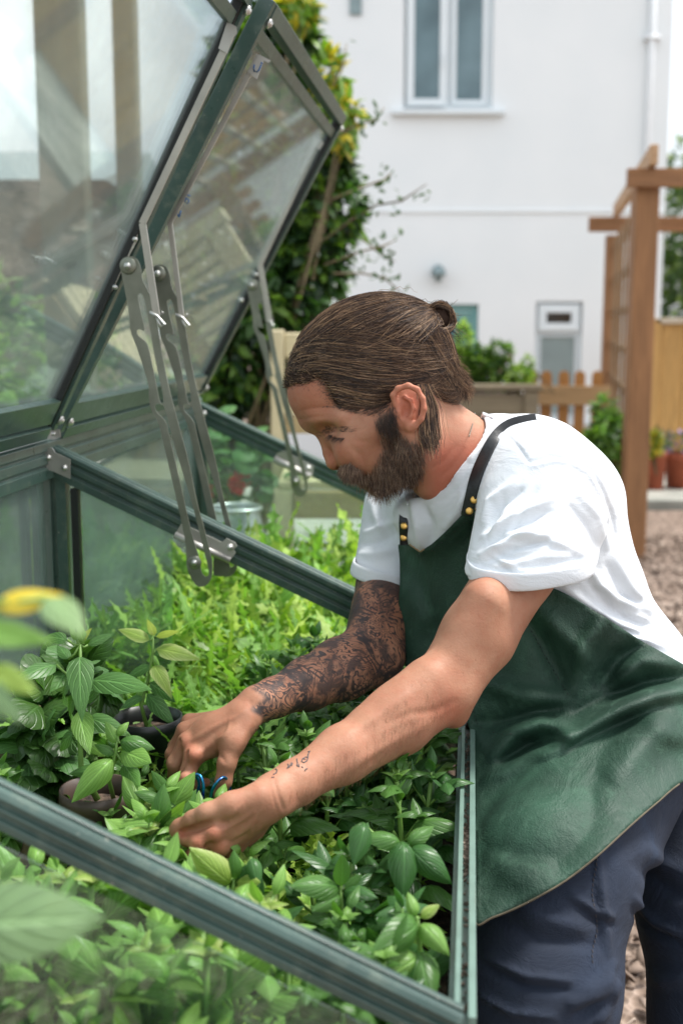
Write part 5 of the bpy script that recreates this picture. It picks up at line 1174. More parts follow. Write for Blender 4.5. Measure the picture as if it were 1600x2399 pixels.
aV, aF = SL_.mesh(); aV = relax(aV, aF, 2, .4); x_, y_, d_ = PX(aV); aN = normals(aV, aF); face = np.clip(-(aN @ FW) * 1.5 + .2, 0, 1)
creaseL = [(-.0011, 9, [(1075, 1640), (1020, 1665), (960, 1672), (900, 1700)]), (.0014, 13, [(1010, 1690), (940, 1730), (850, 1780), (780, 1830)]), (-.0007, 8, [(930, 1740), (860, 1790), (790, 1850)]), (.0018, 14, [(960, 1620), (880, 1680), (800, 1730)]),
   (.0016, 6, [(600, 1900), (560, 1925), (512, 1950)]), (.0015, 6, [(606, 1915), (570, 1950), (520, 1984)]), (.0013, 6, [(610, 1935), (585, 1970), (545, 2000)]), (-.0012, 7, [(560, 1910), (520, 1932)]), (-.0014, 7, [(585, 1950), (545, 1972), (522, 1972)]), (-.0014, 6, [(600, 1965), (570, 1992)]),
   (.0012, 4, [(620, 1890), (590, 1925), (585, 1960), (555, 1990)]), (.001, 3.5, [(570, 1880), (540, 1915), (535, 1945)]), (-.0014, 4, [(640, 1820), (650, 1860), (665, 1900)]), (-.0009, 3, [(628, 1822), (638, 1862), (650, 1905)]), (.0018, 9, [(655, 1910), (680, 1900), (700, 1880)]),
   (-.0009, 2.6, [(455, 1910), (460, 1926), (466, 1936)]), (-.0008, 2.4, [(447, 1914), (451, 1928), (456, 1936)]), (-.0016, 5, [(500, 1925), (470, 1945), (452, 1950)]), (-.0008, 2.5, [(474, 1962), (472, 1976), (476, 1988)]), (-.0008, 2.5, [(466, 1960), (461, 1974), (464, 1988)])]
aV = aV + aN * (face * ridge(x_, y_, creaseL) + .0004 * wnoise(aV, 120, 5))[:, None]
armR = [(945, 1180, 1.79, 95), (912, 1370, 1.71, 78), (872, 1535, 1.625, 77), (800, 1568, 1.575, 76), (720, 1603, 1.53, 64), (640, 1636, 1.475, 48), (600, 1652, 1.452, 44), (572, 1672, 1.445, 42)]
SR = limb_grid(armR + [(390, 1920, 1.45, 0)], .07, .0021); chain(SR, [(a_, b_, c_, q_ - 4) for a_, b_, c_, q_ in armR], .012); SR.cap(P(880, 1400, 1.66), P(850, 1510, 1.60), .018, .012, .03)
mcpR = [(454, 1772, 1.424, 23), (438, 1740, 1.444, 22), (434, 1712, 1.468, 20), (444, 1692, 1.49, 18)]
for m_, r0 in zip(mcpR, (34, 34, 32, 28)): SR.cap(P(560, 1684, 1.445 + (m_[2] - 1.44) * .5), P(*m_[:3]), r0 * 1.44 / FOC, m_[3] * m_[2] / FOC, .012)
for f in [[mcpR[0], (434, 1826, 1.412, 18.5), (436, 1872, 1.416, 15.5), (442, 1904, 1.42, 12.5)], [mcpR[1], (409, 1790, 1.44, 18), (418, 1830, 1.45, 15), (446, 1840, 1.452, 13.5), (482, 1834, 1.45, 11.5)],
          [mcpR[2], (404, 1768, 1.468, 16.5), (408, 1818, 1.48, 14), (430, 1836, 1.488, 12)], [mcpR[3], (408, 1750, 1.498, 14), (408, 1796, 1.505, 12), (424, 1812, 1.508, 10)]]: chain(SR, f, .005)
chain(SR, [(575, 1690, 1.43, 34), (545, 1740, 1.412, 28), (531, 1790, 1.402, 20), (524, 1832, 1.40, 17), (512, 1862, 1.402, 13.5)], .009)
SR.ell(P(508, 1722, 1.438), AX, np.array([52, 46, 30]) * 1.44 / FOC, .02)
for c, r in (((455, 1770, 1.412), 17), ((436, 1738, 1.433), 15), ((434, 1824, 1.404), 12)): SR.ell(P(*c), AX, np.array([r, r, r]) * 1.44 / FOC, .008)
SR.cap(P(440, 1766, 1.412), P(420, 1822, 1.408), .0024, .0024, .004, 'sub'); SR.cap(P(424, 1738, 1.432), P(405, 1780, 1.43), .0024, .0024, .004, 'sub')
bV, bF = SR.mesh(); bV = relax(bV, bF, 2, .4); x_, y_, d_ = PX(bV); bN = normals(bV, bF); face = np.clip(-(bN @ FW) * 1.5 + .2, 0, 1)
bV = bV + bN * (face * ridge(x_, y_, [(.0016, 6, [(560, 1700), (510, 1735), (460, 1770)]), (.0014, 6, [(550, 1680), (500, 1705), (445, 1738)]), (-.0012, 7, [(530, 1700), (470, 1740), (445, 1755)]), (-.0012, 5, [(500, 1760), (520, 1775), (530, 1790)]), (.0014, 8, [(590, 1690), (570, 1730), (548, 1775)]), (-.0010, 4, [(585, 1640), (592, 1670), (600, 1695)]), (.0012, 4, [(580, 1660), (540, 1690), (530, 1720)])]) + .0004 * wnoise(bV, 120, 6))[:, None]
armT = bvh(aV, aF)

# ---------------------------------------------- skin material with beard shadow and the tattoo sleeve
def skin():
    m = M('skin'); at = lambda n_: (lambda q: q.outputs['Fac'])(m.n('Attribute', attribute_name=n_))
    n1 = m.noise(14, 4, .55); n2 = m.noise(90, 5, .6); n3 = m.noise(420, 3, .6)
    c = m.ramp(n1, [(.3, lin(150, 103, 80)), (.5, lin(164, 116, 91)), (.75, lin(178, 132, 106))]); c = m.mix(m.ramp(n2, [(.45, 0.0), (.8, .4)]), c, lin(160, 94, 72))
    c = m.mix(m.ramp(n3, [(.66, 0.0), (.74, .35)]), c, lin(140, 84, 60)); c = m.mix(m.ramp(m.vor(62), [(.0, .55), (.045, .25), (.07, 0.0)]), c, lin(120, 66, 46))
    c = m.mix(m.math('MULTIPLY', at('red'), .55), c, lin(196, 92, 70)); c = m.mix(m.math('MULTIPLY', at('beard'), m.ramp(m.noise(300, 3, .7), [(.3, .6), (.7, .9)])), c, lin(66, 46, 36))
    # ink: distorted bands, scales and scrolls
    v = m.coord('Object', (1, 1, 1)); w_ = m.n('TexWave', wave_type='RINGS'); w_.inputs['Scale'].default_value = 15; w_.inputs['Distortion'].default_value = 11; w_.inputs['Detail'].default_value = 2.2; w_.inputs['Detail Scale'].default_value = 1.7; m.l(v, w_.inputs[0])
    w2 = m.n('TexWave', wave_type='BANDS', bands_direction='DIAGONAL'); w2.inputs['Scale'].default_value = 62; w2.inputs['Distortion'].default_value = 5.5; w2.inputs['Detail'].default_value = 1; w2.inputs['Detail Scale'].default_value = .6; m.l(v, w2.inputs[0])
    nn = m.noise(24, 2.5, .5, None, 1.4); ct = m.math('ABSOLUTE', m.math('SUBTRACT', m.math('FRACT', m.math('MULTIPLY', nn, 11.0)), .5)); lines = m.ramp(ct, [(.0, 1.0), (.10, .95), (.2, 0.0)])
    rings = m.ramp(w_.outputs[1], [(.0, 1.0), (.3, .9), (.45, 0.0)]); feath = m.ramp(w2.outputs[1], [(.0, .95), (.35, .8), (.55, .0)])
    msk = m.ramp(m.noise(22, 3, .5, None, .8), [(.5, 0.0), (.55, 1.0)]); shade = m.ramp(m.noise(26, 5, .65, None, 1.2), [(.46, 0.0), (.58, .86)])
    ink = m.math('MAXIMUM', lines, m.math('MULTIPLY', m.math('MAXIMUM', feath, rings), msk)); ink = m.math('MAXIMUM', ink, shade)
    ink = m.math('MULTIPLY', m.math('MINIMUM', ink, 1.0), m.math('MULTIPLY', at('ink'), .93)); c = m.mix(ink, c, lin(44, 46, 50))
    m.color(c).rough(m.ramp(n2, [(.3, .52), (.7, .68)])); m.b.inputs['Specular IOR Level'].default_value = .35; m.b.inputs['Subsurface Weight'].default_value = .12; m.b.inputs['Subsurface Radius'].default_value = (.012, .004, .002); m.b.inputs['Subsurface Scale'].default_value = .5
    m.bump(n3, .35, .0009); m.bump(m.noise(170, 4, .6), .3, .0012); return m.m
m_skin = skin()
beard_poly = [(905, 968), (925, 985), (935, 1005), (962, 1030), (992, 1040), (998, 1075), (992, 1112), (975, 1140), (945, 1156), (905, 1170), (870, 1160), (858, 1146), (850, 1138), (832, 1140), (842, 1128), (836, 1118), (806, 1112), (792, 1096), (800, 1088), (822, 1080), (846, 1098), (868, 1105), (880, 1080), (893, 1050), (886, 1020), (884, 990)]
bodyV = np.concatenate([hV, aV, bV]); bodyF = np.concatenate([hF, aF + len(hV), bF + len(hV) + len(aV)])
def near_quad(a_off, A_, b_off, B_, at):
    i0 = int(np.argmin(((A_ - at) ** 2).sum(1))); j0 = int(np.argmin(((B_ - A_[i0]) ** 2).sum(1)))
    fa = bodyF[(bodyF == i0 + a_off).any(1)][0]; fb = bodyF[(bodyF == j0 + b_off).any(1)][0]
    return [[fa[q_], fa[(q_ + 1) % 4], fb[(4 - q_) % 4], fb[(5 - q_) % 4]] for q_ in range(4)]
extra = near_quad(0, hV, len(hV), aV, P(1200, 1150, 1.50)) + near_quad(0, hV, len(hV) + len(aV), bV, P(1080, 1170, 1.68))
bodyF = np.concatenate([bodyF, np.array(extra)])
lab = np.arange(len(bodyV)); ed_ = np.concatenate([bodyF[:, [0, 1]], bodyF[:, [1, 2]], bodyF[:, [2, 3]]])
while True:                             # label connected pieces, then drop stray crumbs
    la, lb = lab[ed_[:, 0]], lab[ed_[:, 1]]
    if (la == lb).all(): break
    m_ = np.minimum(la, lb); np.minimum.at(lab, la, m_); np.minimum.at(lab, lb, m_); lab = lab[lab]
keep = np.bincount(lab, minlength=len(lab))[lab] > 300; nH_, nA_ = int(keep[:len(hV)].sum()), int(keep[len(hV):len(hV) + len(aV)].sum())
remap = np.cumsum(keep) - 1; bodyF = remap[bodyF[keep[bodyF].all(1)]]; bodyV = bodyV[keep]
body = put('body', bodyV, bodyF, m_skin, man, True)
x_, y_, d_ = PX(bodyV); isH = np.arange(len(bodyV)) < nH_; isR = np.arange(len(bodyV)) >= nH_ + nA_
setattr_f(body, 'beard', np.where(isH, np.clip(.3 - polydist(x_, y_, beard_poly) / 34, 0, .75) * np.clip((y_ - 975) / 50, .3, 1), 0))
setattr_f(body, 'ink', np.where(isR, np.clip((x_ - 596 - 14 * np.sin(y_ * .12)) / 16, 0, 1), 0))
red = np.where(isH, .5 * np.clip(1 - np.hypot((x_ - 775), (y_ - 1075) * .8) / 60, 0, 1) + .9 * np.clip(1 - np.hypot(x_ - 965, (y_ - 945) * .8) / 70, 0, 1) + .75 * np.clip((x_ - 985) / 40, 0, 1) * np.clip((y_ - 1000) / 60, 0, 1) + .35 * np.clip((1010 - y_) / 60, 0, 1) * np.clip((800 - x_) / 60, 0, 1), 0)
armd = [(500, 1952, 20), (463, 1974, 20), (512, 1988, 20), (456, 2008, 20), (454, 1775, 22), (438, 1742, 20), (1055, 1668, 40), (434, 1826, 16), (430, 1950, 16)]
red = red + np.where(~isH, sum(.5 * np.exp(-((x_ - a) ** 2 + (y_ - b) ** 2) / r ** 2) for a, b, r in armd), 0)
setattr_f(body, 'red', np.clip(red, 0, 1))
m_ink = simple('tattoo_ink', lin(62, 66, 72), .6, 0, .15, 60)
def on_arm(tree, pts, off=.0003):
    out = []
    for x, y in pts:
        h, n_ = ray(tree, x, y)
        if h is not None: out.append(h + n_ * off)
    return out
def ink_strokes(tree, lines, w_, name='tattoo'):
    mb = MB()
    for ln in lines:
        q = []
        for a, b in zip(ln[:-1], ln[1:]):
            for t in np.linspace(0, 1, 4)[:-1]: q.append((a[0] + (b[0] - a[0]) * t, a[1] + (b[1] - a[1]) * t))
        pts = on_arm(tree, q + [ln[-1]])
        if len(pts) > 1: mb.tube(pts, w_, 5)
    if mb.V: mb.put(name, m_ink, body, True)
def tt(x, y): return (380 + x / 3.015, 1580 + y / 3.015)
ink_strokes(armT, [[tt(800, 672), tt(812, 680), tt(806, 700), tt(784, 712)], [tt(772, 732), tt(792, 728)], [tt(884, 668), tt(894, 650), tt(888, 636)], [tt(896, 662), tt(908, 640), tt(914, 626)], [tt(912, 650), tt(922, 632)], [tt(950, 600), tt(956, 630), tt(950, 648), tt(968, 656), tt(964, 638)],
    [tt(990, 600), tt(984, 618), tt(1000, 628), tt(1024, 612), tt(1030, 592), tt(1012, 586), tt(992, 600), tt(1014, 604)], [tt(1028, 592), tt(1032, 566), tt(1044, 546), tt(1030, 550)], [tt(1006, 684), tt(1014, 672), tt(1026, 668)], [tt(984, 654), tt(996, 662)]], .00055)

# ---------------------------------------------- t-shirt
sg = np.array([P(x, y, d) for x in (790, 1720) for y in (925, 1720) for d in (1.33, 1.92)]); S = SDF(sg.min(0), sg.max(0), .0027)
def sc_(a, b, ra, rb, k=.035): S.cap(P(*a), P(*b), ra - .005, rb - .005, k)
sc_((1100, 1150, 1.60), (1245, 1118, 1.53), .068, .080); sc_((1100, 1150, 1.60), (950, 1195, 1.76), .068, .056); sc_((1235, 1116, 1.58), (1308, 1178, 1.56), .078, .082)
sc_((1308, 1190, 1.56), (1335, 1350, 1.575), .084, .086); sc_((1335, 1350, 1.575), (1462, 1600, 1.61), .086, .092); sc_((1465, 1600, 1.61), (1560, 1720, 1.63), .095, .11)
sc_((1110, 1240, 1.62), (1160, 1400, 1.63), .085, .09); sc_((1160, 1400, 1.63), (1370, 1600, 1.64), .09, .10); sc_((1010, 1230, 1.68), (1090, 1420, 1.68), .05, .06)
sc_((1250, 1110, 1.74), (1450, 1560, 1.74), .06, .08); sc_((1150, 1050, 1.57), (1250, 1110, 1.55), .048, .07, .03); sc_((1000, 1205, 1.60), (1130, 1140, 1.545), .05, .062, .03)
T2 = SDF(sg.min(0), sg.max(0), .0027)                  # sleeves, cut square at the hem
cutn = -img(.05, 1.0) - FW * .22; cutn /= np.linalg.norm(cutn)
T2.cap(P(1285, 1150, 1.47), P(1238, 1370, 1.425), .076, .073, .03); T2.cap(P(1228, 1200, 1.46), P(1165, 1345, 1.42), .050, .030, .03)
X, Y, Z = T2.coords(); pc = P(1240, 1337, 1.42); T2.F = np.maximum(T2.F, -((X - pc[0]) * cutn[0] + (Y - pc[1]) * cutn[1] + (Z - pc[2]) * cutn[2]).astype(np.float32))
S.F = (lambda A, B, k: np.minimum(A, B) - (np.maximum(k - np.abs(A - B), 0) / k) ** 2 * k * .25)(S.F, T2.F, np.float32(.02))
T2.F[:] = 1.0; T2.cap(P(948, 1185, 1.78), P(906, 1372, 1.705), .060, .050, .03); cn2 = -img(-.28, 1.0) - FW * .12; cn2 /= np.linalg.norm(cn2); pc = P(880, 1352, 1.70)
T2.F = np.maximum(T2.F, -((X - pc[0]) * cn2[0] + (Y - pc[1]) * cn2[1] + (Z - pc[2]) * cn2[2]).astype(np.float32))
S.F = (lambda A, B, k: np.minimum(A, B) - (np.maximum(k - np.abs(A - B), 0) / k) ** 2 * k * .25)(S.F, T2.F, np.float32(.02)); del T2
S.cap(P(1232, 1400, 1.419), P(1249, 1310, 1.438), .064, .060, .004, 'sub'); S.cap(P(900, 1400, 1.694), P(915, 1330, 1.722), .043, .040, .004, 'sub')
for (a, ra), (b, rb) in zip(NK[:-1], NK[1:]): S.cap(P(*a), P(*b), ra * SH + .004, (rb if rb < 120 else 100) * SH + .004, .006, 'sub')
S.cap(P(930, 1060, 1.58), P(1010, 1040, 1.58), .060, .058, .02, 'sub')
sV, sF = S.mesh(); sV = relax(sV, sF, 4, .5); x_, y_, d_ = PX(sV); sN = normals(sV, sF); face = np.clip(-(sN @ FW) * 1.6 + .35, 0, 1)
folds = [(.0065, 11, [(1128, 1262), (1200, 1212), (1300, 1165)]), (-.005, 9, [(1140, 1276), (1210, 1232), (1300, 1195)]), (.0065, 12, [(1120, 1305), (1205, 1262), (1310, 1232)]), (-.0045, 10, [(1120, 1322), (1210, 1285), (1300, 1262)]), (.006, 12, [(1130, 1230), (1150, 1175), (1210, 1125)]), (-.005, 9, [(1142, 1250), (1165, 1195), (1225, 1145)]),
         (.005, 12, [(1160, 1330), (1250, 1308), (1340, 1300)]), (.006, 13, [(1180, 1250), (1280, 1262), (1370, 1300)]), (-.005, 11, [(1330, 1180), (1375, 1230), (1400, 1290)]), (.005, 14, [(1350, 1150), (1400, 1210), (1425, 1290)]),
         (-.0028, 4, [(1188, 1020), (1215, 1048), (1240, 1084)]), (-.0032, 4.5, [(1240, 1084), (1290, 1070), (1340, 1073), (1385, 1100), (1415, 1150), (1435, 1210), (1441, 1255), (1425, 1295)]), (.002, 5, [(1245, 1094), (1292, 1080), (1336, 1083), (1378, 1108), (1405, 1155), (1424, 1212), (1430, 1255)]),
         (.007, 14, [(1385, 1340), (1440, 1400), (1520, 1440)]), (-.005, 12, [(1370, 1350), (1430, 1425), (1520, 1475)]), (.006, 13, [(1320, 1375), (1400, 1430), (1520, 1500)]), (.006, 14, [(1440, 1300), (1480, 1380), (1530, 1440)]), (-.004, 10, [(1420, 1320), (1460, 1390), (1500, 1420)]), (.0045, 10, [(1430, 1480), (1500, 1500), (1570, 1520)]),
         (.006, 13, [(965, 1165), (975, 1220), (985, 1285)]), (-.005, 12, [(990, 1180), (1010, 1230), (1010, 1280)]), (.005, 12, [(1040, 1240), (1070, 1200), (1090, 1150)]), (.004, 9, [(1100, 1080), (1140, 1040), (1180, 1015)]), (-.002, 4, [(1000, 1186), (1050, 1165), (1100, 1110), (1130, 1040), (1150, 985)]),
         (.005, 11, [(850, 1250), (890, 1240), (930, 1220)]), (-.004, 10, [(845, 1275), (890, 1268), (930, 1250)]), (.005, 12, [(838, 1300), (880, 1300), (930, 1290)]), (-.0016, 4, [(825, 1318), (880, 1338), (940, 1350)]), (-.0018, 4, [(1085, 1312), (1160, 1334), (1240, 1332), (1370, 1308)]), (.0045, 12, [(870, 1170), (880, 1210), (900, 1250)])]
q_ = np.random.RandomState(12)
for i in range(11):
    a = -1.15 + i * .17 + q_.normal() * .04; L0 = q_.uniform(110, 190); x1, y1 = 1128 + 12 * math.cos(a), 1288 + 14 * math.sin(a)
    folds.append(((.0036 if i % 2 else -.003), q_.uniform(5, 8), [(x1, y1), (x1 + L0 * .5 * math.cos(a + .1), y1 + L0 * .5 * math.sin(a + .1)), (x1 + L0 * math.cos(a - .05), y1 + L0 * math.sin(a - .05))]))
for i in range(9):
    x1, y1 = 1385 + q_.uniform(-20, 60), 1350 + i * 14; folds.append(((.004 if i % 2 else -.0035), q_.uniform(5, 8), [(x1, y1), (x1 + 55, y1 + 42 + q_.normal() * 6), (x1 + 115, y1 + 62)]))
folds = [(a_, w_ * (.78 if w_ > 8 else 1), l_) for a_, w_, l_ in folds]
sV = sV + sN * (face * (ridge(x_, y_, folds) + .0012 * wnoise(sV, 55, 8)))[:, None]
sV = relax(sV, sF, 1, .3); sT = bvh(sV, sF)
m_shirt = M('white_cotton'); m_shirt.color(m_shirt.ramp(m_shirt.noise(8, 4), [(.3, (.66, .70, .745, 1)), (.7, (.73, .76, .79, 1))])).set(Roughness=.95); m_shirt.bump(m_shirt.noise(500, 2), .3, .0006); m_shirt.bump(m_shirt.noise(22, 5, .6, m_shirt.coord('Object', (1, .6, 1.6)), 1.2), .45, .004); m_shirt.b.inputs['Sheen Weight'].default_value = .25; m_shirt = m_shirt.m
shirt = put('t_shirt', sV, sF, m_shirt, man, True)
def closed(pts, n=6):
    pts = [np.array(p, float) for p in pts]; out = []; k = len(pts)
    for i in range(k):
        p0, p1, p2, p3 = (pts[(i + j - 1) % k] for j in range(4))
        for t in np.linspace(0, 1, n, endpoint=False): out.append(.5 * (2 * p1 + (p2 - p0) * t + (2 * p0 - 5 * p1 + 4 * p2 - p3) * t * t + (3 * p1 - p0 - 3 * p2 + p3) * t ** 3))
    return out
mb = MB(); mb.tube([P(*q) for q in closed([(1112, 968, 1.572), (1108, 990, 1.528), (1098, 1024, 1.498)], 6)][:12], .0006, 5); mb.put('necklace', m_stay, man, True)

# ---------------------------------------------- jeans and boots
jg = SDF(np.array([.08, 1.02, .0]), np.array([.95, 1.95, .95]), .0042)
def jc(a, b, ra, rb, k=.022): jg.cap(P(*a), P(*b), ra, rb, k)
jc((1500, 1660, 1.64), (1590, 1720, 1.68), .105, .12); jc((1470, 1730, 1.58), (1300, 2050, 1.36), .10, .092); jc((1300, 2050, 1.36), (1268, 2300, 1.30), .092, .080)
kneeA = P(1268, 2330, 1.30); ankA = np.array([kneeA[0] + .02, kneeA[1] + .10, .10]); kneeB = P(1700, 2420, 1.54); ankB = np.array([kneeB[0] - .02, kneeB[1] + .12, .10])
jg.cap(kneeA, ankA, .078, .055, .04); jc((1600, 1740, 1.68), (1688, 2120, 1.58), .11, .108); jc((1688, 2120, 1.58), (1700, 2420, 1.54), .108, .09); jg.cap(kneeB, ankB, .088, .056, .04)
jV, jF = jg.mesh(); jV = relax(jV, jF, 2, .5); x_, y_, d_ = PX(jV); jN = normals(jV, jF); face = np.clip(-(jN @ FW) * 1.6 + .35, 0, 1)
jV = jV + jN * (face * (ridge(x_, y_, [(.008, 22, [(1180, 2080), (1260, 2150), (1380, 2180)]), (-.007, 18, [(1150, 2140), (1260, 2200), (1400, 2215)]), (.010, 18, [(1330, 2360), (1400, 2330), (1440, 2290)]), (-.008, 16, [(1340, 2385), (1400, 2360), (1435, 2340)]), (.009, 16, [(1400, 2400), (1430, 2340), (1445, 2300)]), (.006, 12, [(1395, 1990), (1410, 2120), (1425, 2240)]), (-.004, 5, [(1385, 1990), (1398, 2120), (1412, 2240)]), (.008, 20, [(1500, 1980), (1560, 2030), (1620, 2050)]), (-.006, 18, [(1480, 2020), (1560, 2080), (1620, 2100)]), (.008, 20, [(1490, 2280), (1550, 2300), (1620, 2290)]), (.006, 9, [(1130, 2240), (1230, 2290), (1340, 2300)]), (-.006, 9, [(1130, 2262), (1230, 2312), (1340, 2322)]), (.007, 9, [(1120, 2330), (1200, 2372), (1300, 2385)]), (-.006, 8, [(1350, 2120), (1400, 2160), (1440, 2170)]), (.007, 10, [(1330, 2090), (1390, 2135), (1440, 2150)]), (.007, 9, [(1480, 2100), (1530, 2160), (1600, 2190)]), (-.006, 9, [(1480, 2130), (1530, 2185), (1600, 2215)]), (.008, 10, [(1360, 2330), (1410, 2300), (1445, 2250)])]) + .0025 * wnoise(jV, 32, 9)))[:, None]
m_jean = M('denim'); v = m_jean.coord('Object', (1, 1, 1)); n = m_jean.noise(7, 5, .6); n2 = m_jean.n('TexWave', bands_direction='DIAGONAL'); n2.inputs['Scale'].default_value = 420; n2.inputs['Distortion'].default_value = 2; m_jean.l(v, n2.inputs[0])
c = m_jean.ramp(n, [(.4, lin(7, 16, 31)), (.58, lin(12, 26, 45)), (.8, lin(42, 65, 92))]); c = m_jean.mix(m_jean.math('MULTIPLY', n2.outputs[1], .25), c, lin(84, 98, 124)); m_jean.color(c).set(Roughness=.9); m_jean.bump(n2.outputs[1], .45, .0012); m_jean.bump(m_jean.noise(16, 5, .6, m_jean.coord('Object', (1, 1, 1.5)), 1.2), .6, .008); m_jean = m_jean.m
jeans = put('jeans', jV, jF, m_jean, man, True)
jT = bvh(jV, jF); m_thread = simple('orange_thread', lin(62, 58, 60), .8)
mb = MB(); q = [(1392 + 6 * math.sin(i * .5), 1975 + i * 12) for i in range(24)]
for x, y in q:
    h, n_ = ray(jT, x, y); h2, _ = ray(jT, x + 1, y + 7)
    if h is not None and h2 is not None: mb.tube([h + n_ * .0006, h2 + n_ * .0006], .0006, 4)
if mb.V: mb.put('stitching', m_thread, jeans)
m_boot = simple('brown_leather_boot', lin(70, 46, 32), .5, 0, .25, 20, .3)
for ank in (ankA, ankB):
    b = SDF(np.array([ank[0] - .08, ank[1] - .24, -.005]), np.array([ank[0] + .08, ank[1] + .1, .2]), .005)
    b.cap(ank + (0, 0, .03), ank + (0, .01, -.05), .048, .046, .03); b.cap(ank + (0, .02, -.06), ank + (0, -.13, -.062), .036, .034, .03); b.ell(ank + (0, -.05, -.087), np.eye(3), (.048, .14, .02), .02)
    V, F = b.mesh(); put('boot', relax(V, F, 2), F, m_boot, man, True)

# ---------------------------------------------- leather apron
def spline(pts, step, close=True):
    out = []; pts = [np.array(p, float) for p in pts]; k = len(pts)
    for i in range(k if close else k - 1):
        p0, p1, p2, p3 = (pts[(i + j - 1) % k] if close else pts[min(max(i + j - 1, 0), k - 1)] for j in range(4))
        n = max(1, int(np.linalg.norm((p2 - p1)[:2]) / step))
        for t in np.linspace(0, 1, n, endpoint=False):
            out.append(.5 * (2 * p1 + (p2 - p0) * t + (2 * p0 - 5 * p1 + 4 * p2 - p3) * t * t + (3 * p1 - p0 - 3 * p2 + p3) * t ** 3) if min(np.linalg.norm((p1 - p0)[:2]), np.linalg.norm((p3 - p2)[:2])) > 4 else p1 + (p2 - p1) * t)
    return out
ap_out = [(934, 1276), (946, 1272), (960, 1276), (972, 1284), (983, 1292), (985, 1292.5), (986, 1292), (1010, 1276), (1050, 1240), (1085, 1203), (1100, 1188), (1114, 1192), (1114, 1225), (1120, 1258), (1130, 1280), (1180, 1330), (1240, 1362), (1310, 1384), (1400, 1436), (1500, 1500), (1600, 1557), (1690, 1600), (1715, 1700), (1700, 1790), (1600, 1832), (1540, 1880), (1480, 1932), (1400, 2005), (1330, 2060), (1260, 2102), (1200, 2132), (1150, 2152), (1116, 2166), (1113, 2100), (1112, 1950), (1110, 1800), (1098, 1700), (1060, 1650), (1000, 1612), (960, 1578), (940, 1520), (932, 1460), (937, 1380), (937, 1310)]
ctrl = np.array([(936, 1280, 1.645), (985, 1292, 1.60), (1050, 1240, 1.545), (1100, 1190, 1.52), (1125, 1275, 1.515), (1240, 1362, 1.50), (1400, 1436, 1.478), (1500, 1500, 1.49), (1600, 1557, 1.50), (1700, 1610, 1.53), (1000, 1400, 1.60), (935, 1480, 1.64), (1100, 1400, 1.53), (1250, 1500, 1.50), (1400, 1560, 1.49), (960, 1580, 1.62), (1100, 1560, 1.54), (1100, 1680, 1.52), (1250, 1650, 1.49), (1400, 1650, 1.475), (1560, 1640, 1.47), (1112, 1760, 1.49), (1112, 1900, 1.40), (1112, 2050, 1.30), (1116, 2166, 1.235), (1250, 1800, 1.43), (1250, 1950, 1.32), (1260, 2102, 1.235), (1400, 1760, 1.41), (1400, 1880, 1.32), (1400, 2005, 1.255), (1540, 1720, 1.43), (1540, 1880, 1.33), (1620, 1700, 1.46), (1700, 1790, 1.46), (1715, 1700, 1.50)])
def tps(C, px, py):
    c = C[:, :2] / 300.0; q = np.stack([px, py], -1) / 300.0; U = lambda r2: np.where(r2 > 0, .5 * r2 * np.log(np.maximum(r2, 1e-12)), 0)
    n = len(c); A = np.zeros((n + 3, n + 3)); A[:n, :n] = U(((c[:, None] - c[None]) ** 2).sum(-1)) + np.eye(n) * .02; A[:n, n] = 1; A[:n, n + 1:] = c; A[n, :n] = 1; A[n + 1:, :n] = c.T
    w_ = np.linalg.solve(A, np.concatenate([C[:, 2], np.zeros(3)])); return U(((q[:, None] - c[None]) ** 2).sum(-1)) @ w_[:n] + w_[n] + q @ w_[n + 1:]
afold = [(.036, 24, [(1640, 1612), (1535, 1630), (1440, 1668), (1340, 1728), (1255, 1778)]), (-.028, 18, [(1620, 1588), (1510, 1600), (1420, 1640), (1345, 1682)]), (.020, 60, [(1600, 1660), (1500, 1740), (1420, 1830)]), (-.028, 55, [(1240, 1830), (1300, 1900), (1380, 1930)]), (.014, 60, [(1130, 1960), (1200, 2040), (1300, 2030)]),
         (.026, 17, [(1150, 1778), (1200, 1716), (1262, 1694), (1312, 1704), (1340, 1730)]), (-.024, 14, [(1170, 1790), (1240, 1745), (1310, 1738)]), (-.022, 24, [(1530, 1500), (1450, 1545), (1400, 1620)]), (.018, 24, [(1420, 1440), (1368, 1520), (1340, 1630)]), (.013, 20, [(1600, 1565), (1500, 1545), (1440, 1590)]),
         (.011, 24, [(1110, 1590), (1220, 1632), (1335, 1640)]), (-.014, 22, [(1100, 1700), (1200, 1690), (1330, 1655)]), (.012, 22, [(1120, 1830), (1210, 1800), (1350, 1752)]), (-.010, 24, [(1200, 1400), (1270, 1500), (1330, 1620)]), (.009, 22, [(1250, 1420), (1330, 1500), (1380, 1560)]), (.009, 26, [(950, 1360), (985, 1450), (960, 1540)]), (-.007, 22, [(1000, 1340), (1020, 1430), (1010, 1540)]),
         (.010, 30, [(1500, 1660), (1560, 1720), (1640, 1740)]), (-.010, 16, [(1330, 1752), (1440, 1700), (1530, 1664)]), (.008, 14, [(1480, 1600), (1540, 1592), (1640, 1590)])]
def ap_depth(px, py):
    px, py = np.asarray(px, float), np.asarray(py, float); d = tps(ctrl, px, py) - 1.25 * ridge(px, py, [(a_, w_ * .85, l_) for a_, w_, l_ in afold]) + .0035 * np.sin(px * .021 + 2 * np.sin(py * .011)) * np.sin(py * .017 + 1.3 * np.sin(px * .013))
    for i in range(len(d)):
        for T_, g in ((sT, .006), (jT, .006)):
            h, _ = ray(T_, px[i], py[i])
            if h is not None:
                dd_ = float((h - CAM) @ FW) - g
                if dd_ < d[i] and dd_ > d[i] - (.045 if py[i] < 1330 else .10): d[i] = dd_
    return d
from mathutils.geometry import delaunay_2d_cdt
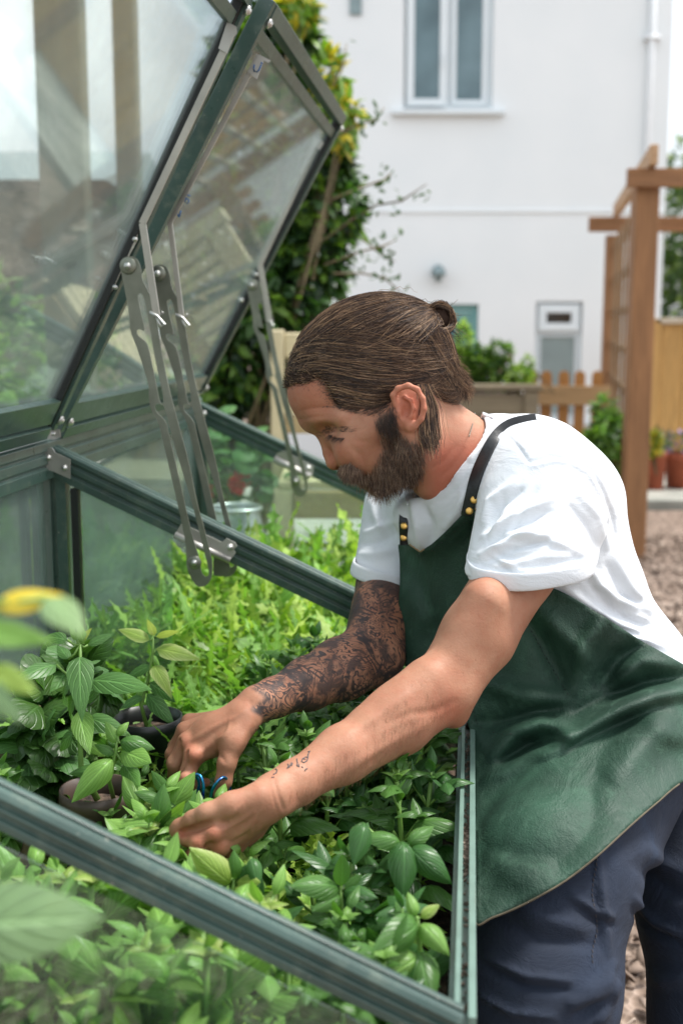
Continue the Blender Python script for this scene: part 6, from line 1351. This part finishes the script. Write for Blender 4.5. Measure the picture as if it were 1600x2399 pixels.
edge = spline(ap_out, 9); ne = len(edge); gxx, gyy = np.meshgrid(np.arange(925, 1725, 8.0), np.arange(1185, 2175, 8.0)); gyy = gyy + 4 * (np.arange(gxx.shape[1]) % 2)[None, :]
gxx, gyy = gxx.ravel(), gyy.ravel(); inn = polydist(gxx, gyy, [tuple(e_) for e_ in edge]) < -5
pts2 = [Vector((float(e_[0]), float(e_[1]))) for e_ in edge] + [Vector((a, b)) for a, b in zip(gxx[inn].tolist(), gyy[inn].tolist())]
res = delaunay_2d_cdt(pts2, [], [list(range(ne))], 1, 1e-5); q = np.array([tuple(v_) for v_ in res[0]]); dd_ = ap_depth(q[:, 0], q[:, 1])
# relax the clamped depth a little so that the leather bridges hollows
tri = np.array([f for f in res[2] if len(f) == 3]); e_ = np.concatenate([tri[:, [0, 1]], tri[:, [1, 2]], tri[:, [2, 0]]]); e_ = np.concatenate([e_, e_[:, ::-1]])
for _ in range(2): av = np.bincount(e_[:, 0], dd_[e_[:, 1]], len(dd_)) / np.maximum(np.bincount(e_[:, 0], minlength=len(dd_)), 1); dd_ = dd_ * .5 + np.minimum(av, dd_ + .004) * .5
aV3 = P(q[:, 0], q[:, 1], dd_)
def leather():
    m = M('green_leather'); n = m.noise(5, 5, .6); n2 = m.noise(34, 6, .65); vo = m.vor(460); n4 = m.noise(160, 5, .7)
    c = m.ramp(n, [(.3, lin(26, 48, 38)), (.52, lin(38, 66, 52)), (.75, lin(60, 98, 78))]); c = m.mix(m.ramp(n2, [(.55, 0.0), (.8, .35)]), c, lin(90, 126, 104)); c = m.mix(m.ramp(n4, [(.45, 0.0), (.75, .3)]), c, lin(24, 46, 36))
    m.b.inputs['Specular IOR Level'].default_value = .34; m.color(c).rough(m.ramp(n2, [(.3, .54), (.7, .7)])); m.bump(vo, .35, .0010); m.bump(n4, .45, .0014); m.bump(n2, .12, .003); m.bump(m.noise(11, 5, .6, m.coord('Object', (1.6, 1, .8)), 1.6), .5, .008); return m.m
m_lea = leather(); m_raw = simple('raw_leather_edge', lin(150, 128, 98), .9, 0, .2, 40); m_strap = simple('black_strap', lin(32, 34, 36), .42, 0, .25, 40, .3); m_brass = simple('brass', lin(205, 165, 90), .3, .85, .1, 40)
apron = put('apron', aV3, tri[:, ::-1] if np.cross(aV3[tri[0, 1]] - aV3[tri[0, 0]], aV3[tri[0, 2]] - aV3[tri[0, 0]]) @ FW > 0 else tri, m_lea, man, True); solid(apron, .0022, 0)
bot = [i for i, e1 in enumerate(edge) if e1[1] > 1835 and e1[0] > 1112]; pe = np.array(edge)[bot]; dpe = []
kd = lambda x, y: dd_[np.argmin((q[:, 0] - x) ** 2 + (q[:, 1] - y) ** 2)]
mb = MB(); mb.tube([P(x, y, kd(x, y)) for x, y in pe], .0014, 6); mb.put('hem', simple('hem_edge', lin(92, 84, 68), .9, 0, .2, 60), apron, True)
pe = [e1 for e1 in edge if 934 < e1[0] < 1135 and e1[1] < 1300 and (e1[0] < 1000 or e1[0] > 1106)]
for grp in ([e1 for e1 in pe if e1[0] < 1000 and e1[1] > 1270 and e1[0] > 955], [e1 for e1 in pe if e1[0] > 1112]):
    if len(grp) > 1: mb = MB(); mb.tube([P(x, y, kd(x, y) - .0004) for x, y in grp], .0012, 6); mb.put('raw_edge', m_raw, apron, True)
mb = MB()
for line in ([(1244, 1478), (1290, 1560), (1336, 1637)], [(1101, 1647), (1120, 1700), (1183, 1723), (1210, 1718)], [(1010, 1292), (1060, 1250), (1100, 1212)]):
    sp = spline([np.array(p) for p in line], 5, False)
    for i in range(0, len(sp) - 1, 2): a, b = sp[i], sp[i + 1]; mb.tube([P(a[0], a[1], kd(*a) - .0016), P(b[0], b[1], kd(*b) - .0016)], .0006, 4)
mb.put('stitching', simple('dark_thread', lin(22, 34, 28), .7), apron)
def strap(pts, wpx, trees, off=.0045, name='strap', mat=None, par=None, tol=.012, th=.0026):
    c = spline([np.array(p, float) for p in pts], 10, False) + [np.array(pts[-1], float)]; V = []; prev = next(float((h - CAM) @ FW) for q_ in c for h, _ in [ray(trees[0], *q_)] if h is not None)
    for i, p in enumerate(c):
        t = c[min(i + 1, len(c) - 1)] - c[max(i - 1, 0)]; t /= np.linalg.norm(t); n = np.array([-t[1], t[0]]); row = []
        for s in (-1, 0, 1):
            x, y = p + n * s * wpx / 2; d = None
            for T_ in trees:
                h, _ = ray(T_, x, y)
                if h is not None: z = float((h - CAM) @ FW); d = z if d is None else min(d, z)
            row.append((x, y, d))
        dm = [r_[2] for r_ in row if r_[2] is not None]; ref = row[1][2] if row[1][2] is not None else (np.mean(dm) if dm else prev)
        if abs(ref - prev) > .012: ref = prev + .012 * (1 if ref > prev else -1)
        prev = ref
        for x, y, d in row: V.append(P(x, y, (d if d is not None and abs(d - ref) < tol else ref) - off))
    V = np.array(V); n = len(c); V = relax_line(V.reshape(n, 3, 3)).reshape(-1, 3)
    F = [(i * 3 + j, i * 3 + j + 1, i * 3 + j + 4, i * 3 + j + 3) for i in range(n - 1) for j in range(2)]
    o = put(name, V, F, mat or m_strap, par or apron, True); solid(o, th, 0); mod_bevel(o, .0006); return o
def relax_line(A):
    for _ in range(3): A[1:-1] = A[1:-1] * .5 + (A[:-2] + A[2:]) * .25
    return A
aT = BVHTree.FromPolygons([Vector(v_) for v_ in aV3.tolist()], [tuple(f) for f in tri.tolist()])
strap([(1256, 980), (1237, 984), (1214, 987), (1184, 998), (1157, 1026), (1134, 1070), (1115, 1115), (1103, 1160), (1093, 1208)], 26, [sT, aT])
strap([(944, 1120), (945, 1180), (945, 1230), (946, 1276)], 19, [sT, aT])
strap([(1143, 972), (1136, 990), (1118, 1032), (1092, 1076), (1056, 1117), (1018, 1147), (985, 1163), (950, 1170)], 27, [sT], .0058, 'collar', m_shirt, shirt, .03, .004)
def hem_ring(c, axis, r, hgt, name):
    c = np.array(c); axis = axis / np.linalg.norm(axis); x = np.cross(axis, RT + .1 * EZ); x /= np.linalg.norm(x); y = np.cross(axis, x); k = 64; V = []
    for i in range(k):
        a = 2 * PI * i / k; w_ = 1 + .018 * math.sin(3 * a + 1) + .012 * math.sin(7 * a); e_ = math.cos(a) * x + math.sin(a) * y
        for rr, h in ((r - .0015, 0), (r + .0012, -.0012), (r + .0032, .001), (r + .0030, hgt), (r + .0016, hgt + .0015), (r - .002, hgt)): V.append(c + e_ * rr * w_ + axis * (h + .002 * math.sin(2 * a)))
    F = [(i * 6 + j, i * 6 + (j + 1) % 6, ((i + 1) % k) * 6 + (j + 1) % 6, ((i + 1) % k) * 6 + j) for i in range(k) for j in range(6)]
    o = put(name, V, F, m_shirt, shirt, True); m_ = o.modifiers.new('sub', 'SUBSURF'); m_.levels = 1; m_.render_levels = 1
hem_ring(P(1240, 1341, 1.426), cutn, .0735, .020, 'sleeve_hem'); hem_ring(P(901, 1361, 1.704), cn2, .0500, .018, 'sleeve_hem')
for x, y in ((1109, 1171), (1098, 1197), (946, 1232), (945, 1259)):
    h = None
    for T_ in (sT, aT):
        a, n_ = ray(T_, x, y)
        if a is not None and (h is None or (a - CAM) @ FW < (h - CAM) @ FW): h = a
    if h is None: continue
    mb = MB(); mb.lathe(h - FW * .0072, [(0, .0016), (.0012, .0017), (.0026, .0013), (.0042, .0011), (.0047, .0004), (.0047, -.001), (0, -.001)], 22, -FW + RT * -.15 + DN * -.1); mb.put('rivet', m_brass, apron, True)

# ---------------------------------------------- hair, brows and beard
def hair_mat(name, cs, rough=.38):
    m = M(name); m.color(m.ramp(m.noise(70, 3), [(.3, cs[0]), (.7, cs[1])])).set(Roughness=rough); m.b.inputs['Specular IOR Level'].default_value = .55
    m.b.inputs['Anisotropic'].default_value = .5; return m.m
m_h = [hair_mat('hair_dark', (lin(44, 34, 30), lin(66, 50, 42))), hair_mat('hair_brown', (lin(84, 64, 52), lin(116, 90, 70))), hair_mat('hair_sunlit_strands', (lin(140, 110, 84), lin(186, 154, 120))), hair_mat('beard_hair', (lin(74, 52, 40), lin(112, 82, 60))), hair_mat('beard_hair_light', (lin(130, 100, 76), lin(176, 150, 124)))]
hair_poly = [(640, 930), (672, 906), (690, 899), (715, 899), (738, 884), (752, 884), (768, 905), (782, 940), (800, 958), (840, 968), (875, 974), (905, 968), (922, 940), (935, 905), (975, 905), (998, 940), (1000, 1000), (1060, 990), (1130, 975), (1160, 900), (1120, 600), (640, 600)]
HC = SDF(hb.min(0), hb.max(0), .0024); skull(HC, 7, 10); HC.ell(Ph(1016, 862), AX, np.array([46, 76, 84]) * SH, 24 * SH); HC.ell(Ph(1036, 912), AX, np.array([42, 48, 74]) * SH, 24 * SH); HC.ell(Ph(985, 772), AX, np.array([38, 40, 46]) * SH, 24 * SH)
X, Y, Z = HC.coords(); dx_, dy_, dz_ = X - CAM[0], Y - CAM[1], Z - CAM[2]; dpt = dx_ * FW[0] + dy_ * FW[1] + dz_ * FW[2]
pxg = 800 + FOC * (dx_ + 0 * dy_ + 0 * dz_) / dpt; pyg = 1199.5 + FOC * (dx_ * DN[0] + dy_ * DN[1] + dz_ * DN[2]) / dpt
HC.F = np.maximum(HC.F, (polydist(pxg, pyg, hair_poly) * SH).astype(np.float32)); del pxg, pyg, dpt
cV, cF = HC.mesh(); cV = relax(cV, cF, 2); cT = bvh(cV, cF)
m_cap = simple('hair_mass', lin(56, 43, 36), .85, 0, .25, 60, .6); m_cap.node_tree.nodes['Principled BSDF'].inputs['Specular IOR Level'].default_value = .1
hair = put('hair', cV, cF, m_cap, man, True)
def strands(paths, r0, mats, name, parent, weights):
    "thin three sided tapered strands, all in one mesh"
    n = len(paths); m = len(paths[0]); A = np.array(paths); T = np.gradient(A, axis=1); T /= np.linalg.norm(T, axis=2, keepdims=True) + 1e-9
    ref = np.array([.3, .5, .8]); X_ = np.cross(T, ref); X_ /= np.linalg.norm(X_, axis=2, keepdims=True) + 1e-9; Y_ = np.cross(T, X_); rr = (r0 if hasattr(r0, '__len__') else np.full(n, r0))[:, None, None] * (np.linspace(1, .25, m) ** .6)[None, :, None]
    V = np.stack([A + rr * (math.cos(a) * X_ + math.sin(a) * Y_) for a in (0, 2.094, 4.189)], 2).reshape(-1, 3)
    b = (np.arange(n) * m * 3)[:, None, None] + (np.arange(m - 1) * 3)[None, :, None] + np.zeros(3, int)[None, None]; j = np.arange(3)[None, None]; j2 = (j + 1) % 3
    F = np.stack([b + j, b + j2, b + j2 + 3, b + j + 3], -1).reshape(-1, 4); o = put(name, V, F, mats[0], parent, True)
    for mt in mats[1:]: o.data.materials.append(mt)
    mi = nr.choice(len(mats), n, p=weights); o.data.polygons.foreach_set('material_index', np.repeat(mi, (m - 1) * 3).astype(np.int32)); return o
def snap(p, off):
    h = cT.find_nearest(Vector(p)); return np.array(h[0]) + np.array(h[1]) * off
rs = np.random.RandomState(77); TIE = Ph(998, 750, 0); paths, rad = [], []
area = np.linalg.norm(np.cross(cV[cF[:, 2]] - cV[cF[:, 0]], cV[cF[:, 3]] - cV[cF[:, 1]]), axis=1); cc_ = cV[cF].mean(1); cx_, cy_, cd_ = PX(cc_); cn_ = np.cross(cV[cF[:, 2]] - cV[cF[:, 0]], cV[cF[:, 3]] - cV[cF[:, 1]]); cn_ /= np.linalg.norm(cn_, axis=1, keepdims=True)
ok = (polydist(cx_, cy_, hair_poly) < 4); w8 = area * ok * np.where(cn_ @ FW < .15, 2.2, .55) * np.where(cx_ < 800, 2.4, 1); w8 /= w8.sum()
tieY = TIE @ FW
for i in rs.choice(len(cc_), 11000, p=w8):
    p = cc_[i]; x, y = cx_[i], cy_[i]; side = (p - TIE) @ FW
    lower = y > 790 + .42 * max(0, x - 760) * .35 + rs.normal() * 18
    if not lower: tgt = TIE + FW * np.clip(side * .18, -.02, .02) + rs.normal(size=3) * .005
    else: tgt = Ph(1052 + rs.normal() * 12, 850 + (y - 850) * .42 + rs.normal() * 12, np.clip(side / SH * .45, -70, 70))
    if x > 985 and y > 765: tgt = Ph(1080 + rs.normal() * 14, 925 + rs.normal() * 14, np.clip(side / SH * .6, -80, 80))
    L0 = np.linalg.norm(tgt - p)
    if L0 < .015: continue
    s1 = min(1.0, .10 / L0) if rs.rand() < .6 else 1.0; off = rs.rand() ** 2 * .0042 + .0003; bow = rs.normal() * .003; up_ = rs.normal(size=3) * .0015; row = []
    sd = np.cross(tgt - p, cn_[i]); sd /= np.linalg.norm(sd) + 1e-9
    sag = .06 * L0 * (1 if lower else .35)
    for t in np.linspace(0, s1, 9):
        qq = p + (tgt - p) * t + sd * bow * math.sin(PI * t) + DN * sag * math.sin(PI * t) + up_ * t + cn_[i] * .05 * L0 * math.sin(PI * t); row.append(snap(qq, off + .0006 * math.sin(t * 9 + i)))
    paths.append(row); rad.append(.00020 + .00022 * rs.rand())
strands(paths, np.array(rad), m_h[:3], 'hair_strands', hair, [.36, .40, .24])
edge_w = area * ok * (polydist(cx_, cy_, hair_poly) > -12) * (cx_ < 930) * (cy_ > 860); edge_w /= edge_w.sum(); paths = []
for i in rs.choice(len(cc_), 4200, p=edge_w):
    p = cc_[i]; side = (p - TIE) @ FW; tgt = TIE + FW * side * .3 + DN * .02 * rs.rand() if cx_[i] < 760 else Ph(1040, 800 + rs.rand() * 40, side / SH * .5)
    dr_ = (tgt - p) / np.linalg.norm(tgt - p); h = hT.find_nearest(Vector(p - dr_ * rs.uniform(.001, .008))); a = np.array(h[0]) + np.array(h[1]) * .0002; L0 = rs.uniform(.03, .07); off = rs.uniform(.0004, .002)
    row = [a]; 
    for t in np.linspace(.12, 1, 8): row.append(snap(a + dr_ * L0 * t, off))
    paths.append(row)
strands(paths, .00030, m_h[:3], 'hairline_strands', hair, [.62, .30, .08])
# bun, tail end, loose lock behind the ear, flyaways
bc = Ph(1026, 750, -10); paths = []
for i in range(640):
    a0 = rs.rand() * 6.28; ax1 = img(1, .25) * 1.0; ax2 = rdir(1, rs=rs)[0] * .35 + img(-.2, 1); ax2 -= ax1 * (ax2 @ ax1); ax2 /= np.linalg.norm(ax2); tl = FW * rs.normal() * .35
    r1, r2 = rs.uniform(.014, .0235), rs.uniform(.013, .0225); of = FW * rs.uniform(-.014, .014); row = []
    for t in np.linspace(0, rs.uniform(2.5, 5), 9): row.append(bc + of + ax1 * r1 * math.cos(a0 + t) + (ax2 + tl) * r2 * math.sin(a0 + t) + rs.normal(size=3) * .0005)
    paths.append(row)
for i in range(60):
    a = bc + rs.normal(size=3) * .006; d = img(rs.normal() * .6 + .5, rs.normal() * .7 + .4) + FW * rs.normal() * .4; paths.append([a + d * t * rs.uniform(.018, .034) + DN * t * t * .008 for t in np.linspace(0, 1, 9)])
mb = MB(); mb.lathe(bc, [(0, -.016), (.011, -.014), (.017, -.005), (.0175, .005), (.012, .013), (0, .016)], 16, img(1, .2)); bun = mb.put('hair_bun', m_cap, hair, True)
strands(paths, .0004, m_h[:3], 'bun_strands', hair, [.3, .42, .28])
paths = []
for i in range(1500):                                   # ends of the lower tail at the nape
    z = rs.normal() * 34; a = Ph(1022 + rs.normal() * 14, 800 + rs.rand() * 90, z - 30); e = Ph(1078 + rs.normal() * 16 + (6 if z < 0 else 0), 905 + rs.normal() * 24, z * 1.3 - 30); row = []
    fl = rs.rand() ** 2 * .020
    for t in np.linspace(0, 1, 9):
        qq = a + (e - a) * t + img(1, -.2) * .012 * math.sin(PI * t); s_ = snap(qq, .001 + rs.rand() * .0005); row.append(s_ + img(.95, .15) * fl * t * t)
    paths.append(row)
for i in range(70):
    k_ = rs.choice(len(cc_), p=w8); a = cc_[k_] + cn_[k_] * .002; d = cn_[k_] * rs.uniform(.003, .014) + rs.normal(size=3) * .012 + img(1, .1) * .02; b = snap(a + img(1, .0) * .04, .004)
    b = a + (b - a) * .7; paths.append([a * (1 - t) + b * t + cn_[k_] * rs.uniform(.004, .010) * math.sin(PI * t) + d * .3 * t for t in np.linspace(0, 1, 9)])
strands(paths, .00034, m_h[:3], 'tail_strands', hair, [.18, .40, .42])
paths = []
for i in range(420):
    w_ = rs.normal() * 11; sp = spline([np.array(q_, float) for q_ in ((992 + w_ * .5, 900), (1002 + w_, 950), (1004 + w_ * 1.1, 990), (1008 + w_ * 1.2, 1030), (1014 + w_ * .8 + rs.normal() * 4, 1052 + rs.normal() * 14))], 8, False); ix = np.linspace(0, len(sp) - 1, 9).astype(int); row = []
    for j in ix:
        x, y = sp[j]; row.append(P(x, y, 1.472 + .004 * math.sin(i) - .004 * (j / len(sp)) + .004 * rs.rand()))
    paths.append(row)
strands(paths, .00040, m_h[:3], 'loose_lock', hair, [.3, .40, .30])
def fuzz(tree, poly, n, dirf, lenf, r, mats, name, weights, both=True, lift=.35, par=body, soft=0):
    xs = [q_[0] for q_ in poly]; ys = [q_[1] for q_ in poly]; paths = []; c = 0
    while c < n:
        x, y = rs.uniform(min(xs), max(xs)), rs.uniform(min(ys), max(ys))
        if not inpoly(np.array(x), np.array(y), poly): continue
        if soft and rs.rand() > np.clip(-polydist(np.array(x), np.array(y), poly) / soft + .12, 0, 1): continue
        c += 1; rev = both and rs.rand() < .38; h, n_ = ray(tree, x, y, rev)
        if h is None: continue
        if both and not rev and (h - CAM) @ FW > HD + .02: continue
        d2 = dirf(x, y); d = img(*d2) + n_ * lift + rs.normal(size=3) * .22; d -= n_ * min(0, d @ n_); d /= np.linalg.norm(d); Ln = lenf(x, y) * rs.uniform(.55, 1.3); bend = img(*d2) * .35
        paths.append([h + (d * t + bend * t * t) * Ln for t in np.linspace(0, 1, 5)])
    return strands(paths, r, mats, name, par, weights)
bdir = lambda x, y: (.25, 1) if x > 900 else ((.05, 1) if y > 1125 else ((-.12, 1) if x < 835 else (.15, 1)))
blen = lambda x, y: .0055 + .0045 * np.clip((y - 1080) / 80, 0, 1) + (.003 if x < 850 and y < 1120 else 0)
fuzz(hT, beard_poly, 8500, bdir, blen, .00022, [m_h[0], m_h[3], m_h[4]], 'beard', [.20, .48, .32], par=man, soft=26)
edge_p = [(820, 1085), (845, 1100), (842, 1122), (812, 1116), (792, 1098), (798, 1090)]
fuzz(hT, edge_p, 1500, lambda x, y: (-.1, 1), lambda x, y: .008, .00022, [m_h[3], m_h[4]], 'moustache', [.6, .4], par=man)
fuzz(hT, [(862, 950), (925, 944), (936, 1012), (905, 1022), (878, 1000)], 900, lambda x, y: (.45, 1), lambda x, y: .009, .00020, [m_h[0], m_h[3]], 'sideburn', [.6, .4], both=False, par=man, soft=22)
fuzz(hT, [(738, 1014), (760, 1004), (800, 999), (828, 1007), (822, 1013), (790, 1011), (758, 1021), (744, 1026)], 420, lambda x, y: (.9, -.15), lambda x, y: .0065, .00020, [m_h[0], m_h[3]], 'eyebrow', [.7, .3], lift=.25, par=man)
fuzz(hT, [(770, 1020), (790, 1029), (808, 1029), (808, 1025), (790, 1024), (772, 1016)], 110, lambda x, y: (-.6, 1), lambda x, y: .006, .00016, [m_h[0]], 'eyelashes', [1.0], both=False, lift=.7, par=man)
hp = [(680, 915), (735, 895), (790, 962), (860, 978), (915, 968), (905, 950), (840, 958), (790, 930), (752, 880), (690, 890)]
fuzz(hT, hp, 900, lambda x, y: (.9, -.45), lambda x, y: .013, .00018, [m_h[0], m_h[1]], 'hairline', [.6, .4], lift=.12, par=hair)
m_fuzz = hair_mat('arm_hair', (lin(120, 86, 60), lin(160, 120, 88)))
fuzz(armT, [(660, 1800), (830, 1665), (985, 1570), (1060, 1660), (860, 1815), (690, 1900)], 1500, lambda x, y: (-.3, 1), lambda x, y: .008, .00009, [m_fuzz], 'arm_hair', [1.0], both=False, lift=.25)

# ---------------------------------------------- scissors in the far hand
m_sc = M('blue_anodised_steel'); m_sc.color(m_sc.ramp(m_sc.noise(40, 2), [(.3, lin(20, 60, 150)), (.5, lin(30, 150, 190)), (.7, lin(90, 50, 150))])).set(Metallic=.8, Roughness=.25); m_sc = m_sc.m
st = thing('scissors', 'small blue steel scissors held in the far hand above the basil', 'scissors', P(478, 1925, 1.40))
def loop(pts, d): return [P(x, y, d + dz) for x, y, dz in closed([(a, b, c) for a, b, c in pts], 6)]
for pts in ([(458, 1816, 0), (466, 1832, .004), (463, 1856, .006), (452, 1880, .006), (455, 1900, .004), (466, 1896, -.002), (474, 1872, -.006), (476, 1840, -.006), (470, 1820, -.004)], [(533, 1830, 0), (538, 1852, .004), (526, 1876, .006), (505, 1890, .006), (494, 1882, 0), (496, 1856, -.012), (510, 1832, -.014), (524, 1822, -.008)]):
    q = loop(pts, 1.395); mb = MB(); mb.tube(q + [q[0], q[1]], .0019, 8, False); mb.put('handle', m_sc, st, True)
for a, b, c in (((462, 1898), (476, 1926), (452, 1990)), ((498, 1888), (480, 1926), (490, 1994))):
    mb = MB(); mb.tube([P(*a, 1.397), P(*b, 1.396), P((b[0] + c[0]) / 2, (b[1] + c[1]) / 2, 1.395), P(*c, 1.394)], [.0022, .0034, .0026, .0006], 8); mb.put('blade', m_bolt, st, True)
mb = MB(); mb.lathe(P(478, 1926, 1.392), [(0, .001), (.002, .001), (.0024, 0), (0, 0)], 14, -FW); mb.put('pivot', m_bolt, st, True)
